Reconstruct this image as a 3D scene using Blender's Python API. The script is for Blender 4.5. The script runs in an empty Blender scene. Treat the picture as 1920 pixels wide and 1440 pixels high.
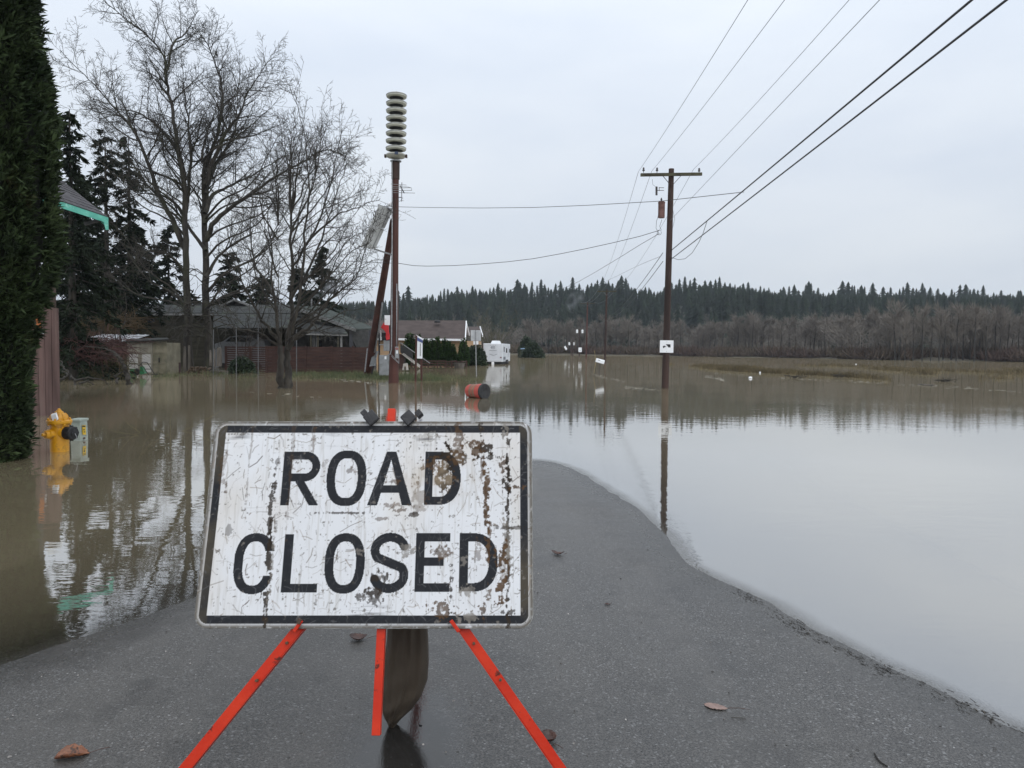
import bpy, math, random
import numpy as np
from mathutils import Vector, Matrix, Euler

# ---------------------------------------------------------------- scene, camera, sky, sun, exposure
S = bpy.context.scene
COL = S.collection
R = math.radians
HAZE = 0.00015
FPX, CAMH, PITCH, ROLL = 1400.0, 1.56, R(2.62), R(0.6)
cam_d = bpy.data.cameras.new('camera')
cam = bpy.data.objects.new('camera', cam_d)
COL.objects.link(cam)
cam_d.sensor_width = 36.0
cam_d.lens = FPX / 1920 * 36.0
cam_d.clip_start = 0.05
cam_d.clip_end = 6000
CM = (Matrix.Rotation(R(90) - PITCH, 3, 'X') @ Matrix.Rotation(ROLL, 3, 'Z'))
cam.matrix_world = Matrix.Translation((0, 0, CAMH)) @ CM.to_4x4()
S.camera = cam

SUN_EL, SUN_AZ = R(48), R(155)       # a veiled sun, high, behind the viewer
W = bpy.data.worlds.new('World')
S.world = W
W.use_nodes = True
nt = W.node_tree
for n in list(nt.nodes):
    nt.nodes.remove(n)
def wn(t, **k):
    n = nt.nodes.new(t)
    for a, b in k.items():
        setattr(n, a, b)
    return n
wo = wn('ShaderNodeOutputWorld')
bg = wn('ShaderNodeBackground')
sky = wn('ShaderNodeTexSky', sky_type='NISHITA', sun_disc=False)
sky.sun_elevation = SUN_EL
sky.sun_rotation = SUN_AZ
sky.air_density = 1.0
sky.dust_density = 3.0
tc = wn('ShaderNodeTexCoord')
mp = wn('ShaderNodeMapping')
mp.inputs['Scale'].default_value = (1.0, 1.0, 3.2)
nz = wn('ShaderNodeTexNoise')
nz.inputs['Scale'].default_value = 1.9
nz.inputs['Detail'].default_value = 5
nz.inputs['Roughness'].default_value = 0.5
ramp = wn('ShaderNodeValToRGB')
ramp.color_ramp.elements[0].position = 0.36
ramp.color_ramp.elements[0].color = (6.45, 7.10, 8.05, 1)
ramp.color_ramp.elements[1].position = 0.66
ramp.color_ramp.elements[1].color = (7.6, 8.1, 8.7, 1)
# an overcast sky is brighter towards the zenith
sep = wn('ShaderNodeSeparateXYZ')
mr = wn('ShaderNodeMapRange')
mr.inputs['From Min'].default_value = 0.1
mr.inputs['From Max'].default_value = 1.0
mr.inputs['To Min'].default_value = 1.0
mr.inputs['To Max'].default_value = 1.9
sc = wn('ShaderNodeVectorMath', operation='SCALE')
mix = wn('ShaderNodeMix', data_type='RGBA')
mix.inputs['Factor'].default_value = 0.93
L = nt.links.new
L(tc.outputs['Generated'], mp.inputs['Vector'])
L(mp.outputs['Vector'], nz.inputs['Vector'])
L(nz.outputs['Fac'], ramp.inputs['Fac'])
L(tc.outputs['Generated'], sep.inputs[0])
L(sep.outputs['Z'], mr.inputs['Value'])
L(ramp.outputs['Color'], sc.inputs[0])
L(mr.outputs['Result'], sc.inputs['Scale'])
L(sky.outputs['Color'], mix.inputs['A'])
L(sc.outputs['Vector'], mix.inputs['B'])
L(mix.outputs['Result'], bg.inputs['Color'])
bg.inputs['Strength'].default_value = 0.1
L(bg.outputs['Background'], wo.inputs['Surface'])

sun_d = bpy.data.lights.new('sun', 'SUN')
sun_d.energy = 1.0
sun_d.angle = R(50)
sun_d.color = (1.0, 0.97, 0.93)
sun = bpy.data.objects.new('sun', sun_d)
COL.objects.link(sun)
sdir = Vector((math.cos(SUN_EL) * math.sin(SUN_AZ), math.cos(SUN_EL) * math.cos(SUN_AZ), math.sin(SUN_EL)))
sun.rotation_euler = (-sdir).to_track_quat('-Z', 'Y').to_euler()
sun.location = (0, -20, 40)

vs = S.view_settings
vs.view_transform = 'Standard'
vs.look = 'None'
vs.gamma = 1
vs.use_curve_mapping = False
vs.exposure = 0.0
S.cycles.max_bounces = 8
S.cycles.transparent_max_bounces = 12
S.cycles.volume_bounces = 0
S.cycles.volume_max_steps = 64

# ---------------------------------------------------------------- picking points: photo pixel (1920 x 1440) -> a place in the world
C0 = Vector((0, 0, CAMH))
def ray(px, py):
    return CM @ Vector(((px - 960) / FPX, -(py - 720) / FPX, -1.0))
def at(px, py, Y):
    d = ray(px, py)
    return C0 + d * (Y / d.y)
def gp(px, py, z=0.0):
    d = ray(px, py)
    return C0 + d * ((z - CAMH) / d.z)
def cz(px, py, depth):
    return C0 + ray(px, py) * depth

# ---------------------------------------------------------------- materials
def newmat(name):
    m = bpy.data.materials.new(name)
    m.use_nodes = True
    t = m.node_tree
    return m, t, t.nodes['Principled BSDF'], t.nodes['Material Output']
def nd(t, typ, **k):
    n = t.nodes.new(typ)
    for a, b in k.items():
        setattr(n, a, b)
    return n
def rgba(c):
    return (c[0], c[1], c[2], 1.0)
def pm(name, c1, c2=None, scale=6.0, rough=0.7, bump=0.0, bscale=None, stretch=(1, 1, 1), spec=0.5, metal=0.0,
       island=0.0, detail=5, lo=0.35, hi=0.65, coord='Object', bdist=0.01, c3=None, c3scale=2.0, c3lo=0.55, c3hi=0.7):
    """procedural paint: noise between c1 and c2, patches of c3, bump, brightness varied per loose piece"""
    m, t, b, o = newmat(name)
    tc = nd(t, 'ShaderNodeTexCoord')
    mp = nd(t, 'ShaderNodeMapping')
    mp.inputs['Scale'].default_value = stretch
    t.links.new(tc.outputs[coord], mp.inputs['Vector'])
    col = None
    if c2 is not None:
        n = nd(t, 'ShaderNodeTexNoise')
        n.inputs['Scale'].default_value = scale
        n.inputs['Detail'].default_value = detail
        t.links.new(mp.outputs['Vector'], n.inputs['Vector'])
        r = nd(t, 'ShaderNodeValToRGB')
        r.color_ramp.elements[0].position = lo
        r.color_ramp.elements[0].color = rgba(c1)
        r.color_ramp.elements[1].position = hi
        r.color_ramp.elements[1].color = rgba(c2)
        t.links.new(n.outputs['Fac'], r.inputs['Fac'])
        col = r.outputs['Color']
    else:
        rg = nd(t, 'ShaderNodeRGB')
        rg.outputs[0].default_value = rgba(c1)
        col = rg.outputs[0]
    if c3 is not None:
        n = nd(t, 'ShaderNodeTexNoise')
        n.inputs['Scale'].default_value = c3scale
        n.inputs['Detail'].default_value = 6
        n.inputs['Roughness'].default_value = 0.65
        t.links.new(mp.outputs['Vector'], n.inputs['Vector'])
        q = nd(t, 'ShaderNodeMapRange')
        q.inputs['From Min'].default_value = c3lo
        q.inputs['From Max'].default_value = c3hi
        t.links.new(n.outputs['Fac'], q.inputs['Value'])
        mx = nd(t, 'ShaderNodeMix', data_type='RGBA')
        t.links.new(q.outputs['Result'], mx.inputs['Factor'])
        t.links.new(col, mx.inputs['A'])
        mx.inputs['B'].default_value = rgba(c3)
        col = mx.outputs['Result']
    if island > 0:
        g = nd(t, 'ShaderNodeNewGeometry')
        q = nd(t, 'ShaderNodeMapRange')
        q.inputs['To Min'].default_value = 1 - island
        q.inputs['To Max'].default_value = 1 + island
        t.links.new(g.outputs['Random Per Island'], q.inputs['Value'])
        s_ = nd(t, 'ShaderNodeVectorMath', operation='SCALE')
        t.links.new(col, s_.inputs[0])
        t.links.new(q.outputs['Result'], s_.inputs['Scale'])
        col = s_.outputs['Vector']
    t.links.new(col, b.inputs['Base Color'])
    b.inputs['Roughness'].default_value = rough
    b.inputs['Specular IOR Level'].default_value = spec
    b.inputs['Metallic'].default_value = metal
    if bump > 0:
        n = nd(t, 'ShaderNodeTexNoise')
        n.inputs['Scale'].default_value = bscale or scale * 3
        n.inputs['Detail'].default_value = 5
        t.links.new(mp.outputs['Vector'], n.inputs['Vector'])
        bp = nd(t, 'ShaderNodeBump')
        bp.inputs['Strength'].default_value = bump
        bp.inputs['Distance'].default_value = bdist
        t.links.new(n.outputs['Fac'], bp.inputs['Height'])
        t.links.new(bp.outputs['Normal'], b.inputs['Normal'])
    return m

# ---------------------------------------------------------------- mesh building
def wloc(o):
    v = Vector((0, 0, 0))
    while o is not None:
        v = v + o.location
        o = o.parent
    return v
def mesh_np(name, V, faces, mat, parent=None, smooth=False, local=False):
    """V (n,3); faces: list of int arrays (m,k)"""
    V = np.asarray(V, dtype=np.float64).reshape(-1, 3)
    if parent is not None and not local:
        V = V - np.array(wloc(parent))
    me = bpy.data.meshes.new(name)
    faces = [np.asarray(f, dtype=np.int64) for f in faces if len(f)]
    nl = sum(f.size for f in faces)
    npoly = sum(len(f) for f in faces)
    me.vertices.add(len(V))
    me.vertices.foreach_set('co', V.astype(np.float32).ravel())
    me.loops.add(nl)
    me.loops.foreach_set('vertex_index', np.concatenate([f.ravel() for f in faces]).astype(np.int32))
    me.polygons.add(npoly)
    tot = np.concatenate([np.full(len(f), f.shape[1]) for f in faces])
    st = np.concatenate([[0], np.cumsum(tot)[:-1]])
    me.polygons.foreach_set('loop_start', st.astype(np.int32))
    if smooth:
        me.polygons.foreach_set('use_smooth', np.ones(npoly, dtype=bool))
    me.update(calc_edges=True)
    me.validate(clean_customdata=False)
    if mat is not None:
        me.materials.append(mat)
    o = bpy.data.objects.new(name, me)
    COL.objects.link(o)
    if parent is not None:
        o.parent = parent
    return o

def frame(d, ref=None):
    d = Vector(d).normalized()
    ref = Vector(ref) if ref is not None else (Vector((0, 0, 1)) if abs(d.z) < 0.9 else Vector((1, 0, 0)))
    u = ref - d * ref.dot(d)
    u.normalize()
    return d, u, d.cross(u)

class MB:
    def __init__(s):
        s.v = []
        s.f = []
    def add(s, vs, fs):
        k = len(s.v)
        s.v += [tuple(p) for p in vs]
        s.f += [tuple(i + k for i in f) for f in fs]
        return s
    def hexa(s, p):         # 8 points: bottom 4 (ccw), top 4
        return s.add(p, [(3, 2, 1, 0), (4, 5, 6, 7), (0, 1, 5, 4), (1, 2, 6, 5), (2, 3, 7, 6), (3, 0, 4, 7)])
    def box(s, a, b):
        x0, y0, z0 = a
        x1, y1, z1 = b
        return s.hexa([(x0, y0, z0), (x1, y0, z0), (x1, y1, z0), (x0, y1, z0), (x0, y0, z1), (x1, y0, z1), (x1, y1, z1), (x0, y1, z1)])
    def obox(s, c, ax, ay, az):  # centre and three half axes
        c, ax, ay, az = Vector(c), Vector(ax), Vector(ay), Vector(az)
        return s.hexa([c - ax - ay - az, c + ax - ay - az, c + ax + ay - az, c - ax + ay - az,
                       c - ax - ay + az, c + ax - ay + az, c + ax + ay + az, c - ax + ay + az])
    def bar(s, p, q, w, h, ref=None):
        p, q = Vector(p), Vector(q)
        d, u, v = frame(q - p, ref)
        return s.obox((p + q) / 2, d * ((q - p).length / 2), v * (w / 2), u * (h / 2))
    def tube(s, pts, rad, n=8, cap=True):
        pts = [Vector(p) for p in pts]
        if not hasattr(rad, '__len__'):
            rad = [rad] * len(pts)
        k = len(s.v)
        ref = None
        for i, p in enumerate(pts):
            d = (pts[min(i + 1, len(pts) - 1)] - pts[max(i - 1, 0)])
            d, u, v = frame(d, ref)
            ref = u
            for j in range(n):
                a = 2 * math.pi * j / n
                s.v.append(tuple(p + (u * math.cos(a) + v * math.sin(a)) * rad[i]))
        m = len(pts)
        for i in range(m - 1):
            for j in range(n):
                s.f.append((k + i * n + j, k + i * n + (j + 1) % n, k + (i + 1) * n + (j + 1) % n, k + (i + 1) * n + j))
        if cap:
            s.f.append(tuple(k + j for j in reversed(range(n))))
            s.f.append(tuple(k + (m - 1) * n + j for j in range(n)))
        return s
    def lathe(s, prof, c=(0, 0, 0), axis=(0, 0, 1), n=24):
        """prof: [(radius, height)]"""
        c = Vector(c)
        d, u, v = frame(axis)
        k = len(s.v)
        for r, h in prof:
            for j in range(n):
                a = 2 * math.pi * j / n
                s.v.append(tuple(c + d * h + (u * math.cos(a) + v * math.sin(a)) * max(r, 1e-4)))
        m = len(prof)
        for i in range(m - 1):
            for j in range(n):
                s.f.append((k + i * n + j, k + i * n + (j + 1) % n, k + (i + 1) * n + (j + 1) % n, k + (i + 1) * n + j))
        s.f.append(tuple(k + j for j in reversed(range(n))))
        s.f.append(tuple(k + (m - 1) * n + j for j in range(n)))
        return s
    def slab(s, poly, off):   # polygon given thickness by a vector
        off = Vector(off)
        n = len(poly)
        a = [Vector(p) for p in poly]
        b = [p + off for p in a]
        return s.add(a + b, [tuple(range(n - 1, -1, -1)), tuple(range(n, 2 * n))] + [(i, (i + 1) % n, n + (i + 1) % n, n + i) for i in range(n)])
    def build(s, name, mat, parent=None, smooth=False, local=False, bevel=0.0, auto=None):
        off = Vector((0, 0, 0)) if (parent is None or local) else wloc(parent)
        me = bpy.data.meshes.new(name)
        me.from_pydata([tuple(Vector(p) - off) for p in s.v], [], s.f)
        me.update()
        if mat is not None:
            me.materials.append(mat)
        o = bpy.data.objects.new(name, me)
        COL.objects.link(o)
        if parent is not None:
            o.parent = parent
        if smooth or auto:
            me.polygons.foreach_set('use_smooth', np.ones(len(me.polygons), dtype=bool))
            if auto:
                me.set_sharp_from_angle(angle=R(auto))
        if bevel > 0:
            md = o.modifiers.new('bevel', 'BEVEL')
            md.width = bevel
            md.segments = 2
            md.limit_method = 'ANGLE'
        return o

def tag(o, label=None, cat=None, group=None, kind=None):
    if label: o['label'] = label
    if cat: o['category'] = cat
    if group: o['group'] = group
    if kind: o['kind'] = kind
    return o
def thing(name, label, cat, loc=(0, 0, 0), group=None):
    o = bpy.data.objects.new(name, None)
    COL.objects.link(o)
    o.empty_display_size = 0.2
    o.location = loc
    return tag(o, label, cat, group)
_kids = {}
def copy_tree(o, parent=None):
    c = o.copy()
    COL.objects.link(c)
    c.parent = parent
    if o.name not in _kids:
        _kids[o.name] = list(o.children)
    for ch in _kids[o.name]:
        copy_tree(ch, c)
    return c

def tubes_np(polys, sides):
    """polys: list of (pts list, radii list) -> V, quads, batched by length"""
    groups = {}
    for p, r in polys:
        groups.setdefault(len(p), []).append((p, r))
    Vs, Fs, k = [], [], 0
    for n, lst in groups.items():
        P = np.array([a[0] for a in lst], dtype=float)
        Rr = np.array([a[1] for a in lst], dtype=float)
        B = len(lst)
        T = np.empty_like(P)
        T[:, 1:-1] = P[:, 2:] - P[:, :-2]
        T[:, 0] = P[:, 1] - P[:, 0]
        T[:, -1] = P[:, -1] - P[:, -2]
        T /= np.linalg.norm(T, axis=2, keepdims=True) + 1e-9
        ref = np.where(np.abs(T[:, :1, 2:3]) < 0.8, np.array([0, 0, 1.0]), np.array([1.0, 0, 0]))
        U = ref - T * (T * ref).sum(2, keepdims=True)
        U /= np.linalg.norm(U, axis=2, keepdims=True) + 1e-9
        Wv = np.cross(T, U)
        ang = np.arange(sides) * 2 * math.pi / sides
        V = P[:, :, None, :] + Rr[:, :, None, None] * (U[:, :, None, :] * np.cos(ang)[None, None, :, None] + Wv[:, :, None, :] * np.sin(ang)[None, None, :, None])
        base = np.arange(B)[:, None, None] * (n * sides) + np.arange(n - 1)[None, :, None] * sides
        j = np.arange(sides)[None, None, :]
        j2 = (j + 1) % sides
        F = np.stack([base + j, base + j2, base + sides + j2, base + sides + j], axis=-1).reshape(-1, 4) + k
        Vs.append(V.reshape(-1, 3))
        Fs.append(F)
        k += B * n * sides
    return np.concatenate(Vs), np.concatenate(Fs)

_tabs = {}
def vnoise(x, y, seed=0):
    """smooth value noise, vectorised"""
    if seed not in _tabs:
        _tabs[seed] = np.random.RandomState(seed).rand(256, 256)
    tab = _tabs[seed]
    xi, yi = np.floor(x).astype(int), np.floor(y).astype(int)
    fx, fy = x - xi, y - yi
    fx, fy = fx * fx * (3 - 2 * fx), fy * fy * (3 - 2 * fy)
    g = lambda a, b: tab[a % 256, b % 256]
    return (g(xi, yi) * (1 - fx) + g(xi + 1, yi) * fx) * (1 - fy) + (g(xi, yi + 1) * (1 - fx) + g(xi + 1, yi + 1) * fx) * fy
def fbm(x, y, seed=0, oct=4):
    s, a, t = 0, 1.0, 0
    for i in range(oct):
        s = s + a * vnoise(x * 2 ** i + 13.7 * i, y * 2 ** i + 7.1 * i, seed + i)
        t += a
        a *= 0.55
    return s / t
def sstep(a, b, x):
    t = np.clip((x - a) / (b - a), 0, 1)
    return t * t * (3 - 2 * t)
# ================================================================ THE LAND: ground, road, flood water, hill
RIGHT_PX = [(1920, 1372), (1800, 1318), (1700, 1274), (1600, 1228), (1500, 1180), (1400, 1118), (1310, 1066), (1250, 1014), (1190, 955), (1130, 907), (1080, 878), (1040, 863), (1012, 858)]
LEFT_PX = [(0, 1246), (180, 1186), (360, 1130)]
rp = [gp(*p) for p in RIGHT_PX]
lp = [gp(*p) for p in LEFT_PX]
tip = gp(985, 857)
ry = np.array([-40, 1.2] + [p.y for p in rp] + [tip.y, 40, 300])
rx = np.array([3.6, 2.75] + [p.x for p in rp] + [tip.x, -1.5, -14.0])
ly = np.array([-40, 1.5] + [p.y for p in lp] + [6.4, 8.4, 9.7, tip.y, 40, 300])
lx = np.array([-4.2, -3.3] + [p.x for p in lp] + [-1.05, -0.45, -0.1, tip.x, 3.6, 40.0])
def _soft(yy, xx):          # rounded shoreline
    g = np.arange(-40, 300, 0.05)
    v = np.interp(g, yy, xx)
    k = np.exp(-(np.arange(-14, 15) / 8.0) ** 2)
    return g, np.convolve(np.pad(v, 14, mode='edge'), k / k.sum(), mode='valid')
ry, rx = _soft(ry, rx)
ly, lx = _soft(ly, lx)
SHORE_X = np.array([-900, -60, gp(1040, 665).x, gp(1300, 668.3).x, gp(1600, 673).x, gp(1920, 679).x, 300, 900])
SHORE_Y = np.array([215, 215, gp(1040, 665).y, gp(1300, 668.3).y, gp(1600, 673).y, gp(1920, 679).y, 120, 60])
def road_c(y):
    return -0.45 + 0.078 * np.asarray(y)
def road_z(x, y):
    a = x - np.interp(y, ly, lx)
    b = np.interp(y, ry, rx) - x
    k = 0.35
    m = -np.log(np.exp(-np.clip(a, -8, 8) / k) + np.exp(-np.clip(b, -8, 8) / k)) * k
    z = 0.021 * m
    z = z + (vnoise(x * 1.1, y * 1.1, 5) - 0.5) * 0.0035 + (vnoise(x * 5.0, y * 5.0, 6) - 0.5) * 0.0010
    z = np.maximum(z, -0.16)
    return z
def shore_f(x, y):
    """signed distance-like value, positive beyond the far shore"""
    return y - np.interp(x, SHORE_X, SHORE_Y)
def ground_z(x, y):
    x = np.asarray(x, float)
    y = np.asarray(y, float)
    off = np.abs(x - road_c(y))
    z = road_z(x, y) - 0.02 - 0.30 * sstep(3.4, 7.0, off)
    # the yard on the left is only just under water
    yard = sstep(-1.0, -4.5, x) * sstep(33.0, 37.5, y) * sstep(90, 70, y)
    tgt = -0.055 + (fbm(x * 0.35, y * 0.35, 11) - 0.5) * 0.17 
    z = z * (1 - yard) + tgt * yard
    bank = sstep(-6.5, -8.5, x) * sstep(7.0, 9.0, y) * sstep(33, 30, y) * 0.0
    s = shore_f(x, y)
    far = sstep(-6, 14, s)
    z = z * (1 - far) + (0.9 + (fbm(x * 0.05, y * 0.05, 3) - 0.5)) * far
    return z + bank
def axis(dense0, dense1, step, lo, hi, grow=1.16):
    a = list(np.arange(dense0, dense1 + 1e-6, step))
    d = step
    while a[-1] < hi:
        d *= grow
        a.append(a[-1] + d)
    b = []
    d = step
    p = dense0
    while p > lo:
        d *= grow
        p -= d
        b.append(p)
    return np.array(b[::-1] + a)
def grid_mesh(name, xs, ys, zf, mat, keep=None, smooth=True):
    X, Y = np.meshgrid(xs, ys)
    Z = zf(X, Y)
    n, m = len(xs), len(ys)
    idx = np.arange(n * m).reshape(m, n)
    F = np.stack([idx[:-1, :-1], idx[:-1, 1:], idx[1:, 1:], idx[1:, :-1]], -1).reshape(-1, 4)
    return mesh_np(name, np.stack([X, Y, Z], -1).reshape(-1, 3), [F], mat, smooth=smooth), X, Y, Z

# --- materials of the land
M_ground = pm('sodden_earth', (0.05, 0.04, 0.025), (0.09, 0.075, 0.045), 0.6, 0.9, 0.4, 8, c3=(0.04, 0.06, 0.02), c3scale=0.25)

M_asphalt, t, b, o_ = newmat('wet_asphalt')
tc = nd(t, 'ShaderNodeTexCoord')
def noise(t, vec, scale, detail=4, rough=0.55):
    n = nd(t, 'ShaderNodeTexNoise')
    n.inputs['Scale'].default_value = scale
    n.inputs['Detail'].default_value = detail
    n.inputs['Roughness'].default_value = rough
    t.links.new(vec, n.inputs['Vector'])
    return n.outputs['Fac']
def mrange(t, val, a, b_, c=0.0, d=1.0):
    q = nd(t, 'ShaderNodeMapRange')
    for k, v_ in zip(('From Min', 'From Max', 'To Min', 'To Max'), (a, b_, c, d)):
        q.inputs[k].default_value = v_
    t.links.new(val, q.inputs['Value'])
    return q.outputs['Result']
def cmix(t, fac, a, b_):
    mx = nd(t, 'ShaderNodeMix', data_type='RGBA')
    if hasattr(fac, 'links'): t.links.new(fac, mx.inputs['Factor'])
    else: mx.inputs['Factor'].default_value = fac
    for s_, v_ in (('A', a), ('B', b_)):
        if hasattr(v_, 'links'): t.links.new(v_, mx.inputs[s_])
        else: mx.inputs[s_].default_value = rgba(v_)
    return mx.outputs['Result']
ob = tc.outputs['Object']
vor = nd(t, 'ShaderNodeTexVoronoi')
vor.inputs['Scale'].default_value = 120.0
t.links.new(ob, vor.inputs['Vector'])
sepc = nd(t, 'ShaderNodeSeparateColor')
t.links.new(vor.outputs['Color'], sepc.inputs[0])
grain = noise(t, ob, 120, 4, 0.75)
col = cmix(t, mrange(t, grain, 0.38, 0.64), (0.008, 0.0075, 0.007), (0.132, 0.124, 0.114))
col = cmix(t, mrange(t, sepc.outputs[0], 0.90, 0.99), col, (0.20, 0.198, 0.195))
vor2 = nd(t, 'ShaderNodeTexVoronoi')
vor2.inputs['Scale'].default_value = 34.0
t.links.new(ob, vor2.inputs['Vector'])
sepc2 = nd(t, 'ShaderNodeSeparateColor')
t.links.new(vor2.outputs['Color'], sepc2.inputs[0])
ml = nd(t, 'ShaderNodeMath', operation='MULTIPLY')
t.links.new(mrange(t, sepc2.outputs[0], 0.90, 0.93), ml.inputs[0])
t.links.new(mrange(t, vor2.outputs['Distance'], 0.16, 0.10), ml.inputs[1])
col = cmix(t, ml.outputs[0], col, (0.42, 0.41, 0.40))
big = noise(t, ob, 0.8, 5, 0.6)
# worn wheel tracks, damp stains, and the soaked band along the waterline
mpt = nd(t, 'ShaderNodeMapping')
mpt.inputs['Scale'].default_value = (1.3, 0.16, 1.0)
mpt.inputs['Rotation'].default_value = (0, 0, R(4.5))
t.links.new(ob, mpt.inputs['Vector'])
col = cmix(t, mrange(t, noise(t, mpt.outputs['Vector'], 1.0, 4, 0.6), 0.42, 0.62, 0, 0.35), col, (0.135, 0.125, 0.112))
col = cmix(t, mrange(t, noise(t, ob, 2.6, 6, 0.65), 0.52, 0.68, 0, 0.45), col, (0.020, 0.018, 0.016))
geo = nd(t, 'ShaderNodeNewGeometry')
sxyz = nd(t, 'ShaderNodeSeparateXYZ')
t.links.new(geo.outputs['Position'], sxyz.inputs[0])
zz_ = nd(t, 'ShaderNodeMath', operation='MULTIPLY_ADD')
t.links.new(noise(t, ob, 9, 5, 0.65), zz_.inputs[0])
zz_.inputs[1].default_value = 0.010
t.links.new(sxyz.outputs['Z'], zz_.inputs[2])
soak = mrange(t, zz_.outputs[0], 0.013, 0.006)
col = cmix(t, mrange(t, soak, 0, 1, 0, 0.5), col, (0.022, 0.020, 0.016))
# a few hairline cracks
vc = nd(t, 'ShaderNodeTexVoronoi', feature='DISTANCE_TO_EDGE')
vc.inputs['Scale'].default_value = 0.55
wrp = nd(t, 'ShaderNodeVectorMath', operation='ADD')
nwc = nd(t, 'ShaderNodeTexNoise')
nwc.inputs['Scale'].default_value = 4.0
nwc.inputs['Detail'].default_value = 5
t.links.new(ob, nwc.inputs['Vector'])
nws = nd(t, 'ShaderNodeVectorMath', operation='SCALE')
nws.inputs['Scale'].default_value = 0.35
t.links.new(nwc.outputs['Color'], nws.inputs[0])
t.links.new(ob, wrp.inputs[0])
t.links.new(nws.outputs['Vector'], wrp.inputs[1])
t.links.new(wrp.outputs['Vector'], vc.inputs['Vector'])
crk = nd(t, 'ShaderNodeMath', operation='MULTIPLY')
t.links.new(mrange(t, vc.outputs['Distance'], 0.0035, 0.001), crk.inputs[0])
t.links.new(mrange(t, noise(t, ob, 0.9, 3), 0.62, 0.68, 0, 0.3), crk.inputs[1])
col = cmix(t, crk.outputs[0], col, (0.008, 0.007, 0.006))
sc_ = nd(t, 'ShaderNodeVectorMath', operation='SCALE')
t.links.new(col, sc_.inputs[0])
t.links.new(mrange(t, big, 0.3, 0.7, 0.60, 0.98), sc_.inputs['Scale'])
COLSOCK = sc_.outputs['Vector']
pud = nd(t, 'ShaderNodeVectorMath', operation='SUBTRACT')
t.links.new(ob, pud.inputs[0])
_pc = gp(758, 1405, 0.05)
pud.inputs[1].default_value = (_pc.x, _pc.y, 0.05)
pus = nd(t, 'ShaderNodeVectorMath', operation='MULTIPLY')
t.links.new(pud.outputs['Vector'], pus.inputs[0])
pus.inputs[1].default_value = (1.0, 0.45, 0.0)
pul = nd(t, 'ShaderNodeVectorMath', operation='LENGTH')
t.links.new(pus.outputs['Vector'], pul.inputs[0])
pua = nd(t, 'ShaderNodeMath', operation='MULTIPLY_ADD')
t.links.new(noise(t, ob, 14, 4, 0.6), pua.inputs[0])
pua.inputs[1].default_value = 0.16
t.links.new(pul.outputs['Value'], pua.inputs[2])
wet = mrange(t, pua.outputs[0], 0.36, 0.22)
rmix = nd(t, 'ShaderNodeMix')
t.links.new(wet, rmix.inputs['Factor'])
rm0 = nd(t, 'ShaderNodeMix')
t.links.new(mrange(t, soak, 0, 1, 0, 1), rm0.inputs['Factor'])
t.links.new(mrange(t, big, 0.35, 0.65, 0.32, 0.48), rm0.inputs['A'])
rm0.inputs['B'].default_value = 0.22
t.links.new(rm0.outputs['Result'], rmix.inputs['A'])
rmix.inputs['B'].default_value = 0.07
t.links.new(rmix.outputs['Result'], b.inputs['Roughness'])
b.inputs['Specular IOR Level'].default_value = 0.55
t.links.new(cmix(t, mrange(t, wet, 0, 1, 0, .75), COLSOCK, (0.006, 0.006, 0.006)), b.inputs['Base Color'])
hadd = nd(t, 'ShaderNodeMath', operation='ADD')
t.links.new(grain, hadd.inputs[0])
t.links.new(mrange(t, vor.outputs['Distance'], 0.0, 0.7, 0.7, 0.0), hadd.inputs[1])
bp = nd(t, 'ShaderNodeBump')
t.links.new(mrange(t, wet, 0, 1, 0.6, 0.10), bp.inputs['Strength'])
bp.inputs['Distance'].default_value = 0.0035
t.links.new(hadd.outputs[0], bp.inputs['Height'])
t.links.new(bp.outputs['Normal'], b.inputs['Normal'])

# --- muddy flood water: clear where it is a film over the road, opaque silt where it is deep
M_water, t, b, o_ = newmat('muddy_flood_water')
t.nodes.remove(b)
att = nd(t, 'ShaderNodeAttribute', attribute_name='depth')
tc = nd(t, 'ShaderNodeTexCoord')
ob = tc.outputs['Object']
mp = nd(t, 'ShaderNodeMapping')
mp.inputs['Scale'].default_value = (1.0, 2.2, 1.0)
mp.inputs['Rotation'].default_value = (0, 0, R(-18))
t.links.new(ob, mp.inputs['Vector'])
n1 = noise(t, mp.outputs['Vector'], 1.6, 2, 0.5)
n2 = noise(t, mp.outputs['Vector'], 7.5, 2, 0.5)
calm = mrange(t, noise(t, ob, 0.13, 2, 0.5), 0.40, 0.62)
pw = nd(t, 'ShaderNodeMath', operation='MULTIPLY_ADD')
m1 = nd(t, 'ShaderNodeMath', operation='MULTIPLY')
t.links.new(n2, m1.inputs[0])
t.links.new(mrange(t, calm, 0, 1, 0.03, 0.34), m1.inputs[1])
t.links.new(n1, pw.inputs[0])
pw.inputs[1].default_value = 0.55
t.links.new(m1.outputs[0], pw.inputs[2])
bp = nd(t, 'ShaderNodeBump')
bp.inputs['Strength'].default_value = 0.30
bp.inputs['Distance'].default_value = 0.010
t.links.new(pw.outputs[0], bp.inputs['Height'])
fr = nd(t, 'ShaderNodeFresnel')
fr.inputs['IOR'].default_value = 1.75
t.links.new(bp.outputs['Normal'], fr.inputs['Normal'])
gl = nd(t, 'ShaderNodeBsdfGlossy')
gl.inputs['Roughness'].default_value = 0.02
gl.inputs['Color'].default_value = (0.97, 0.97, 0.97, 1)
t.links.new(bp.outputs['Normal'], gl.inputs['Normal'])
df = nd(t, 'ShaderNodeBsdfDiffuse')
mud = cmix(t, mrange(t, noise(t, ob, 0.22, 4, 0.6), 0.3, 0.7), (0.180, 0.149, 0.094), (0.225, 0.188, 0.124))
t.links.new(mud, df.inputs['Color'])
tr = nd(t, 'ShaderNodeBsdfTransparent')
tr.inputs['Color'].default_value = (0.93, 0.91, 0.87, 1)
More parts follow.
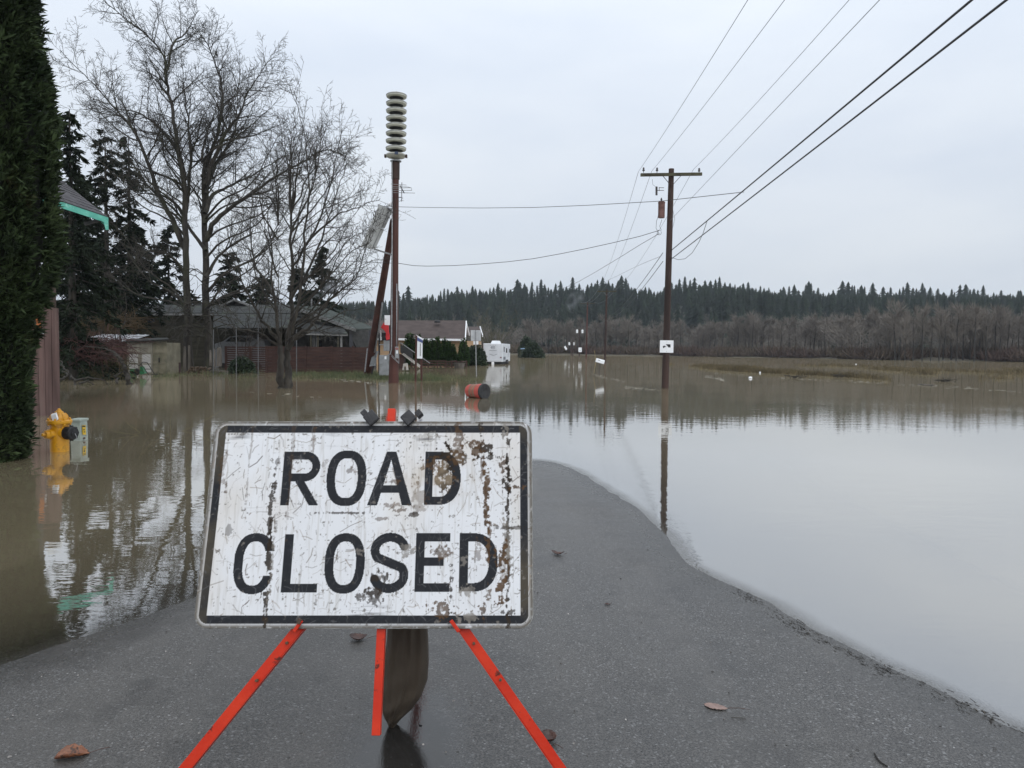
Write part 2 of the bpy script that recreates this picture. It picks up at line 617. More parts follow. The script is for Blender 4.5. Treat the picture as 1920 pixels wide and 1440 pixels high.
ex = nd(t, 'ShaderNodeMath', operation='MULTIPLY')
t.links.new(att.outputs['Fac'], ex.inputs[0])
ex.inputs[1].default_value = -32.0
ee = nd(t, 'ShaderNodeMath', operation='EXPONENT')
t.links.new(ex.outputs[0], ee.inputs[0])
ms = nd(t, 'ShaderNodeMixShader')
t.links.new(ee.outputs[0], ms.inputs['Fac'])
t.links.new(df.outputs[0], ms.inputs[1])
t.links.new(tr.outputs[0], ms.inputs[2])
ms2 = nd(t, 'ShaderNodeMixShader')
fp_ = nd(t, 'ShaderNodeMath', operation='POWER')
t.links.new(fr.outputs[0], fp_.inputs[0])
fp_.inputs[1].default_value = 0.52
cl_ = mrange(t, fp_.outputs[0], 0.0, 0.70, 0.0, 0.70)
film = nd(t, 'ShaderNodeMath', operation='MULTIPLY_ADD')      # stones of the asphalt poke through the thinnest film
t.links.new(noise(t, ob, 90, 3, 0.7), film.inputs[0])
film.inputs[1].default_value = 0.005
t.links.new(att.outputs['Fac'], film.inputs[2])
fm_ = nd(t, 'ShaderNodeMath', operation='MULTIPLY')
t.links.new(cl_, fm_.inputs[0])
t.links.new(mrange(t, film.outputs[0], 0.0018, 0.0055, 0.25, 1.0), fm_.inputs[1])
t.links.new(fm_.outputs[0], ms2.inputs['Fac'])
t.links.new(ms.outputs[0], ms2.inputs[1])
t.links.new(gl.outputs[0], ms2.inputs[2])
t.links.new(ms2.outputs[0], o_.inputs['Surface'])

# --- sheets
gx = axis(-9, 9, 0.35, -1500, 1500)
gy = axis(-3, 50, 0.5, -40, 1600, 1.12)
o, *_ = grid_mesh('ground', gx, gy, ground_z, M_ground)
tag(o, kind='structure')

us = np.linspace(-3.5, 3.5, 121)
vsr = np.concatenate([np.arange(-12, 1.5, 0.5), np.arange(1.5, 13, 0.06), np.arange(13, 60, 1.0), np.arange(60, 231, 5)])
U, Vv = np.meshgrid(us, vsr)
X = road_c(Vv) + U
Z = road_z(X, Vv)
s_ = sstep(-10, 10, shore_f(X, Vv))
Z = Z * (1 - s_) + 1.05 * s_
Z = np.maximum(Z, ground_z(X, Vv) + 0.01)
idx = np.arange(U.size).reshape(U.shape)
F = np.stack([idx[:-1, :-1], idx[:-1, 1:], idx[1:, 1:], idx[1:, :-1]], -1).reshape(-1, 4)
o = mesh_np('road', np.stack([X, Vv, Z], -1).reshape(-1, 3), [F], M_asphalt, smooth=True)
tag(o, kind='structure')

wx = axis(-5, 6, 0.085, -1500, 1500)
wy = axis(1.8, 14, 0.085, -40, 700, 1.12)
o, X, Y, Z = grid_mesh('flood_water', wx, wy, lambda x, y: np.zeros_like(x), M_water)
tz = np.where(np.abs(X - road_c(Y)) < 3.5, road_z(X, Y), ground_z(X, Y))
dep = np.maximum(0, -tz)
a = o.data.attributes.new('depth', 'FLOAT', 'POINT')
a.data.foreach_set('value', dep.astype(np.float32).ravel())
tag(o, kind='structure')

# --- the wooded hill across the valley
RIDGE_PX = np.array([-400, 0, 300, 600, 750, 850, 950, 1050, 1140, 1230, 1300, 1400, 1480, 1600, 1750, 1920, 2400])
RIDGE_PY = np.array([560, 556, 552, 556, 552, 538, 533, 532, 523, 536, 524, 528, 541, 540, 541, 543, 545])
RIDGE_Y = 520.0
def top_z(x, y):
    """height of the skyline (tree tops) seen over x,y"""
    px = 960 + FPX * x / y
    py = np.interp(px, RIDGE_PX, RIDGE_PY)
    hor = 656 + (px - 960) * math.tan(ROLL)
    return CAMH + (hor - py) / FPX * RIDGE_Y
def hill_z(x, y):
    s = sstep(0, 1, (shore_f(x, y) - 40) / np.maximum(RIDGE_Y - np.interp(x, SHORE_X, SHORE_Y) - 40, 60))
    h = (top_z(x * RIDGE_Y / np.maximum(y, 60), np.full_like(x, RIDGE_Y)) - 19.0)
    return -1.5 + (h + 1.5) * s + (fbm(x * 0.012, y * 0.012, 21) - 0.5) * 7 * s
M_hill = pm('forest_floor', (0.022, 0.022, 0.014), (0.045, 0.038, 0.025), 0.05, 1.0)
hx = np.arange(-700, 900, 16.0)
hy = np.arange(150, 820, 12.0)
o, *_ = grid_mesh('hill', hx, hy, hill_z, M_hill)
tag(o, kind='structure')
# ================================================================ ROAD CLOSED sign on its folding stand, sandbag
SW, SH = 1.22, 0.762
s_bl = cz(362, 1179, 2.677)
s_tl = cz(405, 787.5, 2.885)
UX = (CM @ Vector((1, 0, 0))).normalized()
UY = (s_tl - s_bl)
UY = (UY - UX * UY.dot(UX)).normalized()
UN = UX.cross(UY)               # towards the viewer
def sp(u, v, w=0.0):
    return s_bl + UX * u + UY * v + UN * w
def s_uv(px, py):
    d = ray(px, py)
    k = (s_bl - C0).dot(UN) / d.dot(UN)
    q = C0 + d * k - s_bl
    return q.dot(UX), q.dot(UY)

M_red = pm('orange_red_paint', (0.52, 0.024, 0.006), (0.60, 0.036, 0.009), 9, 0.35, 0.12, 60, spec=0.3, c3=(0.10, 0.018, 0.010), c3scale=22, c3lo=0.61, c3hi=0.68)
M_rub = pm('black_rubber', (0.012, 0.012, 0.014), (0.03, 0.03, 0.032), 30, 0.5, 0.3, 120)
M_back = pm('weathered_sign_edge', (0.18, 0.17, 0.15), (0.5, 0.5, 0.48), 18, 0.6, 0.1, c3=(0.08, 0.06, 0.04), c3scale=10)
M_rust = pm('rusty_steel', (0.05, 0.03, 0.02), (0.14, 0.07, 0.035), 30, 0.7, 0.3)

# --- print and wear of the panel, worked out per point of a fine grid
NU, NV = 600, 375
uu = np.linspace(0, SW, NU)
vv = np.linspace(0, SH, NV)
GU, GV = np.meshgrid(uu, vv)
def sdroundbox(x, y, hw, hh, r):
    qx, qy = np.abs(x) - hw + r, np.abs(y) - hh + r
    return np.hypot(np.maximum(qx, 0), np.maximum(qy, 0)) + np.minimum(np.maximum(qx, qy), 0) - r
cu, cv = GU - SW / 2, GV - SH / 2
sd = sdroundbox(cu, cv, SW / 2 - 0.001, SH / 2 - 0.001, 0.05)
black = ((sd < -0.016) & (sd > -0.044)).astype(float)
def segdist(x, y, pts):
    d = np.full(x.shape, 9.0)
    for (x0, y0), (x1, y1) in zip(pts[:-1], pts[1:]):
        dx, dy = x1 - x0, y1 - y0
        tt = np.clip(((x - x0) * dx + (y - y0) * dy) / (dx * dx + dy * dy + 1e-12), 0, 1)
        d = np.minimum(d, np.hypot(x - x0 - tt * dx, y - y0 - tt * dy))
    return d
def sup(cx, cy, a, b_, ang, e=2.45):
    c, s = math.cos(ang), math.sin(ang)
    return (cx + a * math.copysign(abs(c) ** (2 / e), c), cy + b_ * math.copysign(abs(s) ** (2 / e), s))
ST = 0.0325
def letter(ch, u0, u1, v0, v1):
    x, y = GU, GV
    w, h = u1 - u0, v1 - v0
    cx, cy = (u0 + u1) / 2, (v0 + v1) / 2
    inb = (x >= u0) & (x <= u1) & (y >= v0) & (y <= v1)
    def sel(cx_, cy_, a, b_, e=2.45):
        return (np.abs((x - cx_) / a) ** e + np.abs((y - cy_) / b_) ** e)
    if ch == 'O':
        m = (sel(cx, cy, w / 2, h / 2) <= 1) & (sel(cx, cy, w / 2 - ST, h / 2 - ST * 0.92) >= 1)
    elif ch == 'C':
        m = (sel(cx, cy, w / 2, h / 2) <= 1) & (sel(cx, cy, w / 2 - ST, h / 2 - ST * 0.92) >= 1)
        m &= ~((x > cx + 0.2 * w) & (np.abs(y - cy) < h * 0.20))
    elif ch == 'D':
        r = w * 0.62
        o_ = np.where(x < u1 - r, (np.abs(y - cy) <= h / 2), (np.abs((x - (u1 - r)) / r) ** 2.3 + np.abs((y - cy) / (h / 2)) ** 2.3) <= 1)
        ri = r - ST
        i_ = np.where(x < u1 - r, (np.abs(y - cy) <= h / 2 - ST * 0.92) & (x > u0 + ST), (np.abs((x - (u1 - r)) / ri) ** 2.3 + np.abs((y - cy) / (h / 2 - ST * 0.92)) ** 2.3) <= 1)
        m = o_ & ~i_
    elif ch == 'L':
        m = (x < u0 + ST) | (y < v0 + ST * 0.95)
    elif ch == 'E':
        m = (x < u0 + ST) | (y < v0 + ST * 0.95) | (y > v1 - ST * 0.95) | ((np.abs(y - cy - 0.01 * h) < ST * 0.46) & (x < u0 + w * 0.82))
    elif ch == 'A':
        hw = w / 2 - (w / 2 - ST * 0.55) * (y - v0) / h
        hw2 = (w / 2 - ST * 1.15) * (1 - (y - v0) / (h * 0.84))
        m = (np.abs(x - cx) <= hw) & ~((np.abs(x - cx) <= hw2))
        m |= (np.abs(x - cx) <= hw) & (np.abs(y - v0 - h * 0.30) < ST * 0.46)
    elif ch == 'R':
        m = x < u0 + ST
        bt, bb = v1, v0 + h * 0.44
        by, bh = (bt + bb) / 2, (bt - bb) / 2
        r = bh * 1.02
        xr = u1 - r
        o_ = np.where(x < xr, np.abs(y - by) <= bh, np.hypot(x - xr, y - by) <= bh)
        i_ = np.where(x < xr, np.abs(y - by) <= bh - ST * 0.92, np.hypot(x - xr, y - by) <= bh - ST * 0.92)
        m |= o_ & ~i_
        k = (y - v0) / (h * 0.46)
        xl = u1 - ST * 1.05 - (w * 0.43) * k
        m |= (y < v0 + h * 0.46) & (x > xl) & (x < xl + ST * 1.1)
    elif ch == 'S':
        a, bq = w / 2 - ST / 2, h / 4 - ST * 0.22
        pts = [(cx + a * math.cos(q), v1 - ST / 2 - bq + bq * math.sin(q)) for q in np.linspace(R(18), R(215), 18)]
        pts += [(cx - a * math.cos(q) , v0 + ST / 2 + bq - bq * math.sin(q)) for q in np.linspace(R(215), R(18), 18)]
        m = segdist(x, y, pts) < ST / 2
    return (m & inb).astype(float)
def lbox(xl, xr, yt, yb):
    ym = (yt + yb) / 2
    u0 = s_uv(xl, ym)[0]
    u1 = s_uv(xr, ym)[0]
    return u0, u1, s_uv(xl, yb)[1], s_uv(xl, yt)[1]
LET = [('R', 530, 600, 847, 948), ('O', 613, 687, 845, 949), ('A', 691, 774, 847, 948), ('D', 796, 864, 847, 947),
       ('C', 439, 515, 1000, 1114), ('L', 531, 598, 1002, 1111), ('O', 609, 684, 1000, 1113), ('S', 694, 767, 999, 1112),
       ('E', 779, 844, 1000, 1110), ('D', 861, 933, 1000, 1109)]
for q in LET:
    black = np.maximum(black, letter(q[0], *lbox(*q[1:])))
rng = np.random.RandomState(7)
n_lo = fbm(GU * 6, GV * 6, 30, 5)
n_md = fbm(GU * 26, GV * 26, 40, 4)
n_hi = fbm(GU * 90, GV * 90, 50, 3)
n_vt = fbm(GU * 120, GV * 9, 60, 3)
n_hz = fbm(GU * 9, GV * 110, 65, 3)
white = np.array([0.73, 0.755, 0.80])
COLR = np.ones(GU.shape + (3,)) * white
COLR *= (0.93 + 0.14 * n_lo)[..., None]
COLR *= (1 + 0.05 * (np.sin(GV * 900) * np.sin(GU * 900)))[..., None]
def lay(mask, c):
    global COLR
    m = np.clip(mask, 0, 1)[..., None]
    COLR = COLR * (1 - m) + np.array(c) * m
lay(black * 0.985, (0.012, 0.013, 0.016))
lay(black * np.clip((n_hi - 0.5) * 3, 0, 1) * 0.10, (0.12, 0.12, 0.125))
# side borders gone chalky and brown-grey
side = ((sd < -0.016) & (sd > -0.044) & ((np.abs(cu) > SW / 2 - 0.05))).astype(float)
lay(side * np.clip((n_lo - 0.33) * 3.5, 0, 1) * 0.8, (0.085, 0.072, 0.052))
# faint film of dirt
tan = np.clip((fbm(GU * 4, GV * 2.2, 77, 4) - 0.5) * 3.2, 0, 1)
lay(tan * (1 - black) * 0.50, (0.52, 0.43, 0.31))
lay((1 - black) * 0.20, (0.62, 0.55, 0.44))
lay(np.clip((n_vt - 0.56) * 5, 0, 1) * (1 - black) * 0.30, (0.36, 0.33, 0.28))
# worn outer edge
edge = np.clip((sd + 0.020) / 0.014, 0, 1)
lay(edge * np.clip((n_md - 0.15) * 6, 0, 1) * 0.95, (0.12, 0.108, 0.09))
lay(edge * np.clip((n_hi - 0.62) * 8, 0, 1) * .7, (0.40, 0.41, 0.41))
# small chips and specks
dens = np.clip((fbm(GU * 7, GV * 7, 88, 3) - 0.35) * 2.2, 0.1, 1)
lay(np.clip((n_hi - 0.765 + 0.085 * dens) * 16, 0, 1) * 0.75 * (1 - black), (0.12, 0.105, 0.085))
lay(np.clip((fbm(GU * 55, GV * 160, 91, 3) - 0.765) * 16, 0, 1) * 0.8 * dens ** 2, (0.10, 0.085, 0.065))
lay(np.clip((fbm(GU * 150, GV * 50, 93, 3) - 0.775) * 16, 0, 1) * 0.7 * dens ** 2, (0.14, 0.12, 0.095))
# scratches
for k in range(760):
    u0, v0 = rng.rand() * SW, rng.rand() * SH
    ln = rng.gamma(1.4, 0.019)
    a = rng.choice([rng.normal(0.95, .35), rng.normal(2.2, .35), rng.normal(0.1, .25), rng.normal(1.57, .15)])
    u1, v1 = u0 + ln * math.cos(a), v0 + ln * math.sin(a)
    i0, i1 = np.searchsorted(uu, sorted((u0, u1))) + np.array([-4, 5])
    j0, j1 = np.searchsorted(vv, sorted((v0, v1))) + np.array([-4, 5])
    i0, j0 = max(i0, 0), max(j0, 0)
    if i1 <= i0 or j1 <= j0: continue
    bend = rng.normal(0, 0.12) * ln
    mid = ((u0 + u1) / 2 - bend * math.sin(a), (v0 + v1) / 2 + bend * math.cos(a))
    sub = (slice(j0, j1), slice(i0, i1))
    d = segdist(GU[sub], GV[sub], [(u0, v0), mid, (u1, v1)])
    wdt = rng.choice([0.0008, 0.0010, 0.0010, 0.0016])
    al = np.clip((wdt * 1.7 - d) / wdt, 0, 1) * rng.uniform(0.2, 0.8)
    c = np.array([0.11, 0.085, 0.062]) * rng.uniform(0.6, 2.6)
    bl = black[sub]
    cc = np.where(bl[..., None] > 0.5, np.array([0.10, 0.10, 0.105]), c)
    COLR[sub] = COLR[sub] * (1 - al[..., None]) + cc * al[..., None]
# peeled strips, smears and rust: (photo px centre x, y, half width, half height, strength, colour)
BR, DK, GY = (0.085, 0.048, 0.024), (0.034, 0.025, 0.018), (0.22, 0.20, 0.175)
STAIN = [(836, 880, 15, 42, 1.0, DK), (838, 862, 34, 14, .9, DK), (815, 872, 22, 12, .8, BR), (858, 838, 10, 40, .75, BR), (888, 833, 22, 8, .9, BR), (893, 845, 8, 14, .9, BR),
         (914, 842, 11, 10, .95, DK), (917, 857, 22, 5, .9, DK), (901, 800, 5, 18, .9, DK), (905, 880, 4, 26, .7, BR), (911, 950, 5.5, 70, .95, BR), (916, 1010, 5, 40, .8, BR),
         (944, 870, 8, 16, .85, BR), (950, 912, 9, 22, .95, DK), (952, 960, 3.5, 200, .95, DK), (950, 1025, 8, 40, .8, GY), (941, 1070, 9, 45, .95, BR), (968, 914, 12, 5, .9, BR),
         (946, 990, 24, 3, .7, DK), (508, 960, 4.5, 45, .9, DK), (507, 1040, 5, 45, .95, DK), (497, 1140, 4.5, 34, .95, DK), (513, 1030, 3, 60, .6, GY), (520, 870, 4, 14, .6, DK),
         (693, 1119, 20, 13, .75, DK), (700, 1113, 16, 8, .7, DK), (762, 1032, 13, 13, .75, GY), (828, 1035, 18, 11, .75, BR), (712, 1083, 14, 9, .8, DK), (742, 948, 20, 5, .6, BR),
         (738, 903, 14, 5, .7, BR), (790, 935, 12, 22, .45, BR), (828, 1141, 20, 16, .85, BR), (876, 1159, 17, 9, .8, GY), (846, 1115, 4, 40, .85, DK), (880, 1107, 14, 9, .7, GY),
         (905, 1145, 6, 16, .85, BR), (952, 1148, 12, 5, .8, DK), (916, 1115, 6, 9, .8, BR), (748, 957, 10, 4, .7, BR), (715, 972, 14, 4, .6, BR), (780, 966, 10, 3, .8, DK),
         (945, 812, 6, 10, .8, GY), (908, 775, 14, 18, .5, GY), (950, 795, 5, 30, .8, GY), (650, 962, 40, 1.6, .8, DK), (625, 790, 25, 10, .35, GY), (800, 822, 20, 10, .35, GY),
         (430, 995, 5, 10, .5, DK), (420, 880, 6, 30, .45, BR), (560, 1120, 2, 60, .35, GY), (545, 890, 3, 90, .3, BR), (468, 870, 1.5, 60, .4, BR), (900, 1180, 30, 5, .6, GY),
         (610, 872, 6, 8, .4, BR), (657, 883, 7, 6, .6, BR), (588, 827, 4, 22, .5, BR), (870, 1050, 5, 12, .6, GY), (895, 1035, 8, 22, .55, BR), (1000, 870, 3, 60, .3, GY)]
wob = (n_md - 0.5) * 1.3 + (n_hi - 0.5) * 2.6 + (n_vt - 0.5) * 1.3
for (px, py, hw, hh, st_, c) in STAIN:
    u, v = s_uv(px, py)
    sx = hw / 1400 * 2.78
    sy = hh / 1400 * 2.78
    q = np.hypot((GU - u) / sx, (GV - v) / sy) if max(hw, hh) / min(hw, hh) < 5 else np.maximum(np.abs(GU - u - 0.25 * sx * np.sin(GV * 40)) / sx, np.abs(GV - v) / sy)
    m = np.clip((1.0 + wob * 0.95 - q) * 5, 0, 1) * st_
    m *= np.clip((n_hi - 0.22) * 5, 0.25, 1)
    tone = np.array(c)[None, None] * (0.55 + 0.9 * fbm(GU * 70, GV * 70, 123, 2))[..., None]
    COLR = COLR * (1 - m[..., None]) + tone * m[..., None]
# brown haze round the worn right third, smudged tyre-black along the top
u0, v0 = s_uv(820, 900)
lay(np.clip(1 - np.hypot((GU - u0) / 0.20, (GV - v0) / 0.13), 0, 1) * 0.55 * (1 - black) * np.clip((n_md - .3) * 3, 0, 1), (0.42, 0.33, 0.23))
for px in (450, 625, 800, 690, 715, 672):
    py = 822 if px > 440 and px not in (690, 715, 672) else 1150
    u0, v0 = s_uv(px, py)
    lay(np.clip(1.2 - np.hypot((GU - u0) / 0.045, (GV - v0) / 0.032), 0, 1) * np.clip((n_hz - 0.47) * 5, 0, 1) * 0.7 * (1 - black), (0.10, 0.10, 0.105))
# bare metal scuffs on the letters
lay(black * np.clip((fbm(GU * 40, GV * 40, 140, 4) - 0.74) * 14, 0, 1) * 0.7, (0.20, 0.18, 0.16))

M_sign, t, b, o_ = newmat('worn_reflective_sheeting')
at_ = nd(t, 'ShaderNodeAttribute', attribute_name='print')
t.links.new(at_.outputs['Color'], b.inputs['Base Color'])
b.inputs['Roughness'].default_value = 0.55
b.inputs['Specular IOR Level'].default_value = 0.10
tc = nd(t, 'ShaderNodeTexCoord')
bp = nd(t, 'ShaderNodeBump')
bp.inputs['Strength'].default_value = 0.2
bp.inputs['Distance'].default_value = 0.002
t.links.new(noise(t, tc.outputs['Object'], 60, 4), bp.inputs['Height'])
t.links.new(bp.outputs['Normal'], b.inputs['Normal'])

foot_c = gp(720, 1400, 0.05)
stand = thing('road_sign', 'battered white ROAD CLOSED sign with black letters on orange red folding stand', 'sign', (foot_c.x, foot_c.y, 0.05))
P = np.array(s_bl)[None, None] + GU[..., None] * np.array(UX) + GV[..., None] * np.array(UY) + np.array(UN) * 0.004 + ((fbm(GU * 2.2, GV * 2.2, 150, 2) - 0.5) * 0.006)[..., None] * np.array(UN)
idx = np.arange(NU * NV).reshape(NV, NU)
F = np.stack([idx[:-1, :-1], idx[:-1, 1:], idx[1:, 1:], idx[1:, :-1]], -1)
inside = ((sd[:-1, :-1] < 0.0) & (sd[1:, 1:] < 0.0) & (sd[:-1, 1:] < 0.0) & (sd[1:, :-1] < 0.0))
o = mesh_np('sign_face', P.reshape(-1, 3), [F[inside]], M_sign, stand, smooth=True)
a = o.data.attributes.new('print', 'FLOAT_COLOR', 'POINT')
rgba_ = np.ones((NU * NV, 4), dtype=np.float32)
rgba_[:, :3] = np.clip(COLR.reshape(-1, 3), 0, 1)
a.data.foreach_set('color', rgba_.ravel())
def rrect(w, h, r, n=6):
    pts = []
    for cx_, cy_, a0 in ((w - r, r, -90), (w - r, h - r, 0), (r, h - r, 90), (r, r, 180)):
        for k in range(n + 1):
            q = R(a0 + 90 * k / n)
            pts.append((cx_ + r * math.cos(q), cy_ + r * math.sin(q)))
    return pts
MB().slab([sp(u, v, -0.006) for u, v in rrect(SW, SH, 0.05)], UN * 0.0055).build('sign_panel', M_back, stand)

# --- stand: mast, two front legs, one rear leg, hooks, rubber clamps
def ps(px, py, w):               # a point off the sign's plane along the view ray through a photo point
    u, v = s_uv(px, py)
    return sp(u, v, w)
MB().bar(ps(733, 764, -0.03), ps(703, 1381, -0.03), 0.030, 0.030, UN).build('mast', M_red, stand, bevel=0.002)
hinge = ps(716, 985, -0.06)
FZ = float(road_z(np.array([-1.1]), np.array([2.6]))[0])
for (fx_, fy_, bx_, by_) in ((322, 1470, 556, 1178), (1073, 1472, 870, 1182)):
    f_ = gp(fx_, fy_, FZ + 0.006)
    k_ = ps(bx_, by_, -0.025)
    m = MB()
    for p_, q_ in ((f_, k_), (k_, hinge)):
        d, u_, v_ = frame(q_ - p_, UN)
        m.obox((p_ + q_) / 2, d * ((q_ - p_).length / 2 + 0.004), v_ * 0.0175, u_ * 0.0025)
        m.obox((p_ + q_) / 2 + v_ * (0.0172 if bx_ < 700 else -0.0172) - u_ * 0.014, d * ((q_ - p_).length / 2), v_ * 0.0025, u_ * 0.0165)
    m.build('leg', M_red, stand)
rf = Vector((ps(760, 1100, 0).x - .03, hinge.y + 0.62, FZ))
rf.z = float(road_z(np.array([rf.x]), np.array([rf.y]))[0])
MB().bar(hinge - UN * 0.03, rf, 0.034, 0.02).build('leg', M_red, stand, bevel=0.002)
for (ax_, ay_, bx_, by_, cx_, cy_) in ((568, 1163, 553, 1184, 1, 0), (846, 1163, 861, 1184, 0, 0)):
    MB().bar(ps(ax_, ay_, 0.016), ps(bx_, by_, 0.012), 0.013, 0.010, UN).build('hook', M_red, stand, bevel=0.002)
for (bx_, by_) in ((535, 1206), (478, 1277), (888, 1207), (938, 1276)):
    MB().lathe([(.0055, -.012), (.0055, .003), (.0035, .004)], ps(bx_, by_, -0.016), axis=UN, n=6).build('bolt', M_rust, stand)
MB().bar(ps(566, 1160, 0.020), ps(562, 1169, 0.020), 0.013, 0.012, UN).build('hook_tip', M_rust, stand)
for px in (697.5, 767):
    c = ps(px, 785, 0.014)
    r_ = 0.0235
    sgn = -1 if px < 730 else 1
    d1 = (UX + UY * 0.95).normalized()
    d2 = (UY - UX * 0.9).normalized()
    m = MB().obox(c, d1 * r_, d2 * r_, UN * 0.011)
    cl = m.build('clamp', M_rub, stand, bevel=0.004)
    MB().obox(ps(px + sgn * 10 + (-4 if sgn < 0 else 8), 775, -0.012), d1 * 0.012, d2 * 0.012, UN * 0.022).build('clamp_block', M_rub, cl, bevel=0.002)

# --- sandbag: a wet cloth sack hanging behind the sign, tail almost on the road
M_bag, t, b, o_ = newmat('wet_burlap')
tc = nd(t, 'ShaderNodeTexCoord')
wv = nd(t, 'ShaderNodeTexWave')
wv.inputs['Scale'].default_value = 85
wv.inputs['Distortion'].default_value = 1.2
wv2 = nd(t, 'ShaderNodeTexWave', bands_direction='Z')
wv2.inputs['Scale'].default_value = 85
wv2.inputs['Distortion'].default_value = 1.2
t.links.new(tc.outputs['Object'], wv.inputs['Vector'])
t.links.new(tc.outputs['Object'], wv2.inputs['Vector'])
mm = nd(t, 'ShaderNodeMath', operation='MULTIPLY')
t.links.new(wv.outputs['Fac'], mm.inputs[0])
t.links.new(wv2.outputs['Fac'], mm.inputs[1])
c_ = cmix(t, mm.outputs[0], (0.030, 0.023, 0.015), (0.185, 0.140, 0.095))
c_ = cmix(t, mrange(t, noise(t, tc.outputs['Object'], 9, 5), 0.4, 0.7), c_, (0.060, 0.044, 0.030))
t.links.new(c_, b.inputs['Base Color'])
b.inputs['Roughness'].default_value = 0.75
bp = nd(t, 'ShaderNodeBump')
bp.inputs['Strength'].default_value = 0.5
bp.inputs['Distance'].default_value = 0.003
t.links.new(mm.outputs[0], bp.inputs['Height'])
t.links.new(bp.outputs['Normal'], b.inputs['Normal'])
BAG = [(1080, 730, 799, .05), (1160, 727, 801, .06), (1200, 726, 803, .068), (1240, 720, 804, .075), (1275, 716, 801, .078), (1305, 715, 790, .074), (1330, 717, 772, .06), (1348, 723, 752, .042), (1360, 729, 742, .022), (1367, 733, 738, .008)]
def bq(px, py):
    return at(px, py, 2.93)
bt = bq(735, 1368)
bag = thing('sandbag', 'dark brown wet cloth sandbag hanging behind the road closed sign', 'sandbag', (bt.x, bt.y, bt.z))
NB = 72
V, F = [], []
rows = []
for i in range(37):
    tt = i / 36 * (len(BAG) - 1)
    k = min(int(tt), len(BAG) - 2)
    f_ = tt - k
    rows.append([BAG[k][j] * (1 - f_) + BAG[k + 1][j] * f_ for j in range(4)])
for i, (py, xl, xr, th) in enumerate(rows):
    pl, pr = bq(xl, py), bq(xr, py)
    c, hw = (pl + pr) / 2, (pr - pl) / 2
    for j in range(NB):
        a = 2 * math.pi * j / NB
        ca, sa = math.cos(a), math.sin(a)
        rip = 0.006 * math.sin(ca * 8 + i * 0.10) * (1 - i / 44) + 0.002 * math.sin(ca * 19 + 1.3 - i * .05) + 0.006 * math.sin(i * .9 + ca * 3) * (i / 36)
        seam = 0.020 * math.exp(-((ca - 0.35 + 0.010 * i) / 0.06) ** 2) if sa > 0 else 0
        V.append(c + hw * ca + UN * (math.copysign(abs(sa) ** 0.8, sa) * th + (rip + seam) * (1 if th > .02 else .3)))
for i in range(len(rows) - 1):
    for j in range(NB):
        F.append((i * NB + j, (i + 1) * NB + j, (i + 1) * NB + (j + 1) % NB, i * NB + (j + 1) % NB))
F.append(tuple(range(NB)))
mb = MB()
mb.add(V, F)
mb.build('sack', M_bag, bag, smooth=True)
MB().tube([bq(735, 1362), bq(737, 1372), gp(742, 1386, FZ + .006), gp(745, 1394, FZ + .004), gp(735, 1402, FZ + .004)], 0.0022, 5).build('drawstring', M_bag, bag)
# ================================================================ TREES
def grow(out, rng, p, d, L, r, lvl, maxl, up=0.05, wander=0.14, seg=0.5, dens=1.6, ang=(32, 62), ratio=(0.3, 0.62), rmin=0.006, t0=0.18):
    n = max(2, min(8, int(L / seg) + 1))
    step = L / n
    d = Vector(d).normalized()
    p = Vector(p)
    pts, rad = [tuple(p)], [r]
    dirs = [d.copy()]
    for i in range(n):
        d = d + Vector((rng.gauss(0, wander), rng.gauss(0, wander), rng.gauss(0, wander) + up))
        d.normalize()
        p = p + d * step
        pts.append(tuple(p))
        rad.append(max(rmin * 0.8, r * (1 - 0.8 * (i + 1) / n)))
        dirs.append(d.copy())
    out.append((lvl, pts, rad))
    if lvl < maxl:
        side_branches(out, rng, pts, rad, dirs, L, lvl, maxl, up, wander, seg, dens, ang, ratio, rmin, t0)
def side_branches(out, rng, pts, rad, dirs, L, lvl, maxl, up, wander, seg, dens, ang, ratio, rmin, t0, lenf=None):
    cnt = max(2, int(L * dens * (1 + 0.5 * lvl)))
    n = len(pts) - 1
    for c in range(cnt):
        tt = t0 + (0.99 - t0) * (c + rng.random()) / cnt
        k = min(int(tt * n), n - 1)
        f = tt * n - k
        q = Vector(pts[k]).lerp(Vector(pts[k + 1]), f)
        dd = dirs[k]
        _, u, v = frame(dd)
        a = rng.uniform(0, 2 * math.pi)
        th = R(rng.uniform(*ang))
        nd_ = dd * math.cos(th) + (u * math.cos(a) + v * math.sin(a)) * math.sin(th)
        ln = (lenf if lenf else L) * rng.uniform(*ratio) * (1 - 0.55 * tt) + 0.08
        rr = max(rmin, min(rad[k] * 0.6, ln * 0.016))
        grow(out, rng, q, nd_, ln, rr, lvl + 1, maxl, up, wander, seg * 0.75, dens, ang, ratio, rmin)
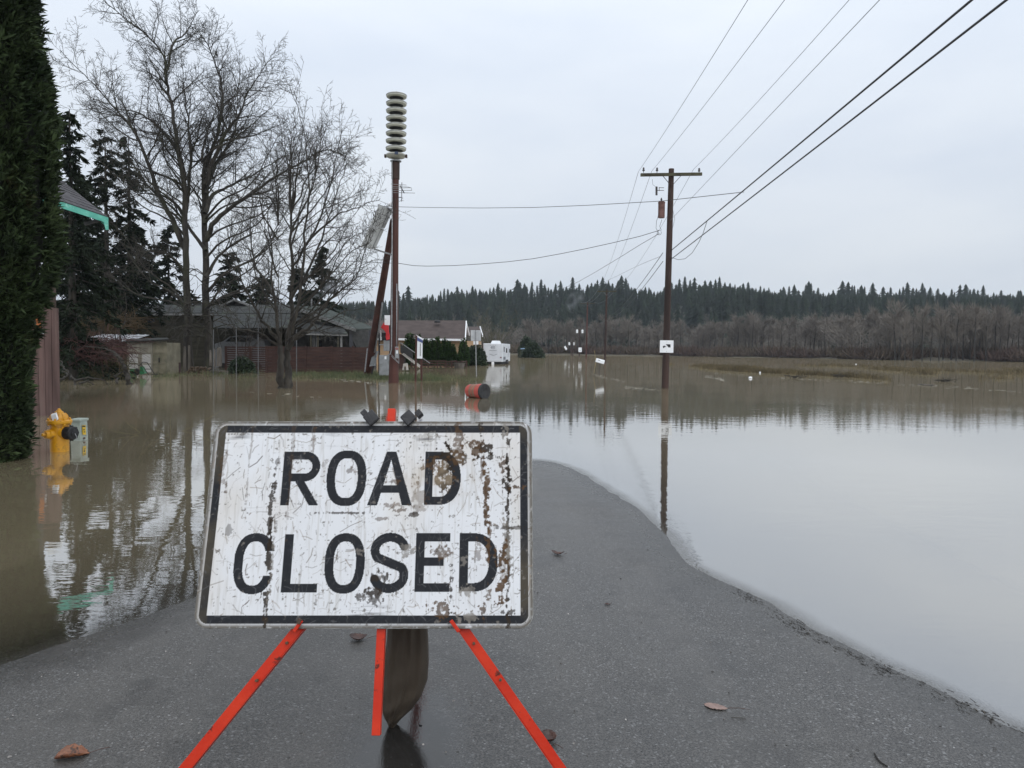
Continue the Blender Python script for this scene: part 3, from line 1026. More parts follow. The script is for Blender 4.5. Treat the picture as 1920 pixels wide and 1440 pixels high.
def limb(out, rng, pts, r0, r1, maxl=3, lenf=None, **k):
    """a main limb along given points, roughened, then covered in side branches"""
    pts = [Vector(p) for p in pts]
    fine = []
    for i in range(len(pts) - 1):
        pa, pb, pc, pd = pts[max(i - 1, 0)], pts[i], pts[i + 1], pts[min(i + 2, len(pts) - 1)]
        for j in range(4):
            t = j / 4
            fine.append(0.5 * ((2 * pb) + (pc - pa) * t + (2 * pa - 5 * pb + 4 * pc - pd) * t * t + (3 * pb - 3 * pc + pd - pa) * t ** 3))
    fine.append(pts[-1])
    n = len(fine)
    L = sum((fine[i + 1] - fine[i]).length for i in range(n - 1))
    fine = [p + Vector((rng.gauss(0, .025), rng.gauss(0, .06), rng.gauss(0, .02))) * (1 if 0 < i else 0) for i, p in enumerate(fine)]
    rad = [r1 + (r0 - r1) * (1 - i / (n - 1)) ** 1.6 for i in range(n)]
    dirs = [(fine[min(i + 1, n - 1)] - fine[max(i - 1, 0)]).normalized() for i in range(n)]
    out.append((0, [tuple(p) for p in fine], rad))
    kk = dict(up=0.05, wander=0.13, seg=0.5, dens=1.6, ang=(32, 64), ratio=(0.25, 0.6), rmin=0.006, t0=0.2)
    kk.update(k)
    side_branches(out, rng, [tuple(p) for p in fine], rad, dirs, L, 0, maxl, lenf=lenf, **kk)
def branches_to(out, parent, mat, names=('trunk', 'branch', 'twigs')):
    big = [(p, r) for l, p, r in out if l == 0]
    for p, r in big:
        V, F = tubes_np([(p, r)], 10)
        mesh_np('trunk' if r[0] > 0.1 else 'limb', V, [F], mat, parent, smooth=True)
    a = [(p, r) for l, p, r in out if l == 1]
    if a:
        V, F = tubes_np(a, 5)
        tag(mesh_np('branches', V, [F], mat, parent, smooth=True), kind='stuff')
    a = [(p, r) for l, p, r in out if l >= 2]
    if a:
        V, F = tubes_np(a, 3)
        tag(mesh_np('twigs', V, [F], mat, parent), kind='stuff')
M_bark = pm('grey_brown_bark', (0.018, 0.015, 0.012), (0.050, 0.043, 0.034), 5, 0.9, 0.8, 14, stretch=(1, 1, .25), bdist=0.05, c3=(0.036, 0.040, 0.018), c3scale=1.2, c3lo=.5, c3hi=.7)
M_twig = pm('wet_twig_bark', (0.024, 0.019, 0.015), (0.048, 0.041, 0.032), 0.8, 0.9)
M_bark2 = pm('dark_wet_bark', (0.018, 0.015, 0.012), (0.05, 0.043, 0.033), 6, 0.85, 0.8, 14, stretch=(1, 1, .25), bdist=0.04)

def pol(lst, Y0, Y1=None):
    Y1 = Y0 if Y1 is None else Y1
    n = len(lst) - 1
    return [at(p[0], p[1], Y0 + (Y1 - Y0) * i / n) for i, p in enumerate(lst)]

# --- the big twin-trunked tree
rng = random.Random(4)
YA = 46.0
out = []
def big(lst, y1, r0, r1, y0=YA, **k):
    limb(out, rng, pol(lst, y0, y1), r0 * .76, r1 * .8, **k)
K = dict(maxl=3, lenf=8.2, dens=3.2, rmin=0.0090, seg=0.7, wander=0.12, up=0.045, ratio=(0.2, 0.56))
big([(354, 702), (352, 620), (350, 540), (349, 450), (345, 350), (334, 285), (323, 208), (312, 150), (306, 104), (274, 66), (226, 28), (195, 3)], 45, .36, .03, **{**K, 't0': .30})
big([(312, 150), (322, 90), (345, 62), (360, 42), (372, 20)], 47, .12, .02, y0=45.3, **{**K, 'lenf': 6})
big([(392, 702), (390, 620), (386, 540), (384, 430), (382, 335), (395, 290), (410, 243), (417, 174), (404, 120), (390, 85), (372, 58)], 48, .38, .03, **{**K, 't0': .30})
big([(384, 345), (405, 290), (430, 240), (448, 215), (465, 174), (486, 140), (506, 112)], 44, .2, .02, **K)
big([(349, 470), (323, 410), (295, 358), (274, 295), (247, 240), (219, 208), (184, 167), (149, 132), (112, 95)], 43.5, .24, .02, **K)
big([(345, 330), (330, 280), (302, 243), (267, 215), (225, 205), (165, 203)], 48, .20, .02, **K)
big([(388, 450), (403, 413), (445, 382), (479, 358), (531, 323), (577, 299), (611, 281), (645, 292)], 42, .22, .03, **K)
big([(384, 400), (400, 365), (427, 351), (470, 330), (520, 300), (545, 290)], 49, .2, .02, **K)
big([(386, 470), (350, 420), (300, 370), (255, 365), (215, 385)], 50, .16, .02, **{**K, 'lenf': 7})
big([(386, 520), (420, 470), (470, 440), (520, 435)], 50, .16, .02, **{**K, 'lenf': 7})
big([(350, 520), (320, 480), (280, 470), (235, 500)], 42, .16, .02, **{**K, 'lenf': 7})
big([(384, 420), (395, 330), (440, 250), (445, 180), (452, 130)], 51, .18, .02, **K)
big([(347, 400), (358, 300), (352, 220), (345, 150), (340, 95)], 50, .16, .02, **K)
rngc = random.Random(40)
for k in range(24):
    a = R(rngc.uniform(-35, 215))
    rr_ = rngc.uniform(.75, 1.0)
    if a < R(80): rr_ *= .84
    ex, ey = 385 + 270 * math.cos(a) * rr_, 355 - 285 * math.sin(a) * rr_
    if ex > 600: ex = 600 + (ex - 600) * .4
    ex = max(ex, 112)
    y0_ = max(min(ey + 190 * rngc.uniform(.6, 1.2), 580), 300)
    x0_ = (349 if ex < 370 else 386) + (0 if y0_ > 350 else -8)
    mx_, my_ = (x0_ + ex) / 2 + rngc.uniform(-15, 15), y0_ + (ey - y0_) * .38
    big([(x0_, y0_), ((x0_ * 2 + mx_) / 3, y0_ + (my_ - y0_) * .5), (mx_, my_), ((mx_ + ex) / 2, (my_ + ey) / 2 + rngc.uniform(-12, 6)), (ex, ey)], YA + rngc.uniform(-5, 5), .11, .015, **{**K, 'lenf': 5.6, 'dens': 2.0, 't0': .42})
# low drooping tangle round the foot of the trunks
for k in range(34):
    x0 = rng.uniform(345, 402)
    y0 = rng.uniform(520, 640)
    sgn = rng.choice((-1, 1))
    w_ = rng.uniform(30, 95)
    big([(x0, y0), (x0 + sgn * w_ * .5, y0 + rng.uniform(-25, 0)), (x0 + sgn * w_, y0 + rng.uniform(5, 55))], YA + rng.uniform(-4, 1), .05, .012, y0=YA - .5, maxl=2, lenf=3.2, dens=1.5, rmin=.011, up=-0.02, wander=.2)
b_ = gp(372, 702)
tr_ = thing('bare_tree', 'tallest bare tree with two thick trunks above the woodpile', 'tree', at(372, 702, YA), 'bare deciduous trees in the yard')
tr_.location.z = 0
branches_to(out, tr_, M_bark)

# --- the nearer bare tree with the split trunk
out = []
base = gp(533, 728)
YB = base.y
def bg_(lst, y1, r0, r1, y0=YB, **k):
    limb(out, rng, pol(lst, y0, y1), r0 * (1 if lst[0][1] > 730 else .78), r1 * .8, **k)
K2 = dict(maxl=3, lenf=4.8, dens=3.3, rmin=0.0062, seg=0.45, wander=0.12, up=0.05, ratio=(0.2, 0.54))
bg_([(526, 735), (526, 700), (527, 660), (524, 630), (518, 585), (510, 520), (505, 450), (498, 380)], YB - 1, .17, .02, **{**K2, 't0': .35})
bg_([(541, 735), (541, 700), (539, 660), (545, 615), (548, 540), (546, 451), (543, 380), (541, 320), (531, 270), (521, 205)], YB + 1, .17, .012, **{**K2, 't0': .3})
bg_([(541, 650), (556, 590), (568, 486), (575, 400), (577, 330), (568, 243), (546, 165)], YB - 1.5, .11, .012, **K2)
bg_([(541, 655), (560, 626), (582, 613), (597, 590), (621, 557), (653, 535), (674, 505), (690, 450), (704, 395)], YB - 2, .11, .012, **K2)
bg_([(545, 640), (575, 625), (602, 613), (634, 590), (668, 580), (690, 577)], YB + 2, .08, .012, **{**K2, 'lenf': 3.5})
bg_([(524, 640), (490, 600), (460, 540), (440, 480), (425, 420)], YB - 1.8, .09, .012, **K2)
bg_([(526, 650), (485, 625), (440, 615), (400, 600)], YB - 1.5, .07, .012, **{**K2, 'lenf': 3})
bg_([(546, 560), (590, 480), (615, 410), (640, 340), (655, 300)], YB + 1.8, .08, .012, **K2)
bg_([(546, 500), (600, 430), (640, 400), (680, 385), (712, 372)], YB - 1.8, .07, .012, **K2)
bg_([(545, 440), (585, 350), (600, 270), (605, 215)], YB + .8, .06, .012, **K2)
bg_([(520, 560), (480, 500), (470, 420), (478, 330)], YB + 1.5, .07, .012, **K2)
bg_([(568, 470), (610, 380), (632, 290), (640, 240)], YB - .8, .06, .012, **K2)
bg_([(545, 600), (600, 540), (650, 480), (700, 450)], YB - 2.4, .06, .012, **K2)
for k in range(22):
    a = R(rngc.uniform(-20, 200))
    rr_ = rngc.uniform(.7, 1.0)
    ex, ey = 572 + 135 * math.cos(a) * rr_, 440 - 255 * math.sin(a) * rr_
    y0_ = max(min(ey + 170 * rngc.uniform(.6, 1.2), 620), 400)
    x0_ = 522 if ex < 520 else 546
    mx_, my_ = (x0_ + ex) / 2 + rngc.uniform(-10, 10), y0_ + (ey - y0_) * .4
    bg_([(x0_, y0_), (mx_, my_), ((mx_ + ex) / 2, (my_ + ey) / 2 + rngc.uniform(-12, 6)), (ex, ey)], YB + rngc.uniform(-2.2, 2.2), .05, .009, **{**K2, 'lenf': 3.0, 'dens': 2.4, 't0': .42})
tr_ = thing('bare_tree', 'smaller bare tree with split hollow trunk standing in water left of siren pole', 'tree', (base.x, base.y, 0), 'bare deciduous trees in the yard')
branches_to(out, tr_, M_bark2)

# --- thin sapling and a scrubby bush tree left of the shed, and two scraggy bare trees behind
def small_tree(label, px, py, Y, h, n, seed, r=.06, spread=.5, mat=M_twig, name='bare_sapling', cat='tree', maxl=3, dens=1.7, group='bare deciduous trees in the yard', rmin=.008, z0=0.0):
    rng = random.Random(seed)
    out = []
    b0 = at(px, py, Y)
    b0.z = z0
    for k in range(n):
        a = rng.uniform(0, 2 * math.pi)
        s_ = rng.uniform(.15, 1) * spread
        L = h * rng.uniform(.7, 1.0)
        e = Vector((math.cos(a) * s_, math.sin(a) * s_, 1)).normalized()
        pts = [b0 + e * L * q + Vector((rng.gauss(0, .03), rng.gauss(0, .03), 0)) * L * q for q in (0, .2, .45, .7, 1)]
        limb(out, rng, pts, r, .01, maxl=maxl, lenf=h * .55, dens=dens, rmin=rmin, seg=.5)
    tr_ = thing(name, label, cat, b0, group)
    branches_to(out, tr_, mat)
    return tr_
small_tree('thin bare sapling rising beside the metal roofed lean-to', 219, 660, 38, 6.2, 2, 3, r=.055, spread=.25, maxl=3)
small_tree('scraggy bare tree in the dark under the drooping conifers', 165, 660, 45, 5.5, 3, 5, r=.05, spread=.7)
small_tree('grey bare bush tree behind the woodpile left of house', 300, 640, 50, 5.0, 5, 8, r=.05, spread=.8)
small_tree('twiggy bare tree beside the house gable', 455, 620, 53, 7.5, 4, 9, r=.07, spread=.6)
small_tree('bare orchard tree with broad crown behind the white trailer', 925, 668, 118, 9.5, 9, 10, r=.16, spread=.85, dens=1.15, rmin=.028, mat=pm('mossy_twig', (0.07, 0.065, 0.042), (0.10, 0.092, 0.06), .3, .95))
small_tree('low bare orchard tree beside the tan house', 893, 664, 125, 7.0, 6, 12, r=.12, spread=.85, dens=1.1, rmin=.028, mat=bpy.data.materials['mossy_twig'])

# --- leafy clumps
def sprays(C, D, size, rng, width=0.45, fan=1, spread=0.5, jit=0.5):
    """C (n,3) roots, D (n,3) directions: each spray is `fan` pointed leaf blades of two triangles"""
    n = len(C)
    Vs, Fs = [], []
    for k in range(fan):
        d = D + rng.normal(0, spread if fan > 1 else 0.001, D.shape)
        d /= np.linalg.norm(d, axis=1, keepdims=True) + 1e-9
        w = np.cross(d, rng.normal(0, 1, D.shape))
        w /= np.linalg.norm(w, axis=1, keepdims=True) + 1e-9
        s = (size * (1 + jit * (rng.rand(n) - .5)))[:, None]
        p0 = C
        p1 = C + d * s * .5 + w * s * width * .5
        p2 = C + d * s
        p3 = C + d * s * .5 - w * s * width * .5
        base = len(Vs) * n * 4
        Vs.append(np.stack([p0, p1, p2, p3], 1).reshape(-1, 3))
        i = np.arange(n)[:, None] * 4 + base
        Fs.append(np.concatenate([i, i + 1, i + 2, i + 3], 1))
    return np.concatenate(Vs), np.concatenate(Fs)

M_thuja = pm('dark_cedar_foliage', (0.013, 0.023, 0.009), (0.042, 0.062, 0.024), 2.6, 0.7, island=0.55, c3=(0.050, 0.042, 0.016), c3scale=1.6, c3lo=.60, c3hi=.72, spec=.2)
M_thuja2 = pm('green_cedar_foliage', (0.016, 0.036, 0.010), (0.036, 0.066, 0.018), 2.0, 0.7, island=0.4, spec=.2)
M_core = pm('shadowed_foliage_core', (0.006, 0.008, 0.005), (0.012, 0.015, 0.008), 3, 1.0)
M_con = pm('drooping_conifer_needles', (0.009, 0.014, 0.009), (0.022, 0.030, 0.017), 1.0, 0.85, island=0.5, spec=.15)

def column_cedar(label, base, prof, seed, n, size, mat, name, group=None, lumps=0.16, fan=3, squash=1.0, rf=1.0, wd=.42):
    """prof: [(height, radius)]; a dense evergreen column of leaf sprays over a dark core"""
    rng = np.random.RandomState(seed)
    th = thing(name, label, 'tree', base, group)
    hs = np.array([p[0] for p in prof])
    rs = np.array([p[1] for p in prof])
    h = hs[0] + (hs[-1] - hs[0]) * rng.rand(n * 3)
    keep = rng.rand(n * 3) < np.interp(h, hs, rs) / rs.max()
    h = h[keep][:n]
    a = rng.rand(len(h)) * 2 * math.pi
    lump = fbm(a * 2.2 + 10, h * 1.5 / max(hs[-1] / 5, .4), seed, 3) - .5
    lump2 = fbm(a * 7 + 3, h * 5 / max(hs[-1] / 5, .4), seed + 7, 2) - .5
    r = rf * np.interp(h, hs, rs) * (1 + lumps * 2.2 * lump + lumps * 1.3 * lump2) * (1 - 0.16 * rng.rand(len(h)) ** 2)
    C = np.stack([np.cos(a) * r, np.sin(a) * r * squash, h], 1)
    D = np.stack([np.cos(a), np.sin(a), 0.55 + 0.5 * rng.randn(len(h))], 1)
    V, F = sprays(C, D, size, rng, wd, fan, .5, 1.3)
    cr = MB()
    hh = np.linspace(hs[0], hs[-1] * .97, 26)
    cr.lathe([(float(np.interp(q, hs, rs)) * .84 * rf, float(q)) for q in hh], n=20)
    crown = mesh_np('crown', V, [F], mat, th, local=True)
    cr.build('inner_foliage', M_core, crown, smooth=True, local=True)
    MB().tube([(0, 0, -.4), (0, 0, hs[-1] * .8)], [rs.max() * .14, .02], 8).build('trunk', M_bark2, th, local=True)
    return th

hb = gp(-30, 862)
hY = hb.y
def hpx(px):
    return (px + 30) / FPX * hY
def hz(py):
    return at(0, py, hY).z
PROF = [(-.3, hpx(36)), (hz(850), hpx(40)), (hz(790), hpx(50)), (hz(700), hpx(56)), (hz(620), hpx(66)), (hz(570), hpx(74)), (hz(530), hpx(88)), (hz(470), hpx(112)), (hz(400), hpx(108)), (hz(300), hpx(104)),
        (hz(220), hpx(112)), (hz(160), hpx(104)), (hz(90), hpx(92)), (hz(0), hpx(88)), (hz(-150), hpx(75)), (hz(-330), hpx(40)), (hz(-430), hpx(0))]
column_cedar('huge dark green cedar hedge tree at the left edge beside the fire hydrant', (hb.x, hb.y, 0), PROF, 31, 34000, 0.095, M_thuja, 'cedar_tree', lumps=.25, fan=4, rf=.86, wd=.24)

# small clipped cedars in a row by the tan house
ROW = [(764, 625), (772, 624), (785, 628), (798, 635), (810, 634), (820, 631), (833, 634), (841, 640), (848, 646), (858, 664), (869, 636)]
names = ['first', 'second', 'third', 'fourth', 'fifth', 'sixth', 'seventh', 'eighth', 'ninth']
for k, (px, py) in enumerate(ROW):
    b0 = at(px, 690, 67)
    b0.z = 0.1
    tz_ = at(px, py, 67).z - b0.z
    w = .30 if px not in (858, 841) else .19
    if k < 9: lab = '%s small clipped cedar from the siren pole in the row by the tan house' % names[k]
    elif k == 9: lab = 'tiny low cedar in the gap near the end of the row'
    else: lab = 'broad clipped cedar at the right end of the row by the tan house'
    if px == 869: w = .45
    column_cedar(lab, b0, [(0, w * .85), (tz_ * .25, w), (tz_ * .6, w * .72), (tz_ * .85, w * .34), (tz_, .02)], 60 + k, 900, 0.18, M_thuja2, 'small_cedar_tree', 'clipped cedars in a row', fan=2, lumps=.1)

def conifer(label, base, H, rad, seed, nb, mat, name='conifer_tree', group=None, droop=.45, leaf=.35, bare=.05, per=46, gap=0.0, fanw=.28):
    rng = np.random.RandomState(seed)
    th = thing(name, label, 'tree', base, group)
    Cs, Ds = [], []
    polys = []
    for k in range(nb):
        t = bare + (1 - bare) * (k + rng.rand()) / nb
        z = H * t
        L = rad * (1 - t) ** .72 * rng.uniform(.55, 1.1) + .25
        if rng.rand() < gap: continue
        a = rng.rand() * 2 * math.pi
        ca, sa = math.cos(a), math.sin(a)
        s = np.linspace(0, 1, 6)
        zz = z + L * (.10 * s - droop * s * s * 1.1 + .12 * s ** 4)
        P = np.stack([ca * L * s, sa * L * s, zz], 1)
        polys.append((P.tolist(), (0.045 * (1 - .8 * s) * (L / 3 + .3)).tolist()))
        m = int(per * (L / rad + .25))
        q = rng.rand(m) ** .7
        pos = np.stack([np.interp(q, s, P[:, i]) for i in range(3)], 1) + rng.normal(0, .05 * L, (m, 3)) * np.array([1, 1, .35])
        Cs.append(pos)
        dd = np.stack([ca + rng.normal(0, .8, m), sa + rng.normal(0, .8, m), -0.9 + rng.normal(0, .35, m)], 1)
        Ds.append(dd)
    C, D = np.concatenate(Cs), np.concatenate(Ds)
    V, F = sprays(C, D, leaf, rng, fanw, 3, .45)
    mesh_np('crown', V, [F], mat, th, local=True)
    V, F = tubes_np(polys, 4)
    tag(mesh_np('branches', V, [F], M_bark2, th, local=True), kind='stuff')
    MB().tube([(0, 0, -.3), (0, 0, H * .5), (0, 0, H)], [H * .018, H * .01, .02], 8).build('trunk', M_bark2, th, local=True)
    return th
def cbase(px, Y):
    p = at(px, 690, Y)
    p.z = 0.0
    return p
def ch(px, py, Y):
    return at(px, py, Y).z
G_C = 'dark conifers behind the yard'
conifer('dark drooping conifer with two ragged tops behind the teal edged roof', cbase(203, 50), ch(203, 245, 50), 4.0, 1, 110, M_con, group=G_C, droop=.5, leaf=.34, per=60, gap=.08)
conifer('dark ragged conifer right of the teal roof corner, leaning with hanging boughs', cbase(246, 53), ch(246, 255, 53), 3.0, 2, 95, M_con, group=G_C, droop=.6, leaf=.34, gap=.1)
conifer('dark conifer peeping out right behind the cedar hedge tree', cbase(138, 34), ch(138, 205, 34), 2.2, 3, 110, M_con, group=G_C, droop=.6, leaf=.3, gap=.05)
conifer('black shaded conifer low behind the brown plywood panel', cbase(150, 58), ch(150, 380, 58), 5.6, 4, 110, M_con, group=G_C, leaf=.45, per=60)
conifer('green spruce half hidden behind the twin trunks', cbase(318, 70), ch(318, 420, 70), 3.4, 5, 80, M_con, group=G_C, leaf=.5, gap=.1)
conifer('spruce with open boughs right of the twin trunks', cbase(432, 72), ch(432, 470, 72), 3.6, 6, 80, M_con, group=G_C, leaf=.5, gap=.1)
conifer('slim spruce with pointed top above the house chimney', cbase(603, 80), ch(603, 462, 80), 3.2, 7, 90, M_con, group=G_C, leaf=.5, gap=.05)
conifer('spruce standing left of the pointed one behind house', cbase(562, 82), ch(562, 500, 82), 3.6, 8, 80, M_con, group=G_C, leaf=.5)
conifer('spruce deep behind the house between two bare trees', cbase(492, 78), ch(492, 515, 78), 4.0, 9, 80, M_con, group=G_C, leaf=.5)
conifer('wide dark conifer behind the lean-to and shed', cbase(252, 66), ch(252, 420, 66), 4.6, 10, 100, M_con, group=G_C, leaf=.5, per=60)

# --- round shrubs
def shrub(label, c, rx_, rz_, seed, n, leaf, mat, name='shrub', group='evergreen shrubs along the road'):
    rng = np.random.RandomState(seed)
    th = thing(name, label, 'shrub', (c.x, c.y, 0.0), group)
    u = rng.normal(0, 1, (n, 3))
    u /= np.linalg.norm(u, axis=1, keepdims=True)
    u[:, 2] = np.abs(u[:, 2]) * 1.0
    lum = fbm(np.arctan2(u[:, 1], u[:, 0]) * 1.5 + 9, u[:, 2] * 3 + 4, seed, 3)
    r = (.62 + .62 * lum) * (1 - .25 * rng.rand(n) ** 2)
    C = u * r[:, None] * np.array([rx_, rx_, rz_])
    V, F = sprays(C, u + rng.normal(0, .5, u.shape), leaf, rng, .5, 2, .6)
    mesh_np('foliage', V, [F], mat, th, local=True)
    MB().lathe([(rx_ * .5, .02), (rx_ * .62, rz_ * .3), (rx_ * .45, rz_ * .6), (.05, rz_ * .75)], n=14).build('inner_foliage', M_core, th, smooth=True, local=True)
    return th
M_shrub = pm('evergreen_shrub_leaves', (0.014, 0.026, 0.012), (0.032, 0.05, 0.022), 1.2, .55, island=.45)
shrub('dark round evergreen shrub left of the trailer behind road sign', at(888, 680, 72), 1.25, 2.0, 1, 2600, .22, M_shrub)
shrub('round green shrub on the far verge right of the trailer', at(998, 668, 150), 2.2, 3.0, 2, 2400, .40, M_shrub)
shrub('upright green shrub on the far verge nearest the trailer', at(986, 668, 156), 1.5, 4.2, 3, 2000, .40, M_shrub)
# ================================================================ FAR WOODS: bare riverside trees, conifers on the hill
M_farbare = pm('far_bare_wood', (0.128, 0.112, 0.095), (0.200, 0.178, 0.152), .02, .95, island=.3)
M_fartrunk = pm('far_trunk_bark', (0.022, 0.020, 0.017), (0.045, 0.040, 0.034), .1, .95)
M_farcon = pm('far_conifer_needles', (0.007, 0.014, 0.009), (0.017, 0.028, 0.016), .05, .9, island=.35)
M_brush = pm('reddish_brush', (0.070, 0.045, 0.036), (0.105, 0.084, 0.058), .06, .95, island=.35)

def far_bare(seed, H, crown0=.45, width=.34, ntw=260):
    """unit-less tree at origin: (trunk V,F), (twig V,F)"""
    rng = random.Random(seed)
    polys, tw = [], []
    lean = Vector((rng.gauss(0, .03), rng.gauss(0, .03), 1))
    top = lean * H * .8
    pts = [Vector((0, 0, -1)), lean * H * .25 + Vector((rng.gauss(0, .12), 0, 0)), lean * H * .55 + Vector((rng.gauss(0, .25), 0, 0)), top]
    polys.append(([tuple(p) for p in pts], [H * .016, H * .013, H * .009, H * .003]))
    nodes = []
    for k in range(16):
        t = crown0 + (1 - crown0) * k / 16
        p = lean * H * .8 * t
        a = rng.uniform(0, 2 * math.pi)
        L = H * width * rng.uniform(.6, 1.1) * (1.15 - .6 * t)
        e = Vector((math.cos(a), math.sin(a), rng.uniform(.7, 1.5))).normalized()
        q = [p, p + e * L * .5 + Vector((0, 0, -.02 * L)), p + e * L + Vector((0, 0, .12 * L))]
        polys.append(([tuple(x) for x in q], [H * .005, H * .0035, H * .0018]))
        nodes.append((p, q[-1], L))
    C, D, Sz = [], [], []
    for k in range(ntw):
        p, e, L = rng.choice(nodes)
        f = rng.uniform(.15, 1.05)
        c = p.lerp(e, f)
        C.append(c + Vector((rng.gauss(0, .05), rng.gauss(0, .05), rng.gauss(0, .04))) * L)
        dd = (e - p).normalized() + Vector((rng.gauss(0, .6), rng.gauss(0, .6), rng.uniform(0, .8)))
        D.append(dd)
    nr = np.random.RandomState(seed)
    V, F = sprays(np.array([tuple(c) for c in C]), np.array([tuple(c) for c in D]), H * .14, nr, .05, 2, .4)
    tv, tf = tubes_np(polys[:1], 5)
    bv, bf = tubes_np(polys[1:], 3)
    return (tv, tf), (np.concatenate([bv, V]), np.concatenate([bf, F + len(bv)]))
BARE = [far_bare(100 + k, 18.0, crown0=(.35, .5, .42, .55, .3, .48)[k], width=(.36, .26, .32, .24, .4, .3)[k], ntw=(300, 240, 280, 220, 320, 260)[k]) for k in range(6)]
BARE_L = [(np.concatenate([a[0], b_[0]]), np.concatenate([a[1], b_[1] + len(a[0])])) for a, b_ in [far_bare(200 + k, 18.0, crown0=.2, width=.38, ntw=95) for k in range(4)]]
BUSH_L = []
for k in range(3):
    nr = np.random.RandomState(300 + k)
    C = nr.normal(0, 1, (64, 3)) * np.array([1.6, 1.6, .3])
    C[:, 2] = np.abs(C[:, 2]) - .2
    BUSH_L.append(sprays(C, np.stack([nr.normal(0, .5, 64), nr.normal(0, .5, 64), np.ones(64)], 1), 2.6, nr, .085, 2, .35))

def far_con(seed, H=20.0, rad=3.0, tiers=13, pts=9):
    nr = np.random.RandomState(seed)
    V, F = [], []
    for k in range(tiers):
        t = .10 + .9 * k / tiers
        z = H * t
        r = rad * (1 - t) ** .8 * nr.uniform(.8, 1.15) + .22
        dz = H * .9 / tiers * 1.7
        c = len(V)
        V.append((0, 0, z + dz))
        a0 = nr.rand() * 6.28
        for j in range(pts):
            a = a0 + 2 * math.pi * j / pts
            rr = r * nr.uniform(.65, 1.25)
            V.append((math.cos(a) * rr, math.sin(a) * rr, z - dz * .25 * nr.rand()))
            a += math.pi / pts
            V.append((math.cos(a) * r * .38, math.sin(a) * r * .38, z + dz * .22))
        n = 2 * pts
        for j in range(n):
            F.append((c, c + 1 + j, c + 1 + (j + 1) % n))
    m = MB().tube([(0, 0, -1), (0, 0, H * .9)], [.25, .02], 5, cap=False)
    V2 = np.array(V + m.v)
    F4 = np.array(m.f) + len(V)
    return V2, np.array(F), F4
CON = [far_con(400 + k, 20, (2.4, 3.0, 2.1, 3.4, 2.7, 2.0)[k], (14, 12, 15, 12, 13, 16)[k]) for k in range(6)]
CON_L = [far_con(450 + k, 20, (2.6, 3.1, 2.3, 3.4)[k], 9, 7) for k in range(4)]
mesh_cache = {}
def shared(key, build):
    if key not in mesh_cache:
        mesh_cache[key] = build()
        return mesh_cache[key], True
    return mesh_cache[key], False

# conifers ------------------------------------------------------------
rng = random.Random(12)
nr = np.random.RandomState(12)
protoC = []
for k in range(6):
    th = thing('hill_conifer_tree', 'x', 'tree')
    tv = CON[k][0]
    nc = len(tv) - 10
    mesh_np('crown', tv[:nc], [CON[k][1]], M_farcon, th, local=True)
    mesh_np('trunk', tv[nc:], [CON[k][2] - nc], M_fartrunk, th, local=True)
    protoC.append(th)
    th['used'] = 0
def put(proto, loc, s, rz, label, group):
    if not proto.get('used'):
        o = proto
        o['used'] = 1
    else:
        o = copy_tree(proto)
    o.location = loc
    o.rotation_euler = (0, 0, rz)
    o.scale = s if hasattr(s, '__len__') else (s, s, s)
    o['label'] = label
    o['group'] = group
    o['category'] = 'tree'
    return o
GC = 'conifers along the far ridge'
px = 735.0
while px < 1935:
    Y = RIDGE_Y + rng.uniform(-8, 14)
    x = (px - 960) / FPX * Y
    g = float(hill_z(np.array([x]), np.array([Y]))[0])
    tz_ = float(top_z(np.array([x * RIDGE_Y / Y]), np.array([RIDGE_Y]))[0])
    H = max(9, (tz_ - g) + rng.gauss(-1.5, 2.6) + 7.0 * (float(fbm(np.array([px * .021]), np.array([3.3]), 55, 2)[0]) - .5))
    s = H / 20
    w = s * rng.uniform(1.6, 2.9)
    put(rng.choice(protoC), (x, Y, g), (w, w, s), rng.uniform(0, 6.28), 'x', GC)['pxk'] = px
    px += rng.uniform(4.0, 10.5)
for p in protoC:
    if 'used' in p: pass
# the rest of the conifer wood on the slope: one mass
def scatter(variants, places, faces4=True):
    Vs, F3, F4, k = [], [], [], 0
    for i, (x, y, z, s, sx, rz) in enumerate(places):
        v = variants[i % len(variants)]
        c, sn = math.cos(rz), math.sin(rz)
        V = v[0] * np.array([sx, sx, s])
        V = np.stack([V[:, 0] * c - V[:, 1] * sn + x, V[:, 0] * sn + V[:, 1] * c + y, V[:, 2] + z], 1)
        Vs.append(V)
        for f in v[1:]:
            (F3 if f.shape[1] == 3 else F4).append(f + k)
        k += len(V)
    return np.concatenate(Vs), [np.concatenate(q) for q in (F3, F4) if q]
pl = []
for i in range(4200):
    Y = rng.uniform(215, 640)
    px = rng.uniform(-250, 2150)
    x = (px - 960) / FPX * Y
    sf = float(shore_f(x, Y))
    if sf < 45: continue
    g = float(hill_z(np.array([x]), np.array([Y]))[0])
    f = sf / (RIDGE_Y - float(np.interp(x, SHORE_X, SHORE_Y)))
    prob = 1.0 if f > .62 else (.75 if f > .45 else .14)
    if px < 1250 and f > .35: prob = max(prob, .6)
    prob *= .25 + 1.5 * float(fbm(np.array([x * .012]), np.array([Y * .02]), 91, 2)[0]) if f < .75 else 1
    if rng.random() > prob: continue
    H = rng.uniform(12, 19) if Y < RIDGE_Y + 20 else rng.uniform(9, 14)
    tz_ = float(top_z(np.array([x * RIDGE_Y / Y]), np.array([RIDGE_Y]))[0])
    H = min(H, max(6, (CAMH + (tz_ - CAMH) * Y / RIDGE_Y) - g - 4.5))
    pl.append((x, Y, g, H / 20, H / 20 * rng.uniform(1.3, 2.0), rng.uniform(0, 6.28)))
V, Fs = scatter([(c[0], c[1], c[2]) for c in CON_L], pl)
o = mesh_np('hillside_conifers', V, Fs, M_farcon)
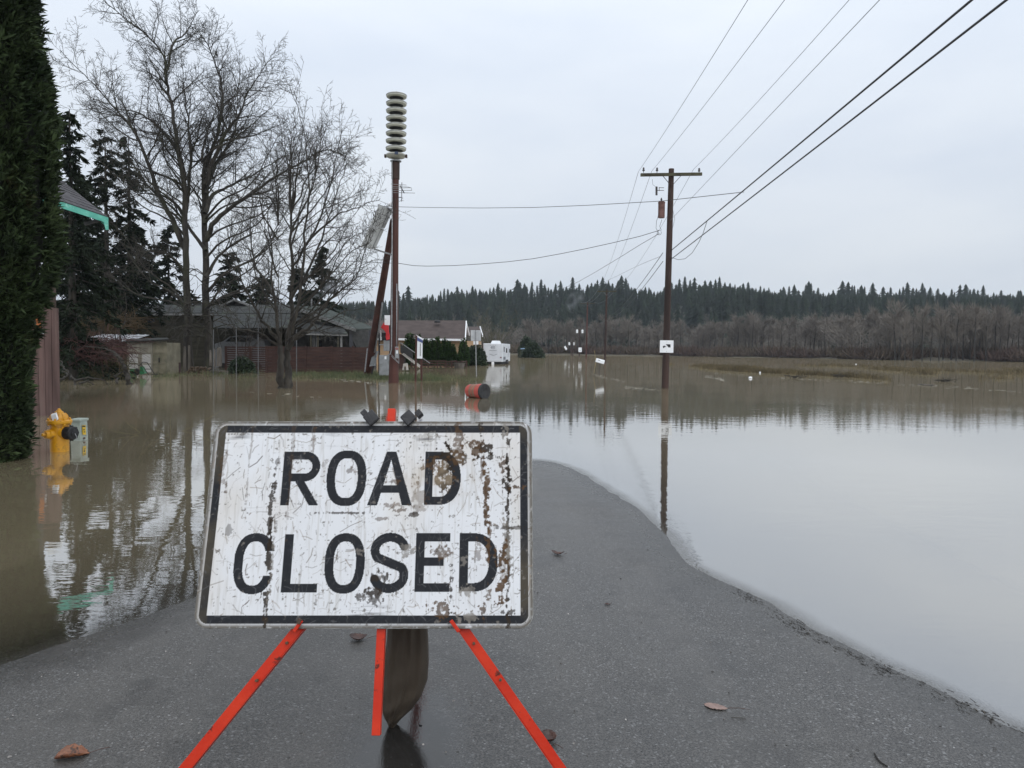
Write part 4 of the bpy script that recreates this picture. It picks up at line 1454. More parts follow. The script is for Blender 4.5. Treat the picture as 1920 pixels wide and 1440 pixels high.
tag(o, 'mass of dark conifers covering the slope of the far hill', 'woodland', kind='stuff')

# bare riverside trees one can tell apart -----------------------------
protoB = []
for k in range(6):
    th = thing('riverside_bare_tree', 'x', 'tree')
    (tv, tf), (bv, bf) = BARE[k]
    mesh_np('trunk', tv, [tf], M_fartrunk, th, local=True, smooth=True)
    mesh_np('crown', bv, [bf], M_farbare, th, local=True)
    th['used'] = 0
    protoB.append(th)
GB = 'bare trees lining the far shore'
px = 985.0
while px < 1935:
    x0 = px
    Ysh = None
    for _ in range(12):
        Y = 160.0 if Ysh is None else Ysh
        x = (px - 960) / FPX * Y
        Ysh = float(np.interp(x, SHORE_X, SHORE_Y))
    Y = Ysh + 8 + rng.uniform(0, 16)
    x = (px - 960) / FPX * Y
    H = rng.uniform(10.0, 14.8)
    if px < 1250: H *= rng.uniform(.85, 1.15)
    H *= 1 + .04 * float(sstep(1500, 1800, px))
    k = rng.randrange(6)
    s = H / 18
    put(protoB[k], (x, Y, .4), (s * rng.uniform(.85, 1.2), s * .9, s), rng.uniform(0, 6.28),
        'x', GB)['pxk'] = px
    px += rng.uniform(5, 17)
# rest of the bare wood behind them
pl = []
for i in range(820):
    px = rng.uniform(-200, 2150)
    f = rng.random() ** 1.3
    Y = 200.0
    for _ in range(4):
        x = (px - 960) / FPX * Y
        Y = float(np.interp(x, SHORE_X, SHORE_Y)) + 14 + f * 150
    x = (px - 960) / FPX * Y
    g = max(.5, float(hill_z(np.array([x]), np.array([Y]))[0]))
    H = rng.uniform(7, 12.5)
    if f > .55 and px < 1500: H *= .8
    pl.append((x, Y, g, H / 18, H / 18 * rng.uniform(1.1, 1.6), rng.uniform(0, 6.28)))
V, Fs = scatter(BARE_L, pl)
o = mesh_np('bare_woodland', V, Fs, M_farbare)
tag(o, 'brown haze of leafless woodland between the shore and the hill', 'woodland', kind='stuff')
pl = []
for i in range(1000):
    px = rng.uniform(-200, 2150)
    Y = 200.0
    d = rng.uniform(3, 26)
    for _ in range(4):
        x = (px - 960) / FPX * Y
        Y = float(np.interp(x, SHORE_X, SHORE_Y)) + d
    x = (px - 960) / FPX * Y
    if abs(px - 1050) < 30 and d < 14: continue
    s = rng.uniform(.5, 1.25)
    pl.append((x, Y, .1, s * 1.15, s, rng.uniform(0, 6.28)))
V, Fs = scatter(BUSH_L, pl)
o = mesh_np('shore_brush', V, Fs, M_brush)
tag(o, 'reddish brown leafless brush along the far waterline', 'brush', kind='stuff')
for p in protoC + protoB:
    if not p['used']:
        for ch_ in list(p.children): bpy.data.objects.remove(ch_)
        bpy.data.objects.remove(p)
for o in list(COL.objects):
    if 'used' in o: del o['used']
def ordn(n):
    return '%d%s' % (n, 'th' if 10 <= n % 100 <= 20 else {1: 'st', 2: 'nd', 3: 'rd'}.get(n % 10, 'th'))
MARKS = [(700, 'the siren pole'), (930, 'the white trailer'), (1099, 'the third utility pole'), (1250, 'the near utility pole')]
for grp, what in ((GC, 'conifer on the far ridge skyline'), (GB, 'bare tree on the far shore')):
    lst = sorted([o for o in COL.objects if o.get('group') == grp and o.parent is None], key=lambda o: o['pxk'])
    cnt = {}
    for o in lst:
        mk = [m for m in MARKS if m[0] <= o['pxk']][-1][1]
        cnt[mk] = cnt.get(mk, 0) + 1
        w = o.scale.x / o.scale.z
        look = ('slim ' if w < (1.95 if grp == GC else .95) else 'broad ' if w > (2.5 if grp == GC else 1.1) else '')
        o['label'] = '%s%s, %s counting right from %s' % (look, what, ordn(cnt[mk]), mk)
        del o['pxk']

# --- grass: stubble in the flooded field on the right, green strip by the siren pole
def blades(places, hmin, hmax, seed, width=.012, lean=.35):
    nr = np.random.RandomState(seed)
    P = np.array(places)
    n = len(P)
    h = nr.uniform(hmin, hmax, n)
    a = nr.rand(n) * 6.28
    w = np.stack([np.cos(a), np.sin(a), np.zeros(n)], 1) * (width * nr.uniform(.6, 1.6, n))[:, None]
    d = np.stack([nr.normal(0, lean, n), nr.normal(0, lean, n), np.ones(n)], 1) * h[:, None]
    V = np.stack([P - w, P + w, P + d * .6 + w * .6, P + d], 1).reshape(-1, 3)
    i = np.arange(n)[:, None] * 4
    return V, np.concatenate([i, i + 1, i + 2, i + 3], 1)
M_stub = pm('dead_field_stubble', (0.062, 0.048, 0.023), (0.130, 0.102, 0.052), .4, .9, island=.35)
M_grass = pm('wet_green_grass', (0.035, 0.058, 0.018), (0.085, 0.095, 0.04), .8, .8, island=.4, c3=(0.16, 0.13, 0.07), c3scale=.7, c3lo=.5, c3hi=.7)
nr = np.random.RandomState(2)
pts = []
while len(pts) < 20000:
    px = nr.uniform(1255, 2000)
    lo = np.interp(px, [1255, 1400, 1600, 1750, 1920, 2000], [688, 698, 708, 722, 736, 740])
    hi = np.interp(px, [1255, 1400, 1600, 1750, 1920, 2000], [682, 682, 685, 688, 692, 694])
    py = nr.uniform(hi, lo)
    p = gp(px, py)
    dd = float(fbm(np.array([p.x * .10]), np.array([p.y * .06]), 17, 3)[0])
    if dd < .485 + .1 * nr.rand() + .1 * (py - hi) / (lo - hi): continue
    for q in range(nr.randint(2, 6)):
        pts.append((p.x + nr.normal(0, .14), p.y + nr.normal(0, .2), -.06))
V, F = blades(pts, .14, .48, 5, .018, .3)
o = mesh_np('field_stubble', V, [F], M_stub)
tag(o, 'brown dead stubble poking out of the flooded field', 'grass', kind='stuff')
pts = []
while len(pts) < 16000:
    px = nr.uniform(120, 905)
    py = nr.uniform(692, 722)
    p = gp(px, py)
    z = float(ground_z(p.x, p.y))
    if px > 540:
        dens = math.exp(-((py - np.interp(px, [540, 640, 760, 830, 905], [703, 702, 709, 711, 707])) / 6.5) ** 2)
    else:
        dens = .35 * math.exp(-((py - 702) / 6.0) ** 2) * (float(fbm(np.array([p.x * .5]), np.array([p.y * .3]), 5, 2)[0]) > .52)
    if nr.rand() > dens: continue
    for q in range(4):
        pts.append((p.x + nr.normal(0, .12), p.y + nr.normal(0, .15), min(z, 0) - .03))
V, F = blades(pts, .10, .36, 6, .012, .45)
o = mesh_np('verge_grass', V, [F], M_grass)
tag(o, 'green grass strip half under water at the foot of siren pole', 'grass', kind='stuff')
# ================================================================ POLES, SIREN, WIRES
M_pole = pm('creosoted_pole', (0.020, 0.010, 0.008), (0.050, 0.026, 0.019), 3, .8, .5, 10, stretch=(1, 1, .12), bdist=.02)
M_pole2 = pm('red_brown_pole', (0.042, 0.014, 0.010), (0.080, 0.029, 0.021), 3, .8, .5, 10, stretch=(1, 1, .12), bdist=.02)
M_arm = pm('weathered_mossy_timber', (0.030, 0.026, 0.016), (0.075, 0.070, 0.040), 4, .9, .5, 18)
M_blk = pm('black_cable', (0.012, 0.012, 0.014), (0.02, 0.02, 0.022), 8, .6)
M_thin = pm('grey_bare_wire', (0.14, 0.15, 0.17), (0.2, 0.21, 0.23), 8, .5)
M_insul = pm('dark_porcelain', (0.02, 0.018, 0.018), (0.05, 0.04, 0.04), 10, .3)
M_galv = pm('galvanised_steel', (0.20, 0.205, 0.21), (0.32, 0.325, 0.33), 12, .45, .05, metal=.4)
M_grey = pm('grey_painted_cabinet', (0.20, 0.21, 0.215), (0.27, 0.28, 0.285), 4, .55, .1, c3=(.12, .11, .09), c3scale=3)
M_white = pm('white_paint', (0.72, 0.73, 0.74), (0.80, 0.81, 0.82), 4, .5, c3=(.5, .48, .43), c3scale=3, c3lo=.6)
M_trans = pm('rusty_transformer', (0.10, 0.045, 0.035), (0.19, 0.10, 0.085), 5, .7, .2, c3=(.05, .025, .02), c3scale=4)
M_cream = pm('cream_siren_fibreglass', (0.36, 0.36, 0.30), (0.47, 0.47, 0.40), 5, .55, .05, c3=(.26, .26, .20), c3scale=2.5)
M_navy = pm('dark_blue_plate', (0.02, 0.035, 0.075), None, rough=.5)
M_black = pm('flat_black', (0.010, 0.010, 0.011), None, rough=.6)

def power_pole(label, base, H, r, lean=(0, 0), arm=2.4, arm_off=-.25, trans=None, detail=True, pm_=None):
    th = thing('utility_pole', label, 'utility pole', base, 'power poles along the road')
    b0 = Vector(base)
    up = Vector((lean[0], lean[1], 1)).normalized()
    top = b0 + up * H
    mat = pm_ or M_pole
    MB().tube([b0 - up * .4, b0 + up * H * .3, b0 + up * H * .7, top], [r * 1.08, r, r * .9, r * .8], 16 if detail else 8).build('pole', mat, th, auto=40)
    ca = top - up * .28 + Vector((0, -r - .06, 0))
    if arm:
        x0, x1 = -arm / 2 + arm_off, arm / 2 + arm_off
        dz = .012 * arm
        MB().bar(ca + Vector((x0, 0, -dz)), ca + Vector((x1, 0, dz)), .10, .12).build('crossarm', M_arm, th)
        for fx in ((x0 + .12, x0 + .68, x1 - .12) if detail else (x0 + .1, x0 + .7, x1 - .1)):
            p = ca + Vector((fx, 0, .06))
            MB().lathe([(.012, 0), (.012, .07), (.05, .075), (.055, .11), (.03, .12), (.048, .15), (.03, .17), (.045, .19), (.02, .22)], p, n=10).build('insulator', M_insul, th, smooth=True)
        for sx in (-.42, .36):
            MB().bar(ca + Vector((sx, -.05, -.05)), b0 + up * (H - .75) + Vector((0, -r, 0)), .03, .015).build('arm_brace', M_galv if not detail else M_pole, th)
    return th, top, ca

bp0 = gp(1247, 728)
H0 = (728 - 321) / FPX * bp0.y
pole, ptop, pca = power_pole('near utility pole with crossarm and rusty transformer standing in flood water', (bp0.x, bp0.y, 0), H0, .142, (0.009, 0), arm=2.55, arm_off=-.04)
def pp(px, py, dy=0.0):
    return at(px, py, bp0.y + dy)
MB().lathe([(.02, 0), (.135, .01), (.14, .06), (.14, .60), (.15, .62), (.15, .66), (.10, .70), (.04, .72)], pp(1240, 409, -.02), n=18).build('transformer', M_trans, pole, auto=40)
MB().lathe([(.03, 0), (.05, .05), (.03, .09), (.045, .12), (.02, .2)], pp(1240, 380, -.05), n=10).build('bushing', M_insul, pole, smooth=True)
MB().tube([pp(1231, 366, -.1), pp(1231, 350, -.1)], [.045, .045], 8).build('fuse_cutout', M_insul, pole)
m = MB()
m.bar(pp(1233, 357, -.1), pp(1245, 357, -.1), .02, .02).bar(pp(1236, 352, -.1), pp(1245, 352, -.1), .02, .02).bar(pp(1236, 351, -.1), pp(1236, 358, -.1), .02, .02)
m.build('cutout_bracket', M_pole, pole)
# loose leads coiled on the pole
m = MB()
m.tube([pp(1236, 398, -.2), pp(1231, 415, -.2), pp(1230, 428, -.2), pp(1236, 438, -.2)], .008, 4)
m.tube([pp(1241, 412, -.2), pp(1237, 424, -.2), pp(1240, 432, -.2)], .008, 4)
for k in range(5):
    m.tube([pp(1236 + 4 * math.cos(a + k), 436 + 4.5 * math.sin(a + k), -.25 - .02 * k) for a in np.linspace(0, 5.5, 12)], .007, 4)
m.tube([pp(1258, 378, -.1), pp(1262, 395, -.3), pp(1265, 410, -.3), pp(1262, 425, -.2), pp(1256, 435, -.1)], .007, 4)
m.tube([pp(1223, 336, -.2), pp(1224, 346, -.2), pp(1229, 350, -.15)], .006, 4)
m.build('loose_leads', M_blk, pole)
# square sign on the pole
sg = thing('pole_sign', 'small square white sign with black truck symbol fixed to near utility pole', 'sign', pp(1249, 663, -.17))
sc_p = lambda px, py: at(px, py, bp0.y - .175)
def plate(pts, th=.006):
    return MB().slab([sc_p(*p) for p in pts], (0, th, 0))
plate([(1237.5, 638), (1263, 638.3), (1262.5, 661.5), (1237, 661)]).build('plate', M_white, sg)
sy = -.182
def sc_q(pts, name, mat):
    MB().slab([at(p[0], p[1], bp0.y - .180) for p in pts], (0, .003, 0)).build(name, mat, sg)
sc_q([(1248.5, 645.3), (1257.2, 645.6), (1257.2, 651), (1256, 652), (1254.8, 650.8), (1254, 652)], 'truck_symbol', M_black)
sc_q([(1243, 648.8), (1246, 648.2), (1249.6, 650.6), (1246.2, 650.7), (1244.8, 652.8), (1243.2, 652)], 'truck_symbol', M_black)
sc_q([(1250, 640.3), (1250.8, 640.3), (1250.8, 641.2), (1250, 641.2)], 'bolt', M_black)
sc_q([(1249.6, 658.6), (1250.4, 658.6), (1250.4, 659.5), (1249.6, 659.5)], 'bolt', M_black)
st = gp(1241, 727)
mst = MB().tube([(st.x, st.y, -.3), (st.x + .02, st.y, .44)], .020, 8).build('marker_stake', M_white)
tag(mst, 'thin white marker stake standing in water beside near utility pole', 'stake')

FARP = [((1134, 682), 543, .13, 2.3, 'second utility pole down the road, dark, behind leaning mailbox'), ((1099, 672.5), 567, .15, 2.9, 'third utility pole down the road, reddish, with wide crossarm')]
fp = []
for (bx, by), ty, r_, arm, lab in FARP:
    b0 = gp(bx, by)
    th_, tp_, ca_ = power_pole(lab, (b0.x, b0.y, 0), (by - ty) / FPX * b0.y, r_, (.01, 0), arm=arm, arm_off=0, detail=False, pm_=M_pole if bx > 1120 else M_pole2)
    fp.append((b0, tp_, ca_, arm))
for (bx, by), ty, lab, Yv in (((1086, 668), 617, 'far utility pole carrying two pale transformer cans', 175), ((1071, 666), 641, 'farthest utility pole with two pale cans by the road', 215), ((1074, 666), 632, 'thin far utility pole just right of the farthest one', 205)):
    b0 = at(bx, by, Yv)
    b0.z = -.2
    h_ = at(bx, ty, Yv).z + .2
    th_, tp_, ca_ = power_pole(lab, b0, h_, .14, (.005, 0), arm=0, detail=False)
    if 'cans' in lab:
        for sx in (-.62, .62):
            MB().lathe([(.05, 0), (.24, .02), (.25, .75), (.1, .85)], tp_ + Vector((sx, 0, -.95)), n=12).build('transformer', M_white, th_, auto=40)
        MB().bar(tp_ + Vector((-.9, 0, -.1)), tp_ + Vector((.9, 0, -.1)), .1, .12).build('crossarm', M_arm, th_)
b0 = at(1087.5, 668, 160)
rs_ = thing('road_sign', 'tiny white rectangular road sign far down the flooded road', 'sign', (b0.x, b0.y, 0))
MB().tube([(b0.x, b0.y, -.3), (b0.x, b0.y, 2.2)], .04, 6).build('post', M_arm, rs_)
MB().box((b0.x - .36, b0.y - .08, 1.25), (b0.x + .36, b0.y - .05, 2.2)).build('plate', M_white, rs_)
MB().box((b0.x - .15, b0.y - .09, 1.5), (b0.x + .15, b0.y - .085, 1.6)).build('print', M_grey, rs_)
b0 = at(1061, 667, 200)
rs_ = thing('road_sign', 'tilted white diamond sign beside the farthest utility pole', 'sign', (b0.x, b0.y, 0))
MB().tube([(b0.x, b0.y, -.3), (b0.x, b0.y, 2.6)], .05, 6).build('post', M_arm, rs_)
c = Vector((b0.x - .1, b0.y - .1, 2.2))
MB().obox(c, (.28, .05, -.45), (0, .01, 0), (.2, 0, .18)).build('plate', M_white, rs_)

# --- wires
def sag(p, q, s, n=24):
    p, q = Vector(p), Vector(q)
    return [p.lerp(q, k / n) - Vector((0, 0, 4 * s * (k / n) * (1 - k / n))) for k in range(n + 1)]
def wire(label, pts, r, mat=M_blk, name='overhead_wire', group='overhead wires'):
    o = MB().tube(pts, r, 6, cap=False).build(name, mat)
    return tag(o, label, 'wire', group)
def toward(px0, py0, Y0, px1, py1, Y1, s=.15, back=-22):
    p, q = at(px0, py0, Y0), at(px1, py1, Y1)
    e = p + (q - p) * ((back - p.y) / (q.y - p.y))
    e.z = p.z + .2
    # one span through q: parabola with the sag that makes it pass q
    t = (q.y - p.y) / (e.y - p.y)
    zl = p.z + (e.z - p.z) * t
    s_ = (zl - q.z) / (4 * t * (1 - t))
    n = 60
    out = []
    for k in range(n + 1):
        u = k / n
        r_ = p.lerp(e, u)
        r_.z -= 4 * s_ * u * (1 - u)
        out.append(r_)
    return out
wire('thin wire from left insulator of near pole running overhead', toward(1197, 322, bp0.y, 1402, 0, 15.3), .0065, M_thin)
wire('thin wire from second insulator of near pole running overhead', toward(1222, 321, bp0.y, 1471, 0, 15.2), .0065, M_thin)
wire('thin wire from right insulator of near pole running overhead', toward(1300, 318, bp0.y, 1592, 0, 15.2), .0065, M_thin)
wire('thin neutral wire leaving near pole by the transformer', toward(1256, 414, bp0.y, 1649, 0, 12.0), .0065, M_thin)
wire('thick black cable from near pole to top right, upper of two', toward(1258, 470, bp0.y, 1822, 0, 9.2), .017)
wire('thick black cable from near pole to top right, lower of two', toward(1257, 487, bp0.y, 1887, 0, 8.4), .016)
# cross wires to the left
j = at(1395, 360, 23.0)
wire('long thin wire crossing the view from thick cable to siren pole', [at(a, b_, 23 + (1395 - a) / 745 * 13) for a, b_ in ((1395, 360), (1340, 366), (1240, 377), (1100, 385), (1000, 389), (900, 390), (800, 389), (755, 388), (690, 386), (640, 383), (560, 378))], .010)
wire('slack twisted service cable from near pole transformer to the left yard', [at(a, b_, bp0.y + (1236 - a) / 486 * 4) for a, b_ in ((1236, 432), (1200, 443), (1150, 455), (1100, 466), (1050, 476), (1000, 485), (950, 491), (900, 495), (850, 498), (800, 499), (775, 498), (750, 494), (700, 492), (640, 489))], .012)
wire('service cable from near pole sloping down to far houses', [at(a, b_, bp0.y + (1236 - a) / 300 * 45) for a, b_ in ((1236, 438), (1200, 459), (1160, 484), (1120, 508), (1085, 528), (1040, 548), (1000, 562), (960, 572), (930, 577))], .013)
# loops hanging under the cables
wire('slack loop of cable hanging below thick cables right of near pole', [at(a, b_, bp0.y - (a - 1257) / 68 * 7) for a, b_ in ((1257, 482), (1272, 487), (1285, 485), (1298, 474), (1310, 455), (1318, 438), (1326, 414))], .009)
# to the second pole
b2, t2, c2, arm2 = fp[0]
b3, t3, c3_, arm3 = fp[1]
a2 = [c2 + Vector((f, 0, .25)) for f in (-1.05, -.45, 1.05)]
a3 = [c3_ + Vector((f, 0, .25)) for f in (-1.35, -.65, 1.35)]
for k, (px0, py0) in enumerate(((1197, 322), (1222, 321), (1300, 318))):
    wd = ('left', 'middle', 'right')[k]
    wire('thin %s wire running from near pole crossarm to second pole' % wd, sag(at(px0, py0, bp0.y), a2[k], .7), .008, M_thin)
    wire('thin %s wire running from second pole to third pole' % wd, sag(a2[k], a3[k], .7), .012, M_thin)
for k, (py0, h_) in enumerate(((474, 5.6), (490, 5.2))):
    wd = ('upper', 'lower')[k]
    wire('%s black cable running from near pole away to second pole' % wd, sag(at(1243, py0, bp0.y), b2 + Vector((0, -.15, h_)), .6), .013)
    wire('%s black cable running from second pole to third pole' % wd, sag(b2 + Vector((0, -.15, h_)), b3 + Vector((0, -.15, h_)), .6), .016)
wire('thin wire sloping from near pole leftwards to the far tree line', [at(a, b_, bp0.y + (1240 - a) * .25) for a, b_ in ((1240, 480), (1215, 490), (1190, 501), (1160, 516), (1135, 528))], .009, M_thin)

# --- siren pole
s0 = gp(738, 718)
YS = s0.y
def ss(px, py, dy=0.0):
    return at(px, py, YS + dy)
sp_ = thing('siren_pole', 'tall red brown pole topped by stack of cream siren discs', 'siren', (s0.x, s0.y, 0))
axp = lambda py: ss(738 + (718 - py) / 418 * 4.3, py)
MB().tube([axp(735), axp(660), axp(500), axp(306)], [.245, .20, .165, .14], 16).build('pole', M_pole2, sp_, auto=40)
MB().tube([axp(336), axp(304)], [.175, .175], 14).build('sleeve', M_pole, sp_, auto=40)
MB().lathe([(.16, 0), (.25, .0), (.25, .04), (.1, .05)], axp(303), n=16).build('bracket_plate', M_galv, sp_, auto=40)
ds = (axp(180) - axp(295))
for k in range(9):
    c = axp(297.5 - k * 14.1)
    d_ = MB()
    if k == 0:
        d_.lathe([(.12, 0), (.40, .06), (.46, .12), (.46, .155), (.42, .19), (.2, .22), (.12, .23)], c, n=32)
    else:
        d_.lathe([(.12, .0), (.34, .02), (.435, .045), (.45, .06), (.45, .15), (.43, .165), (.3, .17), (.1, .175)], c, n=32)
    h_ = d_.build('siren_disc', M_cream, sp_, auto=35)
    MB().lathe([(.456, .118), (.462, .12), (.462, .14), (.456, .142)], c, n=32).build('rim_band', M_galv, h_)
    if k < 8:
        MB().lathe([(.13, .16), (.14, .2), (.17, .30), (.31, .345), (.33, .355), (.1, .36)], c, n=14).build('neck', M_black, sp_)  # neck flared and coloured black to paint the shade between and under discs
c = axp(292)
MB().box((c.x + .02, c.y - .50, c.z - .06), (c.x + .17, c.y - .45, c.z + .06)).build('maker_plate', M_navy, sp_)
for sx in (-.47, .47):
    MB().box((c.x + sx - .04, c.y - .1, c.z - .09), (c.x + sx + .04, c.y + .05, c.z + .04)).build('latch', M_pole, sp_)
MB().tube([axp(176), axp(171)], .012, 5).build('tip', M_galv, sp_)
# conduits
MB().tube([ss(735.5, 335, -.16), ss(735, 500, -.19), ss(734.5, 600, -.22), ss(734, 655, -.24), ss(732, 664, -.25), ss(727, 664.5, -.25)], .028, 8).build('conduit', M_galv, sp_, smooth=True)
MB().tube([ss(744, 532, -.20), ss(744, 600, -.22), ss(743.5, 652, -.24)], .024, 8).build('conduit', M_galv, sp_, smooth=True)
MB().tube([ss(735, 300, -.16), ss(735, 335, -.2)], .03, 6).build('cable_guard', M_grey, sp_)
mt = MB().box(ss(740.5, 672, -.42), ss(747.5, 650, -.24)).build('meter_box', M_grey, sp_)
MB().box(ss(743, 663, -.44), ss(746, 657, -.425)).build('meter_label', M_white, mt)
MB().box(ss(741, 655.5, -.435), ss(747, 652, -.425)).build('meter_glass', pm('reddish_meter', (.28, .12, .11), None), mt)
m = MB()
m.bar(ss(734, 665, -.35), ss(748, 680, -.35), .02, .02).bar(ss(734, 668, -.35), ss(748, 681.5, -.35), .02, .02).bar(ss(748, 661, -.35), ss(748, 682, -.35), .02, .02)
m.build('guy_bracket', M_galv, sp_)
# yagi antenna
an = MB().tube([ss(753.5, 342, -.3), ss(753, 378, -.3)], .018, 6).build('antenna_mast', M_galv, sp_)
MB().bar(ss(750, 348, -.2), ss(758, 362, -.8), .03, .03).build('antenna_boom', M_black, an)
m = MB()
for (x0, y0, x1, y1) in ((733, 345, 762, 347), (735, 350, 764, 350.5), (736, 353, 770, 352), (736, 357, 772, 357), (737, 361, 778, 362)):
    m.tube([ss(x0, y0, -.5), ss(x1, y1, -.5)], .012, 5)
m.tube([ss(764, 350.5, -.5), ss(771, 352, -.5), ss(772, 357, -.5)], .012, 5)
m.build('antenna_elements', M_galv, an)
MB().bar(ss(747, 370, -.1), ss(754, 370, -.3), .03, .03).build('antenna_bracket', M_pole, an)
MB().lathe([(.02, 0), (.13, .02), (.14, .06), (.05, .14)], ss(732, 384, -.2), axis=(-.6, -.6, .5), n=14).build('lamp', M_white, sp_, smooth=True)

# --- raking brace pole with solar panels
brb = at(690, 700, 43.0)
brt = ss(737, 414, .22)
br = thing('brace_pole', 'slanting red brown brace pole leaning against the siren pole', 'pole', (brb.x, brb.y, 0))
MB().tube([brb - (brt - brb) * .03, brb.lerp(brt, .5), brt], [.25, .19, .14], 14).build('pole', M_pole2, br, auto=40)
d_ = brt - brb
def bz(t, dx=0, dy=0):
    return brb + d_ * t + Vector((dx, dy, 0))
MB().tube([bz(.17, .24, -.35), bz(.32, .24, -.3), bz(.45, .22, -.3), bz(.52, .2, -.3)], .045, 8).build('conduit', M_galv, br, smooth=True)
bx_ = bz(.12, .26, -.35)
MB().obox(bx_, (.13, 0, .015), (0, .11, 0), (.11, 0, .42)).build('junction_box', M_grey, br, bevel=.01)
MB().tube([bx_ + Vector((.16, -.12, .35)), bx_ + Vector((.1, -.12, -.4))], .03, 6).build('cable', M_galv, br)
MB().tube([bx_ + Vector((-.02, 0, -.4)), bx_ + Vector((-.12, 0, -.9)), bx_ + Vector((-.16, 0, -1.3))], .04, 6).build('cable', M_black, br)
mid = lambda a, b_, dy=0: ss(a, b_, dy)
pan = thing('solar_panel', 'pair of grey solar panels tilted on the siren pole, seen from behind', 'solar panel', ss(712, 430, -.6))
M_pan = pm('panel_backsheet', (0.44, 0.45, 0.44), (0.56, 0.57, 0.56), 3, .6, .05, c3=(.32, .32, .3), c3scale=2)
A1, A2 = ss(724, 389, -.15), ss(690, 465, -.15)
long_ = A2 - A1
wid = Vector((.30, 1.05, .06)) * .62
nrm = long_.cross(wid).normalized()
for s0_, s1_ in ((.0, .47), (.50, 1.0)):
    p0, p1 = A1 + long_ * s0_, A1 + long_ * s1_
    for w0, w1 in ((-1, -.04), (.04, 1)):
        c = (p0 + p1) / 2 + wid * (w0 + w1) / 2
        q = MB().obox(c, (p1 - p0) / 2, wid * (w1 - w0) / 2, nrm * .025).build('panel', M_pan, pan)
        MB().obox(c + nrm * .03, (p1 - p0) / 2, wid * .03, nrm * .012).build('panel_rib', M_galv, q)
vis = Vector((.24, -.2, .08))
for s0_ in (0.0, .25, .485, .75, 1.0):
    p0 = A1 + long_ * s0_
    MB().bar(p0 - wid * 1.05 - nrm * .05, p0 + wid * 1.05 - nrm * .05, .04, .05).build('frame_rail', M_white if s0_ == .485 else M_galv, pan)
MB().bar(ss(702, 467, .1), ss(736, 478, .0), .07, .07).build('mounting_arm', M_galv, pan)
MB().bar(ss(728, 392, .1), ss(737, 396, .0), .07, .07).build('mounting_arm', M_galv, pan)

# --- service cabinets behind the pole, red stocking and boards
cb = at(722, 697, 40.0)
Y_ = 40.0
cab = thing('service_cabinet', 'grey electrical cabinet with upper box standing behind siren pole', 'cabinet', (cb.x, cb.y, 0))
def pb(x0, y0, x1, y1, Y0, Y1):
    a, c = at(x0, y1, Y0), at(x1, y0, Y0)
    return (a.x, Y0, a.z), (c.x, Y1, c.z)
q = MB().box(*pb(711, 666, 732, 704, Y_, Y_ + .5)).build('cabinet_body', M_grey, cab, bevel=.01)
MB().box(*pb(713, 669, 730, 695, Y_ - .012, Y_ - .002)).build('door', M_grey, q)
MB().box(*pb(721, 668, 724.5, 673.5, Y_ - .016, Y_ - .013)).build('warning_label', M_white, q)
q = MB().box(*pb(719, 638.5, 732, 658, Y_, Y_ + .3)).build('upper_box', M_grey, cab, bevel=.01)
MB().box(*pb(720.5, 640, 730.5, 656.5, Y_ - .012, Y_ - .002)).build('door', M_grey, q)
MB().tube([at(711, 700, Y_ + .1), at(711, 625, Y_ + .1)], .05, 8).build('post', M_black, cab)
MB().tube([at(731.5, 700, Y_ + .1), at(732, 580, Y_ + .1)], .06, 8).build('post', M_black, cab)
MB().box(*pb(711, 645.5, 719, 647, Y_ - .02, Y_ + .05)).build('cross_rail', M_galv, cab)
MB().box(*pb(711, 624, 732, 639, Y_ + .05, Y_ + .1)).build('backboard', M_black, cab)
b1 = MB().box(*pb(721, 591, 731.5, 609.5, Y_ - .05, Y_ - .02)).build('notice_board', M_white)
tag(b1, 'small pale grey board on the post above red stocking', 'board')
SK = [(715, 612), (720, 604), (721, 609), (728.5, 610), (729, 622), (730.5, 628), (731, 636), (724.5, 638), (723, 632), (723.5, 624), (720, 619), (714, 614)]
M_redc = pm('red_cloth', (0.42, 0.015, 0.02), (0.55, 0.03, 0.035), 3, .7, .2)
b1 = MB().slab([at(a, b_, Y_ - .10) for a, b_ in SK], (0, .07, 0)).build('red_decoration', M_redc, bevel=.012)
tag(b1, 'bright red stocking shaped decoration hanging on the service post', 'decoration')
b1 = MB().slab([at(a, b_, Y_ - .1) for a, b_ in ((712, 619), (714.5, 620), (716, 637), (713, 638.5))], (0, .03, 0)).build('hanging_strip', pm('grey_white_strip', (.15, .15, .15), (.6, .6, .6), 6, .7))
tag(b1, 'narrow grey and white strip hanging left of the red stocking', 'strip')
b1 = MB().tube([at(684, 697, 41), at(689, 653, 41)], .035, 6).build('leaning_pipe', M_galv)
tag(b1, 'thin grey pipe leaning beside the foot of the brace pole', 'pipe')

# --- info board on two posts
ib = gp(779.5, 716)
inf = thing('information_sign', 'tall white information board with blue top on two red brown posts', 'sign', (ib.x, ib.y, 0))
def iq(px, py, dy=0):
    return at(px, py, ib.y + dy)
for (xa, ya, xb, yb, dy) in ((779, 722, 780.8, 629, 0), (790.5, 714, 790.2, 671, .9)):
    MB().bar(iq(xa, ya, dy), iq(xb, yb, dy), .085, .085, (0, 1, 0)).build('post', M_pole2, inf)
ip = [iq(781.2, 628, .0), iq(792.5, 634.5, .9), iq(792, 672.5, .9), iq(780.6, 672, .0)]
MB().slab(ip, (-.02, .02, 0)).build('board', M_white, inf)
e = Vector((.012, -.014, 0))
lerp4 = lambda u, v: (ip[0].lerp(ip[1], u)).lerp(ip[3].lerp(ip[2], u), v) + e
MB().slab([lerp4(0.05, .08), lerp4(.98, .10), lerp4(.98, .24), lerp4(.05, .23)], (-.004, .004, 0)).build('blue_heading', pm('blue_print', (.03, .05, .17), (.06, .09, .26), 6, .5), inf)
